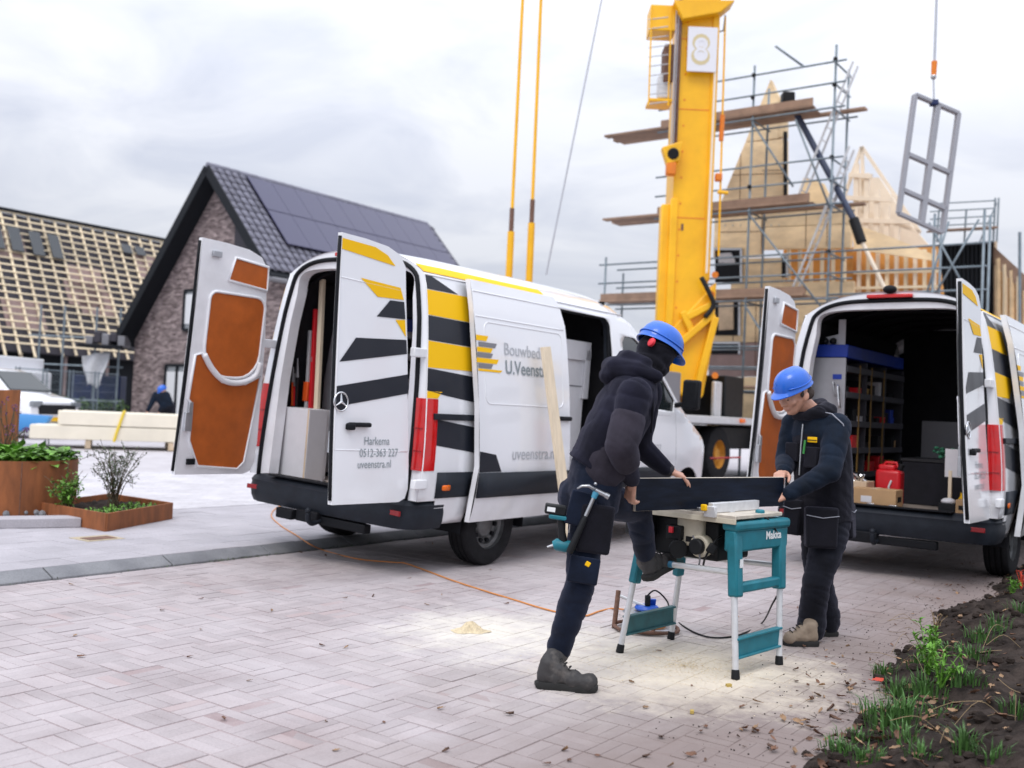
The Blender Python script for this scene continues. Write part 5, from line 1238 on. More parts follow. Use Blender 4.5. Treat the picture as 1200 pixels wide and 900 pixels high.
# roof slabs
def slab(name, a0, a1, th, mat, parent, s0, s1):
    d = (a1-a0); nrm = FW.cross(d).normalized(); nrm = nrm if nrm.z > 0 else -nrm
    return obj(name, MB().prism([a0+FW*s0, a1+FW*s0, a1+FW*s1, a0+FW*s1], -nrm*th), mat, parent), nrm
rf, nL = slab('roof', UP*ZR, LF*TL+UP*ZL, .22, m_black, house, 0, LEN)
rf2, nR = slab('roof', UP*(ZR-.01), LF*TRt+UP*ZRt, .22, m_black, house, 0.02, LEN)
for (b, nm) in ((LF*TL+UP*ZL, 'verge_board'), (LF*TRt+UP*ZRt, 'verge_board')): obj(nm, MB().beam(UP*(ZR-.10)-FW*.03, b-FW*.03-UP*.12, .30, .05, up=FW), m_black, house)
obj('gutter', MB().cyl(LF*TRt+UP*(ZRt-.12)-FW*.1, LF*TRt+UP*(ZRt-.12)+FW*LEN, .08, n=10), m_lgrey, house, smooth=40)
# tiles on the side that faces the street
dn = (LF*TRt+UP*ZRt-UP*ZR); SL = dn.length; dn.normalize()
tw, tl_ = .30, .345
def tile_mb():
    mb = MB(); n = 5
    for k, (q, z) in enumerate(((0, .02), (tl_*1.06, .055))):
        for i in range(n): u = i/(n-1); mb.v.append(Vector((u*tw*1.02, q, z+.045*math.sin(u*math.pi*1.25))))
    for i in range(n): u = i/(n-1); mb.v.append(Vector((u*tw*1.02, tl_*1.06, .01+.045*math.sin(u*math.pi*1.25))))
    mb.f = [(i, i+1, n+i+1, n+i) for i in range(n-1)]+[(n+i, n+i+1, 2*n+i+1, 2*n+i) for i in range(n-1)]; mb.m = [0]*len(mb.f)
    return mb
tmb = tile_mb(); tme = tmb.mesh('roof_tile', m_tile, smooth=True, fix=False)
rows, cols_ = int(SL/tl_), int(LEN/tw)
SOL = dict(c0=4, c1=cols_-1, r0=1, r1=rows-3)
trest = MB(); cnt = 0
mtx = lambda i, j: Matrix((( FW.x, dn.x, nR.x, 0), (FW.y, dn.y, nR.y, 0), (FW.z, dn.z, nR.z, 0), (0, 0, 0, 1)))
for i in range(cols_):
    for j in range(rows):
        hidden = SOL['c0']+1 < i < SOL['c1']-1 and SOL['r0'] < j < SOL['r1']-1
        if hidden: continue
        p = UP*ZR+FW*(i*tw)+dn*(j*tl_)+nR*.01
        if cnt < 300: o = link('roof_tile', tme, rf2); o.matrix_local = Matrix.Translation(p) @ mtx(i, j); cnt += 1
        else: m4 = Matrix.Translation(p) @ mtx(i, j); trest.add([m4 @ v for v in tmb.v], tmb.f)
if trest.v: obj('roof_tiles', trest, m_tile, rf2, smooth=True, kind='stuff', fix=False)
for i in range(int(LEN/.4)): obj('ridge_tile', MB().cyl(UP*(ZR+.0)+FW*(i*.4), UP*(ZR+.0)+FW*(i*.4+.42), .115, .13, n=10), m_tile, rf2, smooth=40)
sa = thing('solar_array', 'dark solar panels in two rows on the tiled roof of the brick house', 'solar panels', loc=HO)
so_, pw_, ph_ = 1.35, 1.02, 1.62
for r_ in range(2):
    for c_ in range(9):
        a = UP*ZR+FW*(so_+c_*pw_)+dn*(.30+r_*(ph_+.03))+nR*.16
        pn = obj('solar_panel', MB().prism([a, a+FW*(pw_-.012), a+FW*(pw_-.012)+dn*ph_, a+dn*ph_], nR*.04), m_solar, sa, bevel=.006)
for q in (.5, 1.5, 2.2, 3.2): obj('mounting_rail', MB().beam(UP*ZR+FW*so_+dn*q+nR*.12, UP*ZR+FW*(so_+9*pw_)+dn*q+nR*.12, .04, .06), m_black, sa)

# ------------------------------------------------------------------ house under construction: battened roof
R1 = D(0, 245, 42); H1 = Vector((R1.x, R1.y, 0))
bh = thing('timber_house', 'unfinished house with open lattice of pale battens on its roof', 'house', loc=H1)
ph1 = R(60); dn1 = -LF*math.cos(ph1)-UP*math.sin(ph1); n1 = -LF*math.sin(ph1)+UP*math.cos(ph1); SL1 = 6.9; S0, S1 = -6, 12
rid = UP*R1.z
obj('lattice_shade', MB().prism([rid+FW*S0-n1*.2, rid+FW*S1-n1*.2, rid+FW*S1+dn1*SL1-n1*.2, rid+FW*S0+dn1*SL1-n1*.2], -n1*.1), m_darksheet, bh)  # dark sheet standing in for the shaded inside seen between the battens
for i in range(30):
    s = S0+i*.6; 
    o = obj('rafter', MB().beam(rid+FW*s-n1*.05, rid+FW*s+dn1*(SL1+random.uniform(.0, .35))-n1*.05, .09, .05, up=n1), m_pine, bh)
for j in range(20):
    q = .08+j*.345; e = random.uniform(-.4, .3)
    s_lo = S0 if j < 13 else S0+0
    obj('batten', MB().beam(rid+FW*s_lo+dn1*q, rid+FW*(S1+e)+dn1*q, .055, .045, up=n1), m_pine, bh)
for k in range(9):
    s, q = random.uniform(-1, 9), random.uniform(.8, 5.5); obj('roof_board', MB().prism([rid+FW*s+dn1*q-n1*.14, rid+FW*(s+1.7)+dn1*q-n1*.14, rid+FW*(s+1.7)+dn1*(q+1.3)-n1*.14, rid+FW*s+dn1*(q+1.3)-n1*.14], -n1*.02), m_foil2, bh)
for (s, q, w, h) in ((-.75, .9, .52, 1.25), (.05, .9, .52, 1.25), (.95, .95, .52, 1.25), (1.8, .95, .5, 1.25), (5.4, .75, .5, .5), (6.1, .75, .5, .5)):
    a = rid+FW*s+dn1*q+n1*.05; obj('roof_window', MB().prism([a, a+FW*w, a+FW*w+dn1*h, a+dn1*h], n1*.06), m_glass, bh, bevel=.02)
obj('ridge_board', MB().beam(rid+FW*S0, rid+FW*S1, .12, .2), m_black, bh)
wb = rid+dn1*SL1; 
obj('lower_wall', MB().prism([Vector((wb.x, wb.y, 0))+LF*.6+FW*S0, Vector((wb.x, wb.y, 0))+LF*.6+FW*S1, wb+LF*.6+FW*S1+UP*.3, wb+LF*.6+FW*S0+UP*.3], LF*.2), m_black, bh)
for i in range(10): 
    b = Vector((wb.x, wb.y, 0))+LF*.45+FW*(S0+i*1.9); obj('stud', MB().beam(b, b+UP*3.2, .1, .1), m_pine if i % 3 == 0 else m_foil2, bh)
# ------------------------------------------------------------------ things in front of it
m_blueT = M('blue tarp', (.007, .018, .075), .6, var=.3, scale=3); m_tarp = M('white tarp', (.62, .63, .66), .6, var=.1)
# scaffold tubes with a tarp
t = thing('site_fence', 'see-through metal site fence in front of the dark unfinished house', 'fence', loc=G(100, 490, 0)*.0+D(62, 470, 31))
fo_ = Vector(t.location); fo_.z = 0; t.location = fo_
fdir = (D(150, 470, 33)-D(62, 470, 31)); fdir.z = 0; fl_ = fdir.length; fdir.normalize()
for k in range(4):
    b = fdir*(k*fl_/3)-fdir*1.2; 
    for dz in (0, .12): obj('post', MB().cyl(b+fdir*dz, b+fdir*dz+UP*2.05, .022, n=6), m_scaf, t)
    if k < 4:
        for z in (.15, 1.1, 2.0): obj('rail', MB().cyl(b+UP*z, b+fdir*(fl_/3)+UP*z, .018, n=6), m_scaf, t)
        mesh = MB()
        for q in range(14): mesh.cyl(b+fdir*(fl_/3*q/14)+UP*.15, b+fdir*(fl_/3*q/14)+UP*2, .004, n=4)
        for q in range(8): mesh.cyl(b+UP*(.15+q*.25), b+fdir*(fl_/3)+UP*(.15+q*.25), .004, n=4)
        obj('wire_mesh', mesh, m_scaf, t, kind='stuff')
for k, (px, h, r) in enumerate(((72, 1.2, .6), (93, 1.0, .55), (110, 1.05, .6), (128, 1.15, .6))):
    b = D(px, 485, 32+.4*k); b.z = 0; random.seed(60+k); tt = thing('hedge_bush', 'dark green bush standing behind the site fence', 'bush', loc=b, group='bushes behind the site fence'); mb = MB(); st = MB()
    for q in range(420): p = Vector((random.gauss(0, r*.45), random.gauss(0, r*.4), h*random.random()**.8)); leaf(mb, p, rv(), UP, .14, .10)
    for q in range(6): st.tube([(0, 0, 0), (random.gauss(0, .2), random.gauss(0, .2), h*.8)], .02, 5)
    obj('foliage', mb, m_green, tt, fix=False, kind='stuff'); obj('stems', st, m_stem, tt, kind='stuff')
t0 = D(112, 418, 35)
mb = MB(); nw, nh = 9, 12
for i in range(nw+1):
    for j in range(nh+1):
        u, v_ = i/nw, j/nh; mb.v.append(t0+Vector(((u-.5)*(.95-.35*v_)+.12*math.sin(v_*5)*(u-.5), .12*math.sin(u*9+v_*3), -v_*1.05+.08*math.sin(u*7)*v_+.22*u*(1-v_))))
mb.f = [(i*(nh+1)+j, (i+1)*(nh+1)+j, (i+1)*(nh+1)+j+1, i*(nh+1)+j+1) for i in range(nw) for j in range(nh)]; mb.m = [0]*len(mb.f)
o = obj('hanging_tarp', mb, m_tarp, smooth=True); tag(o, 'white tarp hanging from a scaffold at the unfinished house', 'tarp'); o.modifiers.new('thickness', 'SOLIDIFY').thickness = .01
t = thing('tube_scaffold', 'dark scaffold of tubes with a loaded platform beside the brick gable', 'scaffold', loc=(t0.x, t0.y+.3, 0)); o0 = Vector(t.location)
for px in (42, 70, 108, 136):
    a = D(px, 470, 35.2); a.z = 0; obj('upright', MB().cyl(a-o0, a-o0+UP*4.4, .035, n=6), m_scaf, t)
for z in (1.1, 2.3, 3.3): 
    a, b = D(30, 460, 35.2), D(142, 460, 35.2); obj('ledger', MB().cyl(Vector((a.x, a.y, z))-o0, Vector((b.x, b.y, z))-o0, .03, n=6), m_scaf, t)
a, b = D(95, 460, 35.1), D(145, 460, 35.1); obj('platform', MB().beam(Vector((a.x, a.y, 3.0))-o0, Vector((b.x, b.y, 3.0))-o0, 1.0, .10), m_black, t)
for k in range(5): obj('stacked_load', MB().box(Vector((a.x+.3+k*.28, a.y, 3.2+.12*(k % 2)))-o0, (.26, .6, .3+.1*(k % 3))), m_darksheet if k % 2 else m_lgrey, t, bevel=.03)
# blue sheet behind the fence
a, b = D(82, 470, 36), D(140, 470, 36); tag(obj('site_container', MB().prism([Vector((a.x, a.y, .1)), Vector((b.x, b.y, .1)), Vector((b.x, b.y, 2.0)), Vector((a.x, a.y, 2.0))], (0, .6, 0)), m_blueT, bevel=.03), 'dark blue container behind the site fence', 'container')
# ------------------------------------------------------------------ parked white car and box truck at the left edge
def simple_car(name, label, nose, heading, prof, width, paint, wheelx, hw=.34, cat='car', glass=None, dark=None):
    """side profile extruded with tumblehome; local x forward (nose at 0, tail negative)"""
    t = thing(name, label, cat, loc=nose, rz=heading)
    mb = MB(); n = len(prof); ys = [-1, -.9, 0, .9, 1]
    for y in ys:
        for x, z in prof:
            tum = 1-.16*max(0, (z-.95))/.7; inset = .0 if abs(y) < .95 else .06
            mb.v.append(Vector((x-(.05 if abs(y) == 1 and x > -.2 else 0), y*width/2*tum, z-(inset if z > 1.0 else 0))))
    k = n
    mb.f = [(a*k+i, a*k+(i+1) % k, (a+1)*k+(i+1) % k, (a+1)*k+i) for a in range(4) for i in range(k)]+[tuple(range(k)), tuple(4*k+i for i in range(k))]; mb.m = [0]*len(mb.f)
    obj('body', mb, paint, t, smooth=35)
    for x in wheelx:
        for sg in (-1, 1):
            wh = obj('wheel', MB().lathe([(.2, -.1), (hw-.03, -.11), (hw, -.07), (hw, .07), (hw-.03, .11), (.2, .1)], (x, sg*(width/2-.1), hw), 'Y', 24), m_tyre, t, smooth=40); obj('rim', MB().lathe([(.0, sg*.07), (.2, sg*.09)], (x, sg*(width/2-.1), hw), 'Y', 20), m_rim, wh)
    return t
nose = D(66, 478, 27.0); nose.z = 0
hdg = math.atan2(-.30, 1.0)
car = simple_car('parked_car', 'white car with dark grille parked behind the timber beams', nose, hdg, [(0, .35), (.04, .70), (0, 1.06), (-.15, 1.14), (-.85, 1.30), (-1.55, 1.84), (-1.9, 1.92), (-3.8, 1.92), (-4.2, 1.2), (-4.25, .4)], 1.8, m_white, (-.8, -3.4))
obj('windscreen', MB().prism([(-.90, -.74, 1.33), (-.90, .74, 1.33), (-1.52, .64, 1.81), (-1.52, -.64, 1.81)], (.04, 0, .04)), M('car windscreen', (.05, .06, .065), .08, spec=.5), car)
obj('grille', MB().box((.03, 0, .86), (.08, 1.35, .26)), m_dark, car, bevel=.03)
obj('lower_grille', MB().box((.03, 0, .45), (.06, 1.4, .14)), m_dark, car, bevel=.03)
for sg in (-1, 1):
    obj('headlight', MB().box((-.02, sg*.72, 1.0), (.16, .34, .17)), m_winglass, car, bevel=.03)
    obj('side_glass', MB().prism([(-1.3, sg*.84, 1.34), (-3.6, sg*.84, 1.34), (-3.5, sg*.74, 1.80), (-1.8, sg*.74, 1.80)], (0, sg*.03, 0)), m_glass, car)
obj('number_plate', MB().box((.07, 0, .60), (.02, .5, .11)), m_yel, car)
tk = D(26, 450, 31); tk.z = 0
t = thing('box_truck', 'white box truck with a reddish side panel behind the parked car', 'truck', loc=tk, rz=hdg)
obj('cargo_box', MB().box((-3.0, 0, 1.62), (5.6, 2.2, 1.5)), m_white, t, bevel=.03)
obj('cab', MB().box((-.0, 0, 1.3), (.5, 2.0, 1.3)), m_white, t, bevel=.08); obj('red_panel', MB().box((-.55, -1.11, 1.85), (.9, .02, .6)), M('faded red', (.42, .12, .08), .6), t); obj('dark_panel', MB().box((-1.2, -1.11, 1.8), (.35, .02, .7)), m_darksheet, t)
for x in (-.2, -4.5):
    for sg in (-1, 1): obj('wheel', MB().lathe([(.05, -.1), (.38, -.1), (.40, -.05), (.40, .05), (.38, .1), (.05, .1)], (x, sg*.95, .40), 'Y', 20), m_tyre, t, smooth=40)
# blue wheelbarrow
wbp = G(36, 521, ZS); t = thing('wheelbarrow', 'blue wheelbarrow beside the end of the timber stack', 'wheelbarrow', loc=wbp, rz=.3)
mb = MB(); mb.v = [Vector(p) for p in ((-.25, -.22, .32), (.25, -.22, .32), (.25, .22, .32), (-.25, .22, .32), (-.42, -.33, .72), (.42, -.33, .68), (.42, .33, .68), (-.42, .33, .72))]; mb.f = [(0, 1, 2, 3), (0, 1, 5, 4), (1, 2, 6, 5), (2, 3, 7, 6), (3, 0, 4, 7)]; mb.m = [0]*5
o = obj('tub', mb, M('light blue tub', (.06, .27, .62), .45), t, bevel=.02); o.modifiers.new('t', 'SOLIDIFY').thickness = .015
obj('wheel', MB().lathe([(.02, -.03), (.15, -.045), (.19, -.02), (.19, .02), (.15, .045), (.02, .03)], (-.5, 0, .19), 'Y', 18), m_tyre, t, smooth=40)
for sg in (-1, 1): obj('handle', MB().tube([(-.5, sg*.06, .2), (-.2, sg*.2, .30), (.35, sg*.26, .42), (.85, sg*.28, .62)], .018, 8), m_scaf, t, smooth=True); obj('leg', MB().tube([(.30, sg*.24, .40), (.36, sg*.24, .0)], .016, 8), m_scaf, t)
# ------------------------------------------------------------------ stack of cream beams with a yellow strap
m_beam = M('cream timber beam', (.80, .74, .61), .65, var=.06, scale=2, rnd=.05)
a, b = G(35, 524, ZS), G(300, 531, ZS); a.y += 0; sdir = (b-a).normalized(); sn = Vector((-sdir.y, sdir.x, 0)); a = a-sdir*.0
bs = thing('timber_stack', 'stack of long cream timber beams on bearers with a yellow strap', 'timber stack', loc=a)
Lb = 11.0
for j in range(2):
    for i in range(6):  # rear rows added so that the ground under the stack falls in shade
        off = (.55 if j == 1 else 0)+random.uniform(-.08, .08)
        c0 = sdir*off+sn*(i*.30)+UP*(.20+.16+j*.33)
        obj('beam', MB().beam(c0, c0+sdir*Lb, .27, .31), m_beam, bs, bevel=.012)
for q in (1.2, 3.0, 5.4, 8.5): obj('bearer', MB().beam(sdir*q-sn*.15+UP*.10, sdir*q+sn*1.75+UP*.10, .12, .18), m_wood2, bs)
q = 1.75; obj('strap', MB().tube([sdir*q-sn*.15+UP*.18, sdir*(q+.05)-sn*.155+UP*.40, sdir*(q+.18)-sn*.15+UP*.87, sdir*(q+.2)+sn*.7+UP*.875], .035, 6), M('yellow strap', (.75, .55, .05), .6), bs)
# ------------------------------------------------------------------ worker bent over, far behind, in front of the brick gable
def far_worker():
    Yw = 29.0; P = lambda x, y, dy=0: D(x, y, Yw+dy); base = P(190, 500); base.z = 0
    pel, che, hd = P(197, 476), P(189, 463), P(190, 459); lat = Vector((.9, .3, 0))
    mb = MB(); torso(mb, [(pel, .15, .11), (pel.lerp(che, .5), .16, .12), (che, .17, .12)], lat); limb(mb, [che, hd], [.08, .07]); mb.sphere(hd, .11, 12, 8)
    for sg in (-1, 1):
        kn = pel+lat*(.10*sg)+Vector((-.05, -.05, -.40)); an = Vector((kn.x+.03, kn.y, .08)); limb(mb, [pel+lat*.09*sg, kn, an], [.09, .07, .05])
        sh = che+lat*.17*sg; limb(mb, [sh, sh+Vector((-.08, -.08, -.28)), sh+Vector((-.16, -.14, -.50))], [.06, .045, .035]); hand(mb, sh+Vector((-.16, -.14, -.50)), Vector((-.2, -.1, -1)), Vector((-.5, -.8, 0)), sg, .4)
    b = remesh('person', mb, .016, m_skin, None, 2); tag(b, 'worker in dark clothes and light blue helmet bending down before the brick house', 'person')
    mb = MB(); torso(mb, [(pel-UP*.05, .19, .16), (pel.lerp(che, .5), .21, .17), (che, .22, .17), (che+(che-pel)*.25, .10, .10)], lat)
    for sg in (-1, 1): sh = che+lat*.17*sg; limb(mb, [sh, sh+Vector((-.08, -.08, -.28)), sh+Vector((-.15, -.13, -.46))], [.10, .08, .06])
    remesh('jacket', mb, .02, m_jack, b, 3, .012, 6)
    mb = MB(); torso(mb, [(pel-UP*.12, .18, .15), (pel+UP*.02, .19, .16)], lat)
    for sg in (-1, 1): kn = pel+lat*(.10*sg)+Vector((-.05, -.05, -.40)); an = Vector((kn.x+.03, kn.y, .10)); limb(mb, [pel+lat*.09*sg, kn, an], [.12, .10, .09])
    remesh('trousers', mb, .02, m_trou2, b, 3, .012, 6)
    h = helmet('', frame_mx(hd+UP*.06, Vector((-.6, -.5, -.5)), Vector((-.3, -.2, .9))), False, parent=b)
far_worker()

# ------------------------------------------------------------------ the yellow mobile crane
CY = 21.0
def cr(px, py, dy=0): return D(px, py, CY+dy)
cb = cr(803, 470); crane = thing('mobile_crane', 'yellow mobile tower crane on truck wheels with a tall mast and number 8 sign', 'crane', loc=(cb.x, cb.y, 0)); CO = Vector((cb.x, cb.y, 0))
def CL(px, py, dy=0): return cr(px, py, dy)-CO
XC = CL(803, 300).x; ZT = 13.0
def mast(name, x0, x1, y0, y1, z0, z1, mat, bev=.03, parent=None): return obj(name, MB().box(((x0+x1)/2, (y0+y1)/2, (z0+z1)/2), (x1-x0, y1-y0, z1-z0)), mat, parent or crane, bevel=bev)
def xs(px, py): return CL(px, py).x
zz = lambda px, py: CL(px, py).z
mx0, mx1 = xs(787, 240), xs(832, 240)
ml = mast('mast', mx0, mx1, -.15, .9, zz(805, 440), ZT, m_crane)
mast('mast_flange', mx0-.05, mx0+.10, -.22, .3, 1.5, zz(790, 235), m_crane, .02)
mast('mast_edge', mx1-.12, mx1+.02, -.19, .2, zz(820, 330), ZT, m_crane, .015)
mast('side_rail', mx0-.22, mx0-.02, -.1, .25, 1.5, zz(780, 240), m_crane, .03)
obj('rope_bundle', MB().cyl((mx0-.02, -.22, zz(790, 180)), (mx0-.02, -.22, ZT), .05, n=8), m_rust, crane, smooth=True)
for q in range(3): obj('hoist_rope', MB().cyl((mx0-.10+q*.05, -.25, zz(790, 180)), (mx0-.10+q*.05, -.25, ZT), .012, n=6), m_cable, crane)
# foot of the mast: wedge, struts
obj('mast_foot', MB().prism([CL(772, 400, -.2), CL(840, 330, -.2), CL(836, 400, -.2), CL(824, 465, -.2), CL(806, 476, -.2), CL(782, 440, -.2), CL(770, 450, -.2)], (0, .9, 0)), m_crane, crane, bevel=.04)
for a, b, w in (((790, 408), (836, 368), .20), ((838, 372), (812, 470), .24), ((805, 372), (836, 356), .14), ((800, 365), (812, 392), .12)): obj('strut', MB().beam(CL(*a, -.28), CL(*b, -.28), .14, w, up=Vector((0, 1, 0))), m_crane, crane, bevel=.02)
obj('hose', MB().tube(catmull([CL(822, 325, -.35), CL(832, 345, -.4), CL(836, 358, -.4), CL(826, 372, -.4)], 5), .05, 8), m_dark, crane, smooth=True)
for p in ((834, 345), (836, 376), (838, 322), (838, 440)): obj('bolt_head', MB().cyl(CL(*p, -.35), CL(*p, -.22), .07, n=10), m_craneo, crane)
for z in (3.2, 5.6, 7.9, 9.4): obj('weld_seam', MB().box(((mx0+mx1)/2, -.152, z), (mx1-mx0-.05, .008, .02)), m_craneo, crane)
for k in range(14): obj('bolt_head', MB().cyl((mx0+.16, -.158, 2.6+k*.55), (mx0+.16, -.145, 2.6+k*.55), .022, n=6), m_craneo, crane)
obj('drain_slot', MB().box((mx0+.22, -.153, 5.4), (.05, .01, .14)), m_rust, crane)
# sheave block
obj('sheave_block', MB().prism([CL(776, 172, -.45), CL(800, 165, -.45), CL(797, 188, -.45), CL(782, 192, -.45)], (0, .25, 0)), m_crane, crane, bevel=.02); obj('sheave', MB().cyl(CL(789, 180, -.5), CL(789, 180, -.40), .12, n=16), m_dark, crane, bevel=.02)
obj('block_tail', MB().box(CL(786, 198, -.35), (.2, .2, .28)), m_craneo, crane, bevel=.03)
# cage platform on the left of the mast
cage = obj('cage_floor', MB().box(CL(772, 122, .1), (.5, .6, .06)), m_crane, crane, bevel=.01)
obj('cage_box', MB().box(CL(775, 27, .1), (.55, .6, .55)), m_crane, crane, bevel=.02); obj('cage_box', MB().box(CL(782, 78, .1), (.2, .5, .8)), m_rust, crane, bevel=.02); obj('white_cabinet', MB().box(CL(778, 104, .1), (.28, .3, .5)), m_alu, crane, bevel=.02)
for dx in (760, 783):
    for dy in (-.2, .35): obj('cage_post', MB().cyl(CL(dx, 124, dy), CL(dx+4, 8, dy), .018, n=6), m_crane, crane)
for y in range(20, 122, 11): obj('cage_rung', MB().cyl(CL(760, y+3, -.2), CL(783, y, -.2), .012, n=5), m_metal, crane)
# rods on the right of the mast
obj('side_rod', MB().cyl(CL(842, 300, -.1), CL(850, 20, -.1), .022, n=8), m_crane, crane); obj('side_rod_joint', MB().cyl(CL(845, 165, -.1), CL(847, 135, -.1), .05, n=8), m_craneo, crane)
obj('side_rod_hook', MB().cyl(CL(841, 225, -.12), CL(853, 226, -.12), .04, n=8), m_crane, crane); obj('rod_block', MB().box(CL(842, 208, -.1), (.14, .14, .16)), m_craneo, crane, bevel=.02)
obj('rod_arm', MB().tube([CL(838, 38, -.1), CL(848, 36, -.1), CL(850, 18, -.1)], .02, 6), m_lgrey, crane)
obj('conduit', MB().cyl(CL(828, 320, -.28), CL(838, 85, -.28), .025, n=8), m_paleply, crane)
obj('upper_bracket', MB().prism([CL(790, 0, -.4), CL(862, 0, -.4), CL(845, 14, -.4), CL(800, 22, -.4)], (0, .5, 0)), m_crane, crane, bevel=.02)
# sign
sg0 = CL(823, 58, -.30)
sgn = obj('sign', MB().box(sg0, (.62, .03, .95)), M('sign white', (.74, .74, .78), .5), crane, bevel=.01)
text_obj('sign_number', '8', .95, lambda x, y: sg0+Vector((x-.26, -.0185, y-.33)), M('pale gold', (.62, .52, .30), .5), sgn, sx=.95)
text_obj('sign_number_fill', '8', .72, lambda x, y: sg0+Vector((x-.20, -.021, y-.25)), M('sign white', (0, 0, 0)), sgn, sx=.95)
# pendant rods behind the striped van, thin stay
for a0, a1, jy in (((596, 330), (612.5, 0), 272), ((620, 330), (634, 0), 262)):
    p0, p1 = CL(*a0), CL(*a1); up_ = (p1-p0); obj('pendant_rod', MB().cyl(p0, p0+up_*1.35, .035, n=8), m_crane, crane, smooth=40)
    pj = p0.lerp(p1, (a0[1]-jy)/330); obj('turnbuckle', MB().cyl(p0-UP*.8, pj, .075, n=10), m_crane, crane, smooth=40); obj('clevis', MB().cyl(pj-UP*.06, pj+UP*.5, .05, n=8), m_rust, crane)
obj('stay_cable', MB().cyl(CL(640, 322), CL(640, 322)+(CL(705, 0)-CL(640, 322))*1.4, .020, n=6), m_cable, crane)
# chassis
wc = hit((843, 530), CO+Vector((CL(843, 530).x, 0, 0)), Vector((0, 1, 0)))-CO; wc.z = .665
def ch(s, t_, z): return wc*1+FW*s+LF*t_+UP*(z-.665)
def cbeam(nm, s0, s1, t0_, t1, z0, z1, mat, bev=.03): 
    c = (ch(s0, (t0_+t1)/2, (z0+z1)/2)+ch(s1, (t0_+t1)/2, (z0+z1)/2))/2; return obj(nm, MB().box(c, (s1-s0, t1-t0_, z1-z0), Matrix.Rotation(angF, 3, 'Z')), mat, crane, bevel=bev)
cbeam('chassis', -6, 6, .35, 2.2, .75, 1.25, m_dark); cbeam('deck_rail', -5, 1.6, -.15, .0, 1.30, 1.46, m_alu, .02); cbeam('deck', -6, 6, -.0, 2.6, 1.28, 1.40, m_dark)
cbeam('deck_box', .4, 1.4, .1, 2.2, 1.42, 2.35, m_dark); cbeam('deck_frame', -.1, .25, .1, .2, 1.42, 2.2, m_alu); cbeam('engine_cover', -5.8, -1.5, .2, 2.4, 1.4, 2.3, m_lgrey)
obj('side_lamp', MB().box(ch(.75, -.17, 1.39), (.22, .05, .09), Matrix.Rotation(angF, 3, 'Z')), m_amber, crane, bevel=.01)
for s in (-4.6, -1.7, 0, 3.2):
    wv = ch(s, .2, .665)
    def wheel_at(prof, n=36):
        mb = MB().lathe(prof, (0, 0, 0), 'Y', n); mb.xf(lambda p: wv+FW*p.x+LF*p.y+UP*p.z); return mb
    wh = obj('wheel', wheel_at([(.30, -.2), (.50, -.22), (.57, -.18), (.58, -.1), (.58, .1), (.57, .18), (.50, .22), (.30, .2)]), m_tyre, crane, smooth=40)
    obj('hub', wheel_at([(.0, -.14), (.12, -.16), (.14, -.08), (.27, -.06), (.30, -.15), (.31, -.2)], 24), M('hub ochre', (.50, .22, .02), .6, var=.3), wh, smooth=40)
obj('bar_marker', MB().cyl(CL(832, 537, -.9), CL(868, 536, -.9), .02, n=6), m_redd, crane)

# ------------------------------------------------------------------ window frame hanging from the crane
WYd = 17.0
wf = [D(1072, 111, WYd-.05), D(1123, 133, WYd+.05), D(1104, 273, WYd+.05), D(1053, 250, WYd-.05)]
m_wf = M('grey white window frame', (.32, .325, .36), .5, var=.05)
top = wf[0].lerp(wf[1], .44)
t = thing('hanging_window', 'grey window frame without glass hanging in the air on a hoisting rope', 'window frame', loc=top)
W0 = [p-top for p in wf]; nW = (W0[1]-W0[0]).cross(W0[3]-W0[0]).normalized()
def fb(a, b, w, nm='frame_bar'): return obj(nm, MB().beam(a, b, w, .11, up=nW), m_wf, t, bevel=.008)
e_ = lambda i, j, u: W0[i].lerp(W0[j], u)
fb(W0[0], W0[1], .058, 'head'); fb(W0[3], W0[2], .058, 'sill'); fb(W0[0], W0[3], .065, 'jamb'); fb(W0[1], W0[2], .065, 'jamb')
fb(e_(0, 1, .52), e_(3, 2, .52), .09, 'mullion')
for u in (.50, .80):
    fb(e_(0, 3, u), e_(0, 3, u).lerp(e_(1, 2, u), .48), .07, 'transom'); fb(e_(0, 3, u).lerp(e_(1, 2, u), .56), e_(1, 2, u), .07, 'transom')
hk = thing('hoist_hook', 'steel hoisting rope and hook from which the window frame hangs', 'hook', loc=top)
obj('sling', MB().cyl((0, 0, .0), D(1094, 92, WYd)-top, .014, n=6), m_cable, hk); obj('hook_block', MB().cyl(D(1094, 92, WYd)-top, D(1095, 72, WYd)-top, .04, .05, n=10), m_craneo, hk, smooth=40)
obj('shackle', MB().sphere(D(1094, 90, WYd)-top, .05, 10, 8), m_steel, hk, smooth=True); obj('sling_pad', MB().box((0, 0, .0), (.12, .14, .10)), m_blueT, hk, bevel=.02)
obj('rope', MB().cyl(D(1095, 75, WYd)-top, D(1095, 75, WYd)-top+UP*6, .022, n=6), m_cable, hk)

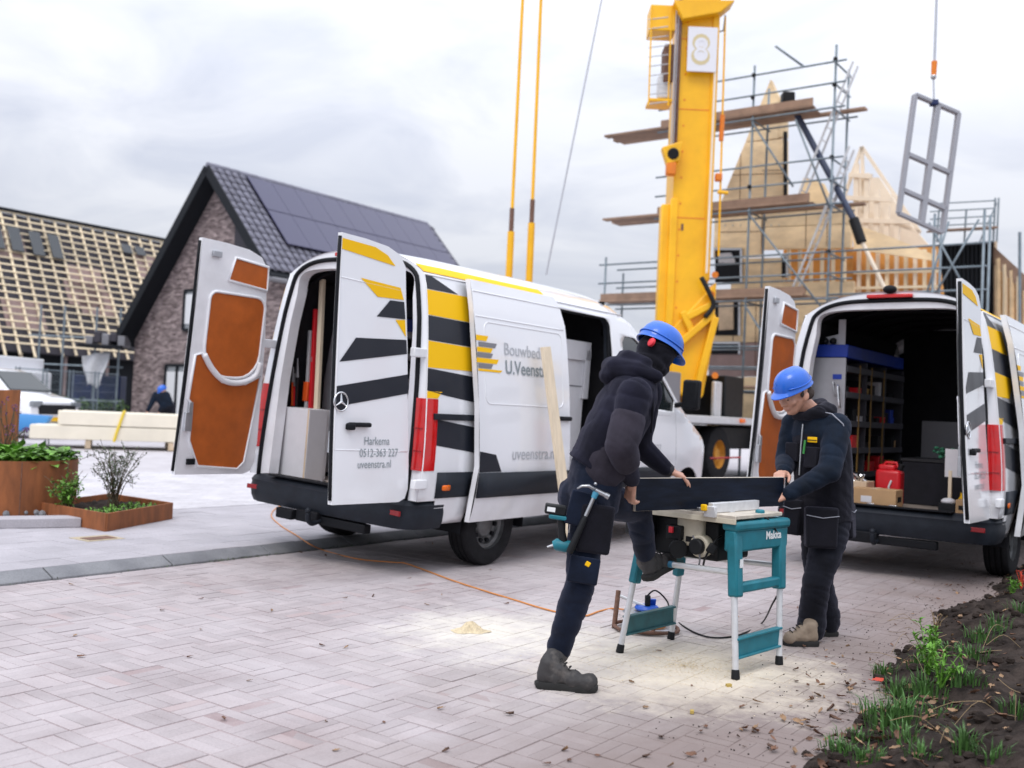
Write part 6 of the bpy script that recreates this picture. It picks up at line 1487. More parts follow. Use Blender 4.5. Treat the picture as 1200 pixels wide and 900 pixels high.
# ------------------------------------------------------------------ scaffold before the wooden house
Pc = D(975, 200, 23); Pc.z = 0
sc_ = thing('scaffold', 'tall tube scaffold with board platforms in front of the plywood house', 'scaffold', loc=Pc)
def S(d, w, z): return LF*d+FW*w+UP*z         # d along the front, w depth
ZP = (2.2, 4.4, 6.6, 8.86)
def tube(a, b, nm, r=.030): return obj(nm, MB().cyl(a, b, r, n=7), m_scaf, sc_, smooth=True)
for d in (0, 2, 4, 6):
    for w in (0, .95):
        top_ = {0: 10.25, 2: 10.1, 4: 9.9, 6: 5.6}[d]-(.3 if w else 0)
        tube(S(d, w, 0), S(d, w, top_), 'upright')
for zp in ZP:
    lim = 6.3 if zp in (2.2, 4.4) else 6.0 if zp < 8 else 6.0
    up0 = zp+.0
    for w in (0, .95):
        for dz in (-.08, .5, 1.0):
            if dz > 0 and zp > 5 and w == .95: continue
            full = zp < 5 or zp > 5
            dmax = 6.2 if (zp < 5) else 4.6
            tube(S(-.25, w, zp+dz), S(dmax, w, zp+dz), 'ledger', .024)
    for d in (0, 2, 4): 
        for dz in (-.08, .5, 1.0): tube(S(d, -.1, zp+dz-.03), S(d, 1.1, zp+dz-.03), 'transom', .024) if (d == 0 or dz < 0) else None
    # boards
    d0 = .15 if zp > 8 else .1
    for k in range(4):
        obj('scaffold_board', MB().beam(S((-.55 if k > 2 else .55)+random.uniform(-.05, .05), .06+k*.235, zp+.025), S(6.1+random.uniform(-.1, .1), .06+k*.235, zp+.025), .225, .05), m_plank, sc_)
    if zp > 3: obj('toe_board', MB().beam(S(.5, -.03, zp+.13), S(4.5 if zp > 5 else 6.1, -.03, zp+.13), .03, .17), m_plank, sc_)
for (d0, z0, d1, z1) in ((2, 8.7, .9, 7.0), (2, 6.45, -.05, 3.9), (2, 4.2, .6, 2.2), (0, 6.4, .9, 8.6)): tube(S(d0, -.05, z0), S(d1, -.05, z1), 'brace', .026)
tube(S(1.35, -.35, 10.35), S(.85, .25, 9.95), 'loose_tube', .028)
for k in range(7):
    d = (0, 2, 0, 2, 0, 2, 0)[k]; z = (9.9, 9.85, 9.3, 9.3, 7.6, 7.1, 5.4)[k]; obj('coupler', MB().box(S(d, -.05, z), (.09, .09, .09)), m_dark, sc_, bevel=.02)
# ladders
def ladder(p0, p1, label, wd=.36):
    t = thing('ladder', label, 'ladder', loc=Pc+p0, group=None); d = p1-p0; x = FW*wd
    for s_ in (0, 1): obj('stile', MB().cyl(x*s_, d+x*s_, .028, n=6), m_alu, t)
    n = int(d.length/.3)
    for k in range(1, n): obj('rung', MB().cyl(d*(k/n), d*(k/n)+x, .014, n=5), m_alu, t)
ladder(S(.95, .3, 6.7), S(-.30, .3, 9.9), 'aluminium ladder rising to the topmost scaffold platform')
ladder(S(.35, .3, 6.2), S(-.28, .3, 7.9), 'short aluminium ladder end above the middle scaffold platform')
ladder(S(1.0, .3, 4.5), S(.05, .3, 6.9), 'aluminium ladder between the lower and middle scaffold platforms')
# inclined dark blue steel prop
t = thing('steel_prop', 'dark blue inclined steel prop with white lower tube at the plywood house', 'prop', loc=Pc); pp = lambda x, y: hit((x, y), Pc+FW*.5, FW)-Pc
obj('blue_tube', MB().cyl(pp(925, 118), pp(1003, 262), .075, n=12), M('dark blue steel', (.035, .05, .10), .5, var=.2), t, smooth=40)
obj('black_foot', MB().cyl(pp(1000, 256), pp(1010, 285), .12, n=12), m_dark, t, bevel=.03); obj('white_tube', MB().cyl(pp(1010, 283), pp(1040, 345), .05, n=10), m_paleply, t, smooth=40); obj('head_clamp', MB().box(pp(923, 116), (.3, .3, .3)), m_dark, t, bevel=.04)

# ------------------------------------------------------------------ the plywood house
HOo = Pc+FW*1.45
wh_ = thing('plywood_house', 'unfinished house of plywood sheets with a pointed gable behind the scaffold', 'house', loc=Pc)
def hw(px, py, off=1.45): return hit((px, py), Pc+FW*off, FW)-Pc
def wallp(pts, off=1.45, th=.18, mat=None, nm='wall_panel', bev=0): return obj(nm, MB().prism([hw(x, y, off) for x, y in pts], FW*th), mat or m_osb, wh_, bevel=bev)
wallp([(903, 93), (912, 113), (912, 162), (873.6, 166)])
wallp([(912.5, 113), (921, 135), (921, 160), (912.5, 161)])
wallp([(873.3, 166.8), (921, 162.8), (921, 240), (843, 242)])
wallp([(843, 243), (893, 241.5), (891, 300), (836, 302), (838, 243)]); wallp([(893.6, 241.5), (1000, 238), (998, 262), (893, 266)]); wallp([(893, 266.7), (998, 262.7), (996, 290), (892, 292)])
wallp([(858, 303), (918, 302), (917, 345), (856, 346)]); wallp([(834, 346.5), (917, 345.5), (915, 400), (832, 402)]); wallp([(832, 402.6), (915, 400.6), (914, 440), (830, 442)], mat=m_foil2); wallp([(830, 442.6), (1000, 440), (998, 500), (828, 502)])
wallp([(917.6, 331), (1000, 329), (1000, 440), (915, 440)])
wallp([(918, 154), (922, 154), (922, 242), (918, 242)], 1.38, .05, m_dark, 'black_edge_strip')
wallp([(918, 292), (1000, 289.6), (1000, 330), (918, 331)], 2.2, .05, m_osbw, 'inner_wall')
for x in range(922, 1000, 13): wallp([(x, 292), (x+3.2, 292), (x+3.2, 330), (x, 330)], 1.6, .1, m_pine, 'stud')
for pts in ([(893, 242), (893, 300)], [(868, 180), (867, 240)], [(945, 240), (944, 290)], [(893, 200), (920, 199)], [(860, 350), (859, 400)], [(886, 346), (885, 440)], [(970, 239), (969, 289)], [(858, 205), (921, 203)], [(843, 272), (892, 271)]):
    obj('sheet_joint', MB().beam(hw(*pts[0], 1.447), hw(*pts[1], 1.447), .022, .012), m_rust, wh_)
for k in range(16): q = hw(850+(k % 8)*9, 250+14*(k//8), 1.445); obj('nail_plate', MB().box(q, (.05, .012, .05), Matrix.Rotation(angF, 3, 'Z')), m_metal, wh_)
def opening(x0, y0, x1, y1):
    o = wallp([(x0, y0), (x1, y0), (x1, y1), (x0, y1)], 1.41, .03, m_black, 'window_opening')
    for q in ([(x0-1.5, y0-1.5), (x1+1.5, y0-1.5), (x1+1.5, y0+1), (x0-1.5, y0+1)], [(x1-1, y0), (x1+1.5, y0), (x1+1.5, y1), (x1-1, y1)]):
        f = wallp(q, 1.36, .05, m_metal, 'opening_trim')
opening(838, 292, 868, 331); opening(838, 352, 866, 393); opening(833, 402, 866, 415); opening(916, 300, 922, 325)
wallp([(842, 297), (856, 296), (861, 305), (861, 308), (842, 308)], 1.34, .05, m_tarp, 'plastic_sheet'); wallp([(842, 355), (859, 354), (859, 386), (842, 387)], 1.34, .05, m_wood2, 'board_stack')
# roof planes and trusses to the right, seen against the sky
RX = lambda px, py, off: hw(px, py, off)
for off, ap, l_, r_ in ((3.5, (1010, 172), (986, 240), (1078, 272)), (6.5, (1045, 228), (1030, 262), (1078, 274))):
    a, b, c = RX(*ap, off), RX(*l_, off), RX(*r_, off)
    for p, q in ((a, b), (a, c), (b, c), (a, b.lerp(c, .3))): obj('truss_member', MB().beam(p, q, .05, .09), m_paleply, wh_)
for k in range(5):
    x = 1004+k*12; p = RX(x, 192+max(0, k-.4)*19, 3.4); q_ = RX(x-1, 284, 3.4); obj('wall_stud', MB().beam(p, q_, .10, .12), m_paleply, wh_)
for y in (205, 232, 258): obj('wall_plate', MB().beam(RX(995-(y-205)*.1, y, 3.35), RX(1022+(y-205)*.85, y+2, 3.35), .08, .12), m_paleply, wh_)
obj('roof_panel', MB().prism([RX(1000, 208, 4.2), RX(1030, 208, 4.2), RX(1066, 262, 4.2), RX(1096, 296, 4.2), RX(1000, 290, 4.2)], FW*.15), m_paleply, wh_)
obj('roof_panel', MB().prism([RX(930, 240, 3.2), RX(942, 208, 3.2), RX(965, 215, 3.2), RX(978, 242, 3.2)], FW*.12), m_osb, wh_)
wallp([(1000, 291), (1098, 287), (1106, 350), (1106, 480), (1000, 480)], 2.4, .1, m_osbw, 'inner_wall')
wallp([(1000, 262), (1045, 278), (1098, 300), (1098, 306), (1000, 292)], 1.7, .1, m_osb, 'roof_edge')
for x in range(1004, 1100, 11): wallp([(x, 292), (x+4, 292), (x+4, 350), (x, 350)], 2.1, .1, m_pine if x % 2 else m_paleply, 'stud')
for y in (318, 336): wallp([(1000, y), (1100, y-2), (1100, y+1), (1000, y+3)], 2.0, .06, m_pine, 'floor_plate')
# tubes of the lower scaffold running on to the right
for z in (4.9, 5.4, 5.9):
    tube(S(0, 0, z-.5), S(-3.4, 0, z-.5), 'ledger', .024)
for d in (-2.3, -3.3):
    for w in (0, .6): tube(S(d, w, 0), S(d, w, 6.1), 'upright')
for (d0, z0, d1, z1) in ((-2.2, 4.0, -3.2, 5.9), (-3.2, 4.0, -2.2, 5.9), (-2.0, 3.6, -2.6, 5.9)): tube(S(d0, -.05, z0), S(d1, -.05, z1), 'brace', .024)
# black clad block with its own scaffold, and the timber house at the right edge
bk = thing('black_house', 'house block clad in black vertical boards beyond the open van', 'house', loc=D(1135, 400, 30)); bo_ = Vector(bk.location); bo_.z = 0; bk.location = bo_
def bp_(px, py, dy=0): return D(px, py, 30+dy)-bo_
o = obj('wall', MB().prism([bp_(1082, 288), bp_(1165, 282), bp_(1166, 480), bp_(1085, 480)], (0, 3, 0)), m_black, bk)
for k in range(17):
    x = 1084+k*4.9; obj('cladding_board', MB().beam(bp_(x, 289-(x-1084)*.07, -.04), bp_(x+.2, 470, -.04), .10, .03), m_black, bk)
obj('eave_edge', MB().beam(bp_(1166, 283, -.05), bp_(1167, 470, -.05), .10, .08), m_wood2, bk)
fs = thing('far_scaffold', 'small tube scaffold platform above the black clad house', 'scaffold', loc=bo_)
for px in (1098, 1130, 1164, 1168):
    obj('upright', MB().cyl(bp_(px, 284, -.5+(px == 1168)*.9), bp_(px+2.4, 232 if px > 1140 else 246, -.5+(px == 1168)*.9), .028, n=6), m_scaf, fs)
for y in (237, 246, 255, 263): obj('rail', MB().cyl(bp_(1090, y+2, -.5), bp_(1166, y-2, -.5), .022, n=6), m_scaf, fs)
for k in range(3): obj('board', MB().beam(bp_(1088, 271, -.6+k*.3), bp_(1167, 267, -.6+k*.3), .28, .05), m_plank, fs)
obj('brace', MB().cyl(bp_(1148, 284, -.5), bp_(1168, 238, -.5), .022, n=6), m_scaf, fs)
th_ = thing('edge_house', 'timber framed house with pale studs beside the black clad block', 'house', loc=bo_+Vector((2, 0, 0))); to = bo_+Vector((2, 0, 0))
def tp_(px, py, dy=0): return D(px, py, 29+dy)-to
obj('wall', MB().prism([tp_(1168, 292, 1), tp_(1215, 335, -1), tp_(1215, 480, -1), tp_(1168, 480, 1)], (0, .3, 0)), m_osbw, th_)
obj('fascia', MB().prism([tp_(1166, 290, .8), tp_(1215, 335, -1.2), tp_(1215, 352, -1.2), tp_(1166, 306, .8)], (0, .2, 0)), m_plank, th_)
for k in range(6): obj('stud', MB().beam(tp_(1170+k*8, 303+k*7, .6-k*.3), tp_(1170+k*8, 480, .6-k*.3), .12, .10), m_pine if k % 2 else m_osb, th_)
obj('corner_post', MB().beam(tp_(1195, 272, -1.6), tp_(1195, 480, -1.6), .06, .06), m_scaf, th_)
# ================================================================== LOAD IN THE VANS
random.seed(9)
m_card = M('cardboard', (.46, .29, .15), .8, var=.08, scale=6)
m_redp = M('red plastic', (.60, .012, .02), .4, var=.08)
m_lam = M('white laminate', (.66, .66, .69), .45, var=.04)
m_drk2 = M('dark cloth', (.018, .018, .026), .9, var=.3)
m_greenb = M('green net', (.03, .16, .09), .8, var=.3, scale=20)
m_orp = M('orange red tool', (.75, .10, .015), .45)
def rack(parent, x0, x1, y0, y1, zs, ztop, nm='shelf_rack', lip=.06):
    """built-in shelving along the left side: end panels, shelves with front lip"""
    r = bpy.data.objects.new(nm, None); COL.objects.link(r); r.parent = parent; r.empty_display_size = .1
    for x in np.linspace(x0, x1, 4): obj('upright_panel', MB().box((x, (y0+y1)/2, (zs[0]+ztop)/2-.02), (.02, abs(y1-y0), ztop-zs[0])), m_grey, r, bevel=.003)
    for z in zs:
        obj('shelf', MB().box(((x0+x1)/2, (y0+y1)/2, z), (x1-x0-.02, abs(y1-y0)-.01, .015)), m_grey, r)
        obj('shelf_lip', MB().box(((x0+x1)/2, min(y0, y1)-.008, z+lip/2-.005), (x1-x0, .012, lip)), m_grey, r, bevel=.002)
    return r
def put(mx, name, label, cat, local, parts, group=None):
    """a loose thing inside a van: parts are (name, builder, material, bevel) in its own frame"""
    t = thing(name, label, cat, mx=mx @ Matrix.Translation(Vector(local)), group=group)
    for nm, mb, mat, bv in parts: obj(nm, mb, mat, t, bevel=bv, smooth=True if bv < 0 else False) if bv >= 0 else obj(nm, mb, mat, t, smooth=40)
    return t
# --- van beside the plank
rk = rack(vanA, .72, 2.6, .58, .90, (.62, 1.28, 1.53, 1.78, 2.0), 2.06)
obj('blue_rail', MB().box((1.6, .74, 2.11), (1.8, .34, .15)), m_bluebin, rk, bevel=.01)
obj('panel_label', MB().box((.705, .70, 1.86), (.004, .12, .07)), m_bluebin, rk); obj('panel_label', MB().box((.705, .70, 1.76), (.004, .10, .05)), m_lam, rk)
put(MA, 'low_cabinet', 'white low cabinet at the rear of the van with the open side door', 'cabinet', (.30, .66, .60), [('carcass', MB().box((0, 0, .32), (.26, .34, .64)), m_lam, .004), ('door_edge', MB().box((-.02, -.176, .32), (.22, .012, .64)), m_lam, .002), ('edge_band', MB().box((-.128, -.168, .32), (.006, .02, .64)), m_wood2, 0)])
put(MA, 'wood_batten', 'tall pine batten standing upright inside the striped van', 'batten', (.42, .66, 1.24), [('batten', MB().beam((0, 0, 0), (.0, .06, 1.20), .05, .035, up=Vector((1, 0, 0))), m_wood, .002)])
put(MA, 'spirit_level', 'long red spirit level standing beside the pine batten in the van', 'spirit level', (.42, .73, 1.24), [('bar', MB().beam((0, 0, 0), (.0, .04, .92), .03, .06, up=Vector((1, 0, 0))), m_redp, .003), ('vial', MB().box((-.02, .02, .45), (.02, .02, .05)), m_lam, .002)])
put(MA, 'grey_straightedge', 'grey aluminium straightedge standing next to the red spirit level', 'straightedge', (.43, .79, 1.24), [('bar', MB().beam((0, 0, 0), (.0, .03, .72), .03, .07, up=Vector((1, 0, 0))), m_alu, .003), ('orange_band', MB().box((-.03, .01, .15), (.03, .06, .18)), m_orp, .006)])
for k, (y, m, h) in enumerate(((.84, m_redp, .30), (.87, m_orp, .36), (.82, m_dark, .44))):
    put(MA, 'hand_tool', ('red handled shears hanging in the striped van', 'orange handled cutter hanging in the striped van', 'black rod tool hanging in the striped van')[k], 'tool', (.30, y, 1.25), [('handle', MB().tube([(0, -.01, 0), (0, .01, h*.6)], .012, 8), m, -1), ('second_handle', MB().tube([(.02, .01, .0), (0, .0, h*.6)], .012, 8), m, -1), ('jaw', MB().cyl((0, .005, h*.6), (0, .02, h), .016, .006, 8), m_steel, -1)])
put(MA, 'tool_bag', 'black bag on the lowest shelf of the striped van', 'bag', (1.0, .72, .95), [('bag', MB().sphere((0, 0, .12), .2, 14, 10, (1.2, .75, .9)), m_drk2, -1), ('strap', MB().tube(catmull([Vector((-.15, 0, .22)), Vector((0, -.05, .36)), Vector((.15, 0, .22))], 5), .012, 6), m_drk2, -1)])
put(MA, 'yellow_case', 'yellow case on top of the shelving in the striped van', 'case', (1.05, .70, 2.19), [('case', MB().box((0, 0, .08), (.34, .26, .16)), M('case yellow', (.70, .36, .02), .5), .02), ('grip', MB().tube([(-.06, -.14, .10), (0, -.17, .10), (.06, -.14, .10)], .01, 6), m_dark, -1)])
put(MA, 'dark_case', 'dark blue case beside the yellow case on the van shelving', 'case', (1.5, .70, 2.19), [('case', MB().box((0, 0, .10), (.42, .28, .20)), M('case navy', (.02, .03, .06), .5), .02), ('lid_line', MB().box((0, 0, .12), (.424, .284, .006)), m_dark, 0)])
for k in range(7):
    z = (1.29, 1.54, 1.79)[k % 3]; x = .95+.22*k+random.uniform(-.04, .04); w = random.uniform(.09, .16); cc = random.choice([m_card, m_dark, m_steel, m_lam, m_redp])
    put(MA, 'shelf_box', 'small open-topped bin on the shelves of the striped van', 'bin', (x, .70, z), [('bin', MB().box((0, 0, w*.4), (w, .18, w*.8)), cc, .006), ('contents', MB().box((0, 0, w*.82), (w*.8, .14, .02)), m_drk2, .004)], 'bins on the shelves of the striped van')
# white cabinet behind the side door
put(MA, 'white_cupboard', 'white cupboard with a raised rim standing in the open side door', 'cupboard', (2.76, -.42, .60), [('carcass', MB().box((0, 0, .66), (.50, .36, 1.32)), m_lam, .004), ('top_rim', MB().box((0, -.10, 1.42), (.58, .22, .20)), m_lam, .006), ('side_rim', MB().box((.25, -.10, 1.18), (.10, .22, .52)), m_lam, .006), ('drawer_line', MB().box((-.0, -.182, 1.05), (.48, .006, .012)), m_lgrey, 0), ('latch', MB().cyl((-.2, -.19, .95), (-.2, -.21, .95), .02, n=10), m_dark, .003), ('latch', MB().cyl((-.2, -.19, 1.2), (-.2, -.21, 1.2), .02, n=10), m_dark, .003)])
# --- van behind the worker with the vest
m_grey = M('shaded shelf grey', (.055, .055, .068), .5, metal=.1, var=.1)  # darker copy of the shelf grey, shade of the interior put into its colour
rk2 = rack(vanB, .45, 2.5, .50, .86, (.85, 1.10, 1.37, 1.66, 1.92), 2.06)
obj('blue_rail', MB().box((1.45, .68, 2.12), (2.02, .38, .13)), m_bluebin, rk2, bevel=.01)
m_grey = MATS['shelf grey']
obj('end_panel', MB().box((.43, .69, 1.5), (.012, .38, 1.1)), m_grey, rk2, bevel=.003); obj('panel_label', MB().box((.422, .58, 1.86), (.004, .09, .05)), m_bluebin, rk2)
obj('tool_hook', MB().tube(catmull([Vector((.42, .60, 1.78)), Vector((.36, .60, 1.80)), Vector((.35, .58, 1.70)), Vector((.38, .58, 1.66))], 4), .008, 6), m_steel, rk2); obj('tool_hook', MB().tube(catmull([Vector((.42, .55, 1.74)), Vector((.36, .55, 1.76)), Vector((.35, .53, 1.6)), Vector((.38, .53, 1.55))], 4), .012, 6), m_chrome, rk2)
put(MBv, 'white_offcut', 'L-shaped white board offcut on top of the shelving', 'board', (.56, .66, 2.19), [('board', MB().prism([(0, .10, 0), (0, -.10, 0), (0, -.10, .26), (0, -.03, .26), (0, -.03, .11), (0, .10, .08)], (.02, 0, 0)), m_lam, .002)])
put(MBv, 'goggles', 'dark goggles lying on the blue shelf top', 'goggles', (.50, .70, 2.19), [('lens', MB().sphere((0, .04, .035), .035, 10, 8), m_dark, -1), ('lens', MB().sphere((0, -.04, .035), .035, 10, 8), m_dark, -1), ('strap', MB().tube([(0, -.07, .03), (.08, -.06, .02), (.10, 0, .02), (.08, .06, .02), (0, .07, .03)], .008, 6), m_wtxt, -1)])
shelf_cols = [m_redp, m_card, m_lam, m_dark, m_steel, M('ochre box', (.5, .3, .05), .6), m_bluebin]
names = {0: 'red', 1: 'cardboard', 2: 'white', 3: 'black', 4: 'grey', 5: 'ochre', 6: 'blue'}
for zi, z in enumerate((.86, 1.11, 1.38, 1.67)):
    x = .55
    while x < 2.3:
        w = random.uniform(.08, .18); h = random.uniform(.08, .19); k = random.choice([0, 1, 3, 3, 3, 3, 2, 5, 6]); 
        put(MBv, 'shelf_box', 'small %s box on the shelving of the van full of boxes' % names[k], 'box', (x+w/2, .58+random.uniform(-.02, .06), z), [('carton', MB().box((0, 0, h/2), (w, .14, h)), shelf_cols[k], .005), ('lid', MB().box((0, 0, h+.004), (w*1.03, .145, .012)), shelf_cols[k], .002)], 'boxes on the van shelves')
        x += w+random.uniform(.03, .16)
for x in (.85, 1.25, 1.7): obj('strap_post', MB().box((x, .488, 1.45), (.022, .012, 1.1)), M('ochre strap', (.22, .13, .03), .6), rk2)
put(MBv, 'cardboard_box', 'closed cardboard box with white label on the van sill', 'box', (.20, .09, .60), [('carton', MB().box((0, 0, .095), (.24, .42, .19)), m_card, .004), ('tape', MB().box((0, 0, .191), (.242, .05, .003)), m_wood2, 0), ('label', MB().box((-.1215, .06, .09), (.002, .10, .06)), m_lam, 0), ('print', MB().box((-.0, -.2115, .10), (.12, .002, .05)), m_dark, 0)])
put(MBv, 'jerrycan', 'red plastic jerrycan standing behind the cardboard box', 'jerrycan', (.62, .09, .60), [('can', MB().box((0, 0, .18), (.17, .24, .36)), m_redp, .03), ('shoulder', MB().box((0, .02, .38), (.12, .16, .06)), m_redp, .02), ('grip', MB().tube([(0, -.08, .36), (0, -.06, .43), (0, .04, .43), (0, .07, .39)], .014, 8), m_redp, -1), ('cap', MB().cyl((0, -.09, .36), (0, -.11, .42), .028, n=12), m_dark, .004), ('spout', MB().tube([(-.09, -.02, .12), (-.10, -.02, .20), (-.09, -.04, .26)], .01, 6), m_lam, -1)])
put(MBv, 'tool_crate', 'open crate of metal fittings beside the jerrycan', 'crate', (.40, .36, .60), [('crate', MB().box((0, 0, .12), (.26, .30, .24)), m_wood2, .006)]+[('fitting', MB().cyl((random.uniform(-.1, .1), random.uniform(-.12, .12), .22), (random.uniform(-.12, .12), random.uniform(-.14, .14), .30), .012, n=6), m_chrome, 0) for k in range(14)])
put(MBv, 'white_sheet', 'white board on a wooden stick near the right door of the open van', 'panel', (.35, -.58, .60), [('board', MB().box((0, -.02, .47), (.02, .24, .26)), m_lam, .003), ('stick', MB().beam((0, .05, 0), (0, .05, .40), .03, .03), m_wood, .002)])
mb = MB()
for k in range(34): mb.sphere((random.gauss(0, .06), random.gauss(0, .08), .03+random.uniform(0, .09)), .026, 7, 5, (1.4, 1, .6))
put(MBv, 'green_net', 'green bundle of netting in the back of the open van', 'netting', (.75, -.45, 1.08), [('bundle', mb, m_greenb, -1)])
put(MBv, 'work_bench', 'dark chest across the van floor below the green netting', 'chest', (1.5, -.35, .60), [('chest', MB().box((0, 0, .22), (.7, .95, .44)), m_drk2, .01), ('lid', MB().box((0, 0, .455), (.72, .97, .03)), M('chest lid', (.03, .03, .035), .6), .004)])
put(MBv, 'metal_sheet', 'pale sheet standing upright at the back of the open van', 'sheet', (2.4, -.15, .62), [('sheet', MB().box((0, 0, .45), (.02, .80, .80)), m_lgrey, .003), ('frame', MB().box((-.02, -.2, .70), (.02, .03, .9)), m_grey, .003), ('frame', MB().box((-.02, -.45, .62), (.02, .10, .8)), m_lgrey, .003)])
put(MBv, 'work_jacket', 'red and white jacket hanging inside the right door opening', 'jacket', (.22, -.71, 1.02), [('red_part', MB().sphere((0, 0, .16), .09, 12, 8, (.6, .6, 1.3)), m_redp, -1), ('white_part', MB().sphere((0, .0, .33), .08, 12, 8, (.6, .6, 1.3)), m_lam, -1), ('hook', MB().cyl((0, 0, .42), (0, -.05, .46), .006, n=6), m_steel, 0)])
mb = MB()
for k in range(10): mb.tube([(-.12+k*.028, .012*(k % 2), 0), (-.12+k*.028, .02*((k+1) % 2), .9)], .026, 8)
put(MBv, 'dark_curtain', 'dark blue cloth hanging along the right wall of the open van', 'cloth', (.62, -.74, 1.15), [('cloth', mb, M('navy cloth', (.010, .013, .03), .9), -1)])
put(MBv, 'small_crate', 'small black crate with a white cloth at the van sill', 'crate', (.22, -.55, .60), [('crate', MB().box((0, 0, .055), (.14, .15, .11)), m_dark, .008), ('cloth', MB().sphere((0, 0, .12), .06, 10, 8, (1, 1.1, .6)), m_lam, -1)])
put(MBv, 'small_carton', 'small cardboard carton beside the black crate at the van sill', 'box', (.20, -.69, .60), [('carton', MB().box((0, 0, .075), (.14, .12, .15)), m_card, .004), ('print', MB().box((-.071, 0, .08), (.002, .07, .04)), m_dark, 0)])
put(MBv, 'yellow_bottle', 'small yellow bottle behind the small carton in the van', 'bottle', (.42, -.62, .60), [('bottle', MB().lathe([(.001, 0), (.035, 0), (.038, .02), (.038, .13), (.015, .17), (.015, .20)], n=16), m_yel, -1), ('cap', MB().cyl((0, 0, .20), (0, 0, .225), .018, n=12), m_dark, .003)])

# ================================================================== VERGE PLANTS AND FALLEN LEAVES
m_grass = M('grass blade', (.055, .135, .028), .6, rnd=.45)
m_dry = M('dry stalk', (.24, .17, .09), .8, rnd=.3)
m_weed = M('fresh weed', (.12, .29, .03), .55, rnd=.35)
m_lbrown = M('brown dead leaf', (.13, .062, .035), .7, rnd=.5, var=.2, scale=40)
m_ltan = M('tan dead leaf', (.27, .165, .09), .7, rnd=.35, var=.2, scale=40)
m_lred = M('red leaf', (.62, .06, .025), .6, rnd=.2)
def vpt(px, py, lift=0.):
    """point on the verge or the bricks seen at a pixel"""
    p = G(px, py)
    for k in range(6):
        q = p-KO; s, t_ = q.dot(FW), q.dot(LF); dd = vedge(s)-t_; z = vheight(s, dd) if dd > 0 else 0.; p = G(px, py, max(z, 0))
    return p+UP*lift
def dead_leaf(seed, L):
    random.seed(seed); mb = MB(); n = 6; w = L*random.uniform(.45, .65); cu = random.uniform(.3, 1.0)
    for i in range(n+1):
        u = i/n; hw_ = w*math.sin(math.pi*min(1, u*.9+.06))**.8*(1+.18*math.sin(i*2.4))/2
        for v_ in (-1, 0, 1): mb.v.append(Vector(((u-.5)*L, v_*hw_, .004+L*cu*.35*(v_*v_)*(.4+.6*u)+L*.25*cu*(u-.4)**2+random.uniform(0, .003))))
    mb.f = [(i*3+j, i*3+j+1, (i+1)*3+j+1, (i+1)*3+j) for i in range(n) for j in range(2)]; mb.m = [0]*len(mb.f)
    mb.tube([(-L*.5, 0, .004), (-L*.75, .01, .008)], .0015, 4)
    return mb
LM = [dead_leaf(100+k, .055) for k in range(6)]
lme = [[b.mesh('fallen_leaf', m, smooth=True, fix=False) for b in LM] for m in (m_lbrown, m_ltan)]
spots = [(236, 702), (405, 701), (190, 716), (235, 738), (222, 770), (292, 798), (262, 843), (382, 846), (450, 847), (394, 880), (523, 880), (516, 831), (597, 838), (318, 716), (377, 757), (406, 759), (438, 699), (500, 709), (667, 892), (756, 830), (775, 865), (868, 856), (870, 829), (663, 880), (700, 886), (740, 800), (95, 770), (150, 660), (160, 668), (88, 745), (594, 708), (518, 697), (480, 678), (575, 668), (352, 648), (250, 652)]
random.seed(31)
for k, (x, y) in enumerate(spots):
    o = link('fallen_leaf', random.choice(lme[k % 2])); o.location = G(x, y, .002); sc = random.uniform(.35, .75); o.scale = (sc, sc, sc); o.rotation_euler = (random.gauss(0, .2), random.gauss(0, .2), random.uniform(0, 6.3)); tag(o, 'curled dead leaf lying on the road bricks', 'leaf', 'dead leaves on the bricks')
o = link('red_leaf', dead_leaf(7, .08).mesh('red_leaf', m_lred, smooth=True, fix=False)); o.location = vpt(1029, 801, .01); o.rotation_euler = (.2, .1, .4); tag(o, 'bright red fallen leaf at the edge of the verge', 'leaf')
lit = [MB(), MB()]
def scatter(n, fn, rng=(.6, 1.3)):
    for k in range(n):
        p = fn()
        if p is None: continue
        b = random.choice(LM); s_ = random.uniform(*rng); R3 = Matrix.Rotation(random.uniform(0, 6.3), 3, 'Z') @ Matrix.Rotation(random.gauss(0, .35), 3, 'X') @ Matrix.Rotation(random.gauss(0, .3), 3, 'Y')
        lit[random.random() < .4].add([R3 @ (v*s_)+p for v in b.v], b.f)
def near_edge():
    s = random.uniform(-2.6, 6); off = abs(random.gauss(0, .55)); t_ = vedge(s)+off; return ST(s, t_, .003)
def on_verge():
    s = random.uniform(-2.6, 6); dd = abs(random.gauss(0, .6)); return ST(s, vedge(s)-dd, vheight(s, dd)+.008)
def heapy():
    s = random.gauss(-.9, .7); dd = random.gauss(.05, .25); return ST(s, vedge(s)-dd, max(0, vheight(s, dd))+.006)
scatter(110, near_edge, (.25, .6)); scatter(260, on_verge, (.35, .95)); scatter(180, heapy, (.4, 1.0))
scatter(50, lambda: ST(random.uniform(-2, 9), random.uniform(.24, .5)*random.choice([1, -1])*.8, .004) if random.random() < .6 else None, (.3, .7))
obj('leaf_litter', lit[0], m_lbrown, smooth=True, kind='stuff', fix=False); obj('pale_leaf_litter', lit[1], m_ltan, smooth=True, kind='stuff', fix=False)
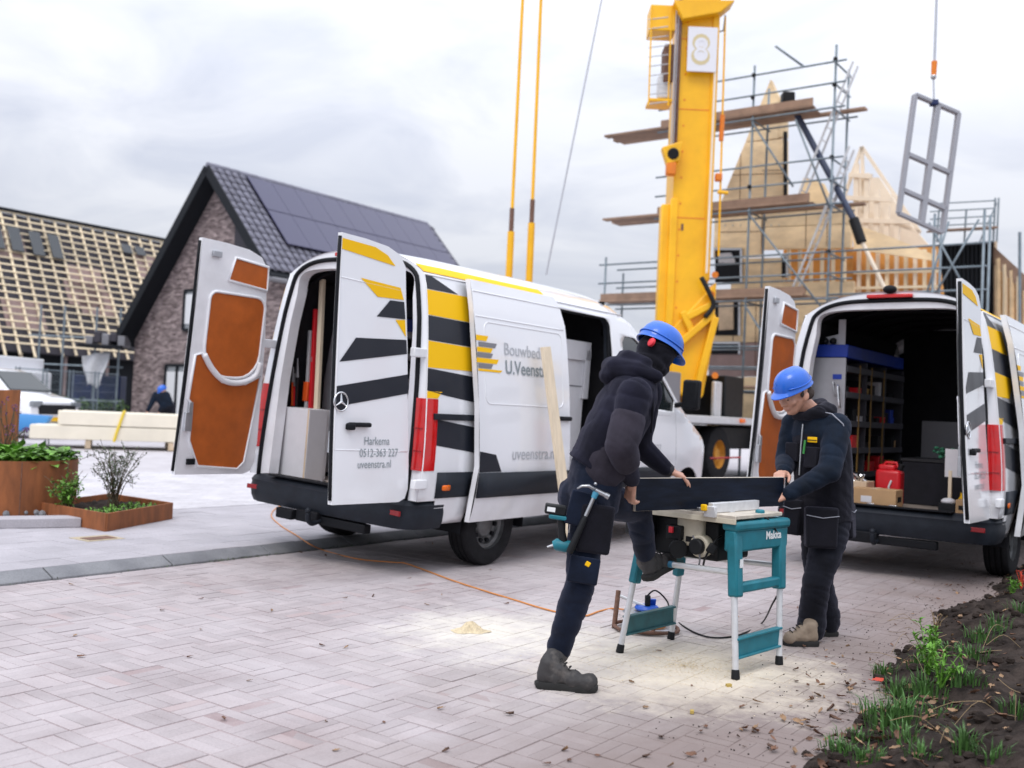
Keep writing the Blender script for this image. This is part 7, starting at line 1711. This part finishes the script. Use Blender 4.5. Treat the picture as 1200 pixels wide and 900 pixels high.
# crumbs of earth on the bricks near the verge
mb = MB()
for k in range(700):
    s = random.uniform(-2.6, 7); off = abs(random.gauss(0, .35)); p = ST(s, vedge(s)+off, .003); r = random.uniform(.001, .005); mb.sphere(p, r, 5, 3, (1, 1, .7))
obj('earth_crumbs', mb, m_soil, kind='stuff', fix=False)
def blades(mb, base, n, h, spread, w=.0045, lean=.7):
    for k in range(n):
        a = random.uniform(0, 6.28); l = h*random.uniform(.5, 1.1); d = Vector((math.cos(a), math.sin(a), 0)); b = base+d*random.uniform(0, spread); ln_ = lean*random.uniform(.2, 1.2); x = Vector((-d.y, d.x, 0))*w
        p1 = b+UP*l*.55+d*l*.2*ln_; p2 = b+UP*l*(.95-.35*ln_)+d*l*.65*ln_
        mb.add([b-x, b+x, p1+x*.7, p1-x*.7, p2], [(0, 1, 2, 3), (3, 2, 4)])
random.seed(41)
gm = MB()
for (x, y, n, h, sp) in ((1040, 850, 90, .17, .12), (1022, 838, 50, .12, .10), (1062, 845, 50, .17, .10), (985, 880, 60, .08, .09), (1005, 868, 50, .08, .10), (1130, 880, 50, .14, .06), (1085, 815, 90, .16, .14), (1050, 815, 70, .12, .10), (1120, 800, 40, .12, .12), (1150, 750, 70, .13, .14), (1170, 735, 40, .12, .1), (1110, 765, 60, .10, .08), (1140, 800, 40, .10, .1), (1190, 840, 40, .14, .08), (1195, 720, 60, .15, .1), (1160, 895, 40, .12, .1), (1035, 790, 60, .09, .08), (1075, 780, 60, .10, .12), (1060, 870, 60, .12, .14), (1010, 890, 70, .08, .12), (1140, 770, 60, .10, .14), (1100, 840, 40, .10, .12), (1080, 890, 40, .10, .1)):
    blades(gm, vpt(x, y, -.01), n, h, sp)
for k in range(70):
    s_, d_ = random.uniform(-3, 9), random.uniform(.9, 4.2); blades(gm, ST(s_, vedge(s_)-d_, vheight(s_, d_)-.01), 26, random.uniform(.07, .16), .10)
obj('grass_tufts', gm, m_grass, kind='stuff', fix=False)
def weed(px, py, h, nst, label, mat, seed, spread=.10, nl=16, L=.045):
    random.seed(seed); b = vpt(px, py, -.01); t = thing('weed', label, 'weed', loc=b); st, lf_ = MB(), MB()
    for k in range(nst):
        a = random.uniform(0, 6.28); tip = Vector((math.cos(a)*spread*random.uniform(.2, 1.2), math.sin(a)*spread*random.uniform(.2, 1), h*random.uniform(.55, 1))); P_ = catmull([Vector((0, 0, 0)), tip*.5+Vector((0, 0, h*.1)), tip], 5)
        st.tube(P_, [.004*(1-.6*i/(len(P_)-1)) for i in range(len(P_))], 5)
        for q in range(nl): i = random.randrange(2, len(P_)); leaf(lf_, P_[i]+rv()*.006, rv()+UP*.5, UP, L*random.uniform(.5, 1.2), L*.35)
    obj('stems', st, mat, t, kind='stuff'); obj('leaves', lf_, mat, t, fix=False, kind='stuff')
weed(1088, 795, .30, 10, 'tall bright green weed growing out of the verge', m_weed, 1, .09, 26)
weed(1102, 805, .22, 8, 'smaller green weed right beside the tall one', m_weed, 2, .10, 20)
weed(1186, 700, .16, 7, 'green weed at the verge next to the rear wheel of the open van', m_weed, 3, .05, 14)
weed(1096, 740, .20, 5, 'thin brown withered weed at the edge of the bricks', m_dry, 4, .08, 6, .03)
weed(1197, 690, .16, 6, 'reddish withered weed on the verge beyond the green one', m_lred, 5, .05, 8, .03)
sm = MB()
for k in range(26):
    p = vpt(random.uniform(1040, 1200), random.uniform(730, 890)); a = random.uniform(0, 6.28); l = random.uniform(.1, .35); sm.tube(catmull([p, p+Vector((math.cos(a)*l*.5, math.sin(a)*l*.5, l*random.uniform(.05, .6))), p+Vector((math.cos(a)*l, math.sin(a)*l, l*random.uniform(.0, .4)))], 4), .0015, 4)
obj('dry_stalks', sm, m_dry, kind='stuff')
# small moss and weeds in the kerb joint
mb = MB(); random.seed(51)
for k in range(260):
    s = random.choice([random.gauss(.0, .25), random.gauss(1.2, .2), random.uniform(-2, 6)]); leaf(mb, ST(s, -.015+random.gauss(0, .02), .004), rv()+UP, UP, random.uniform(.012, .03), .01)
obj('joint_moss', mb, m_leafd, kind='stuff', fix=False)
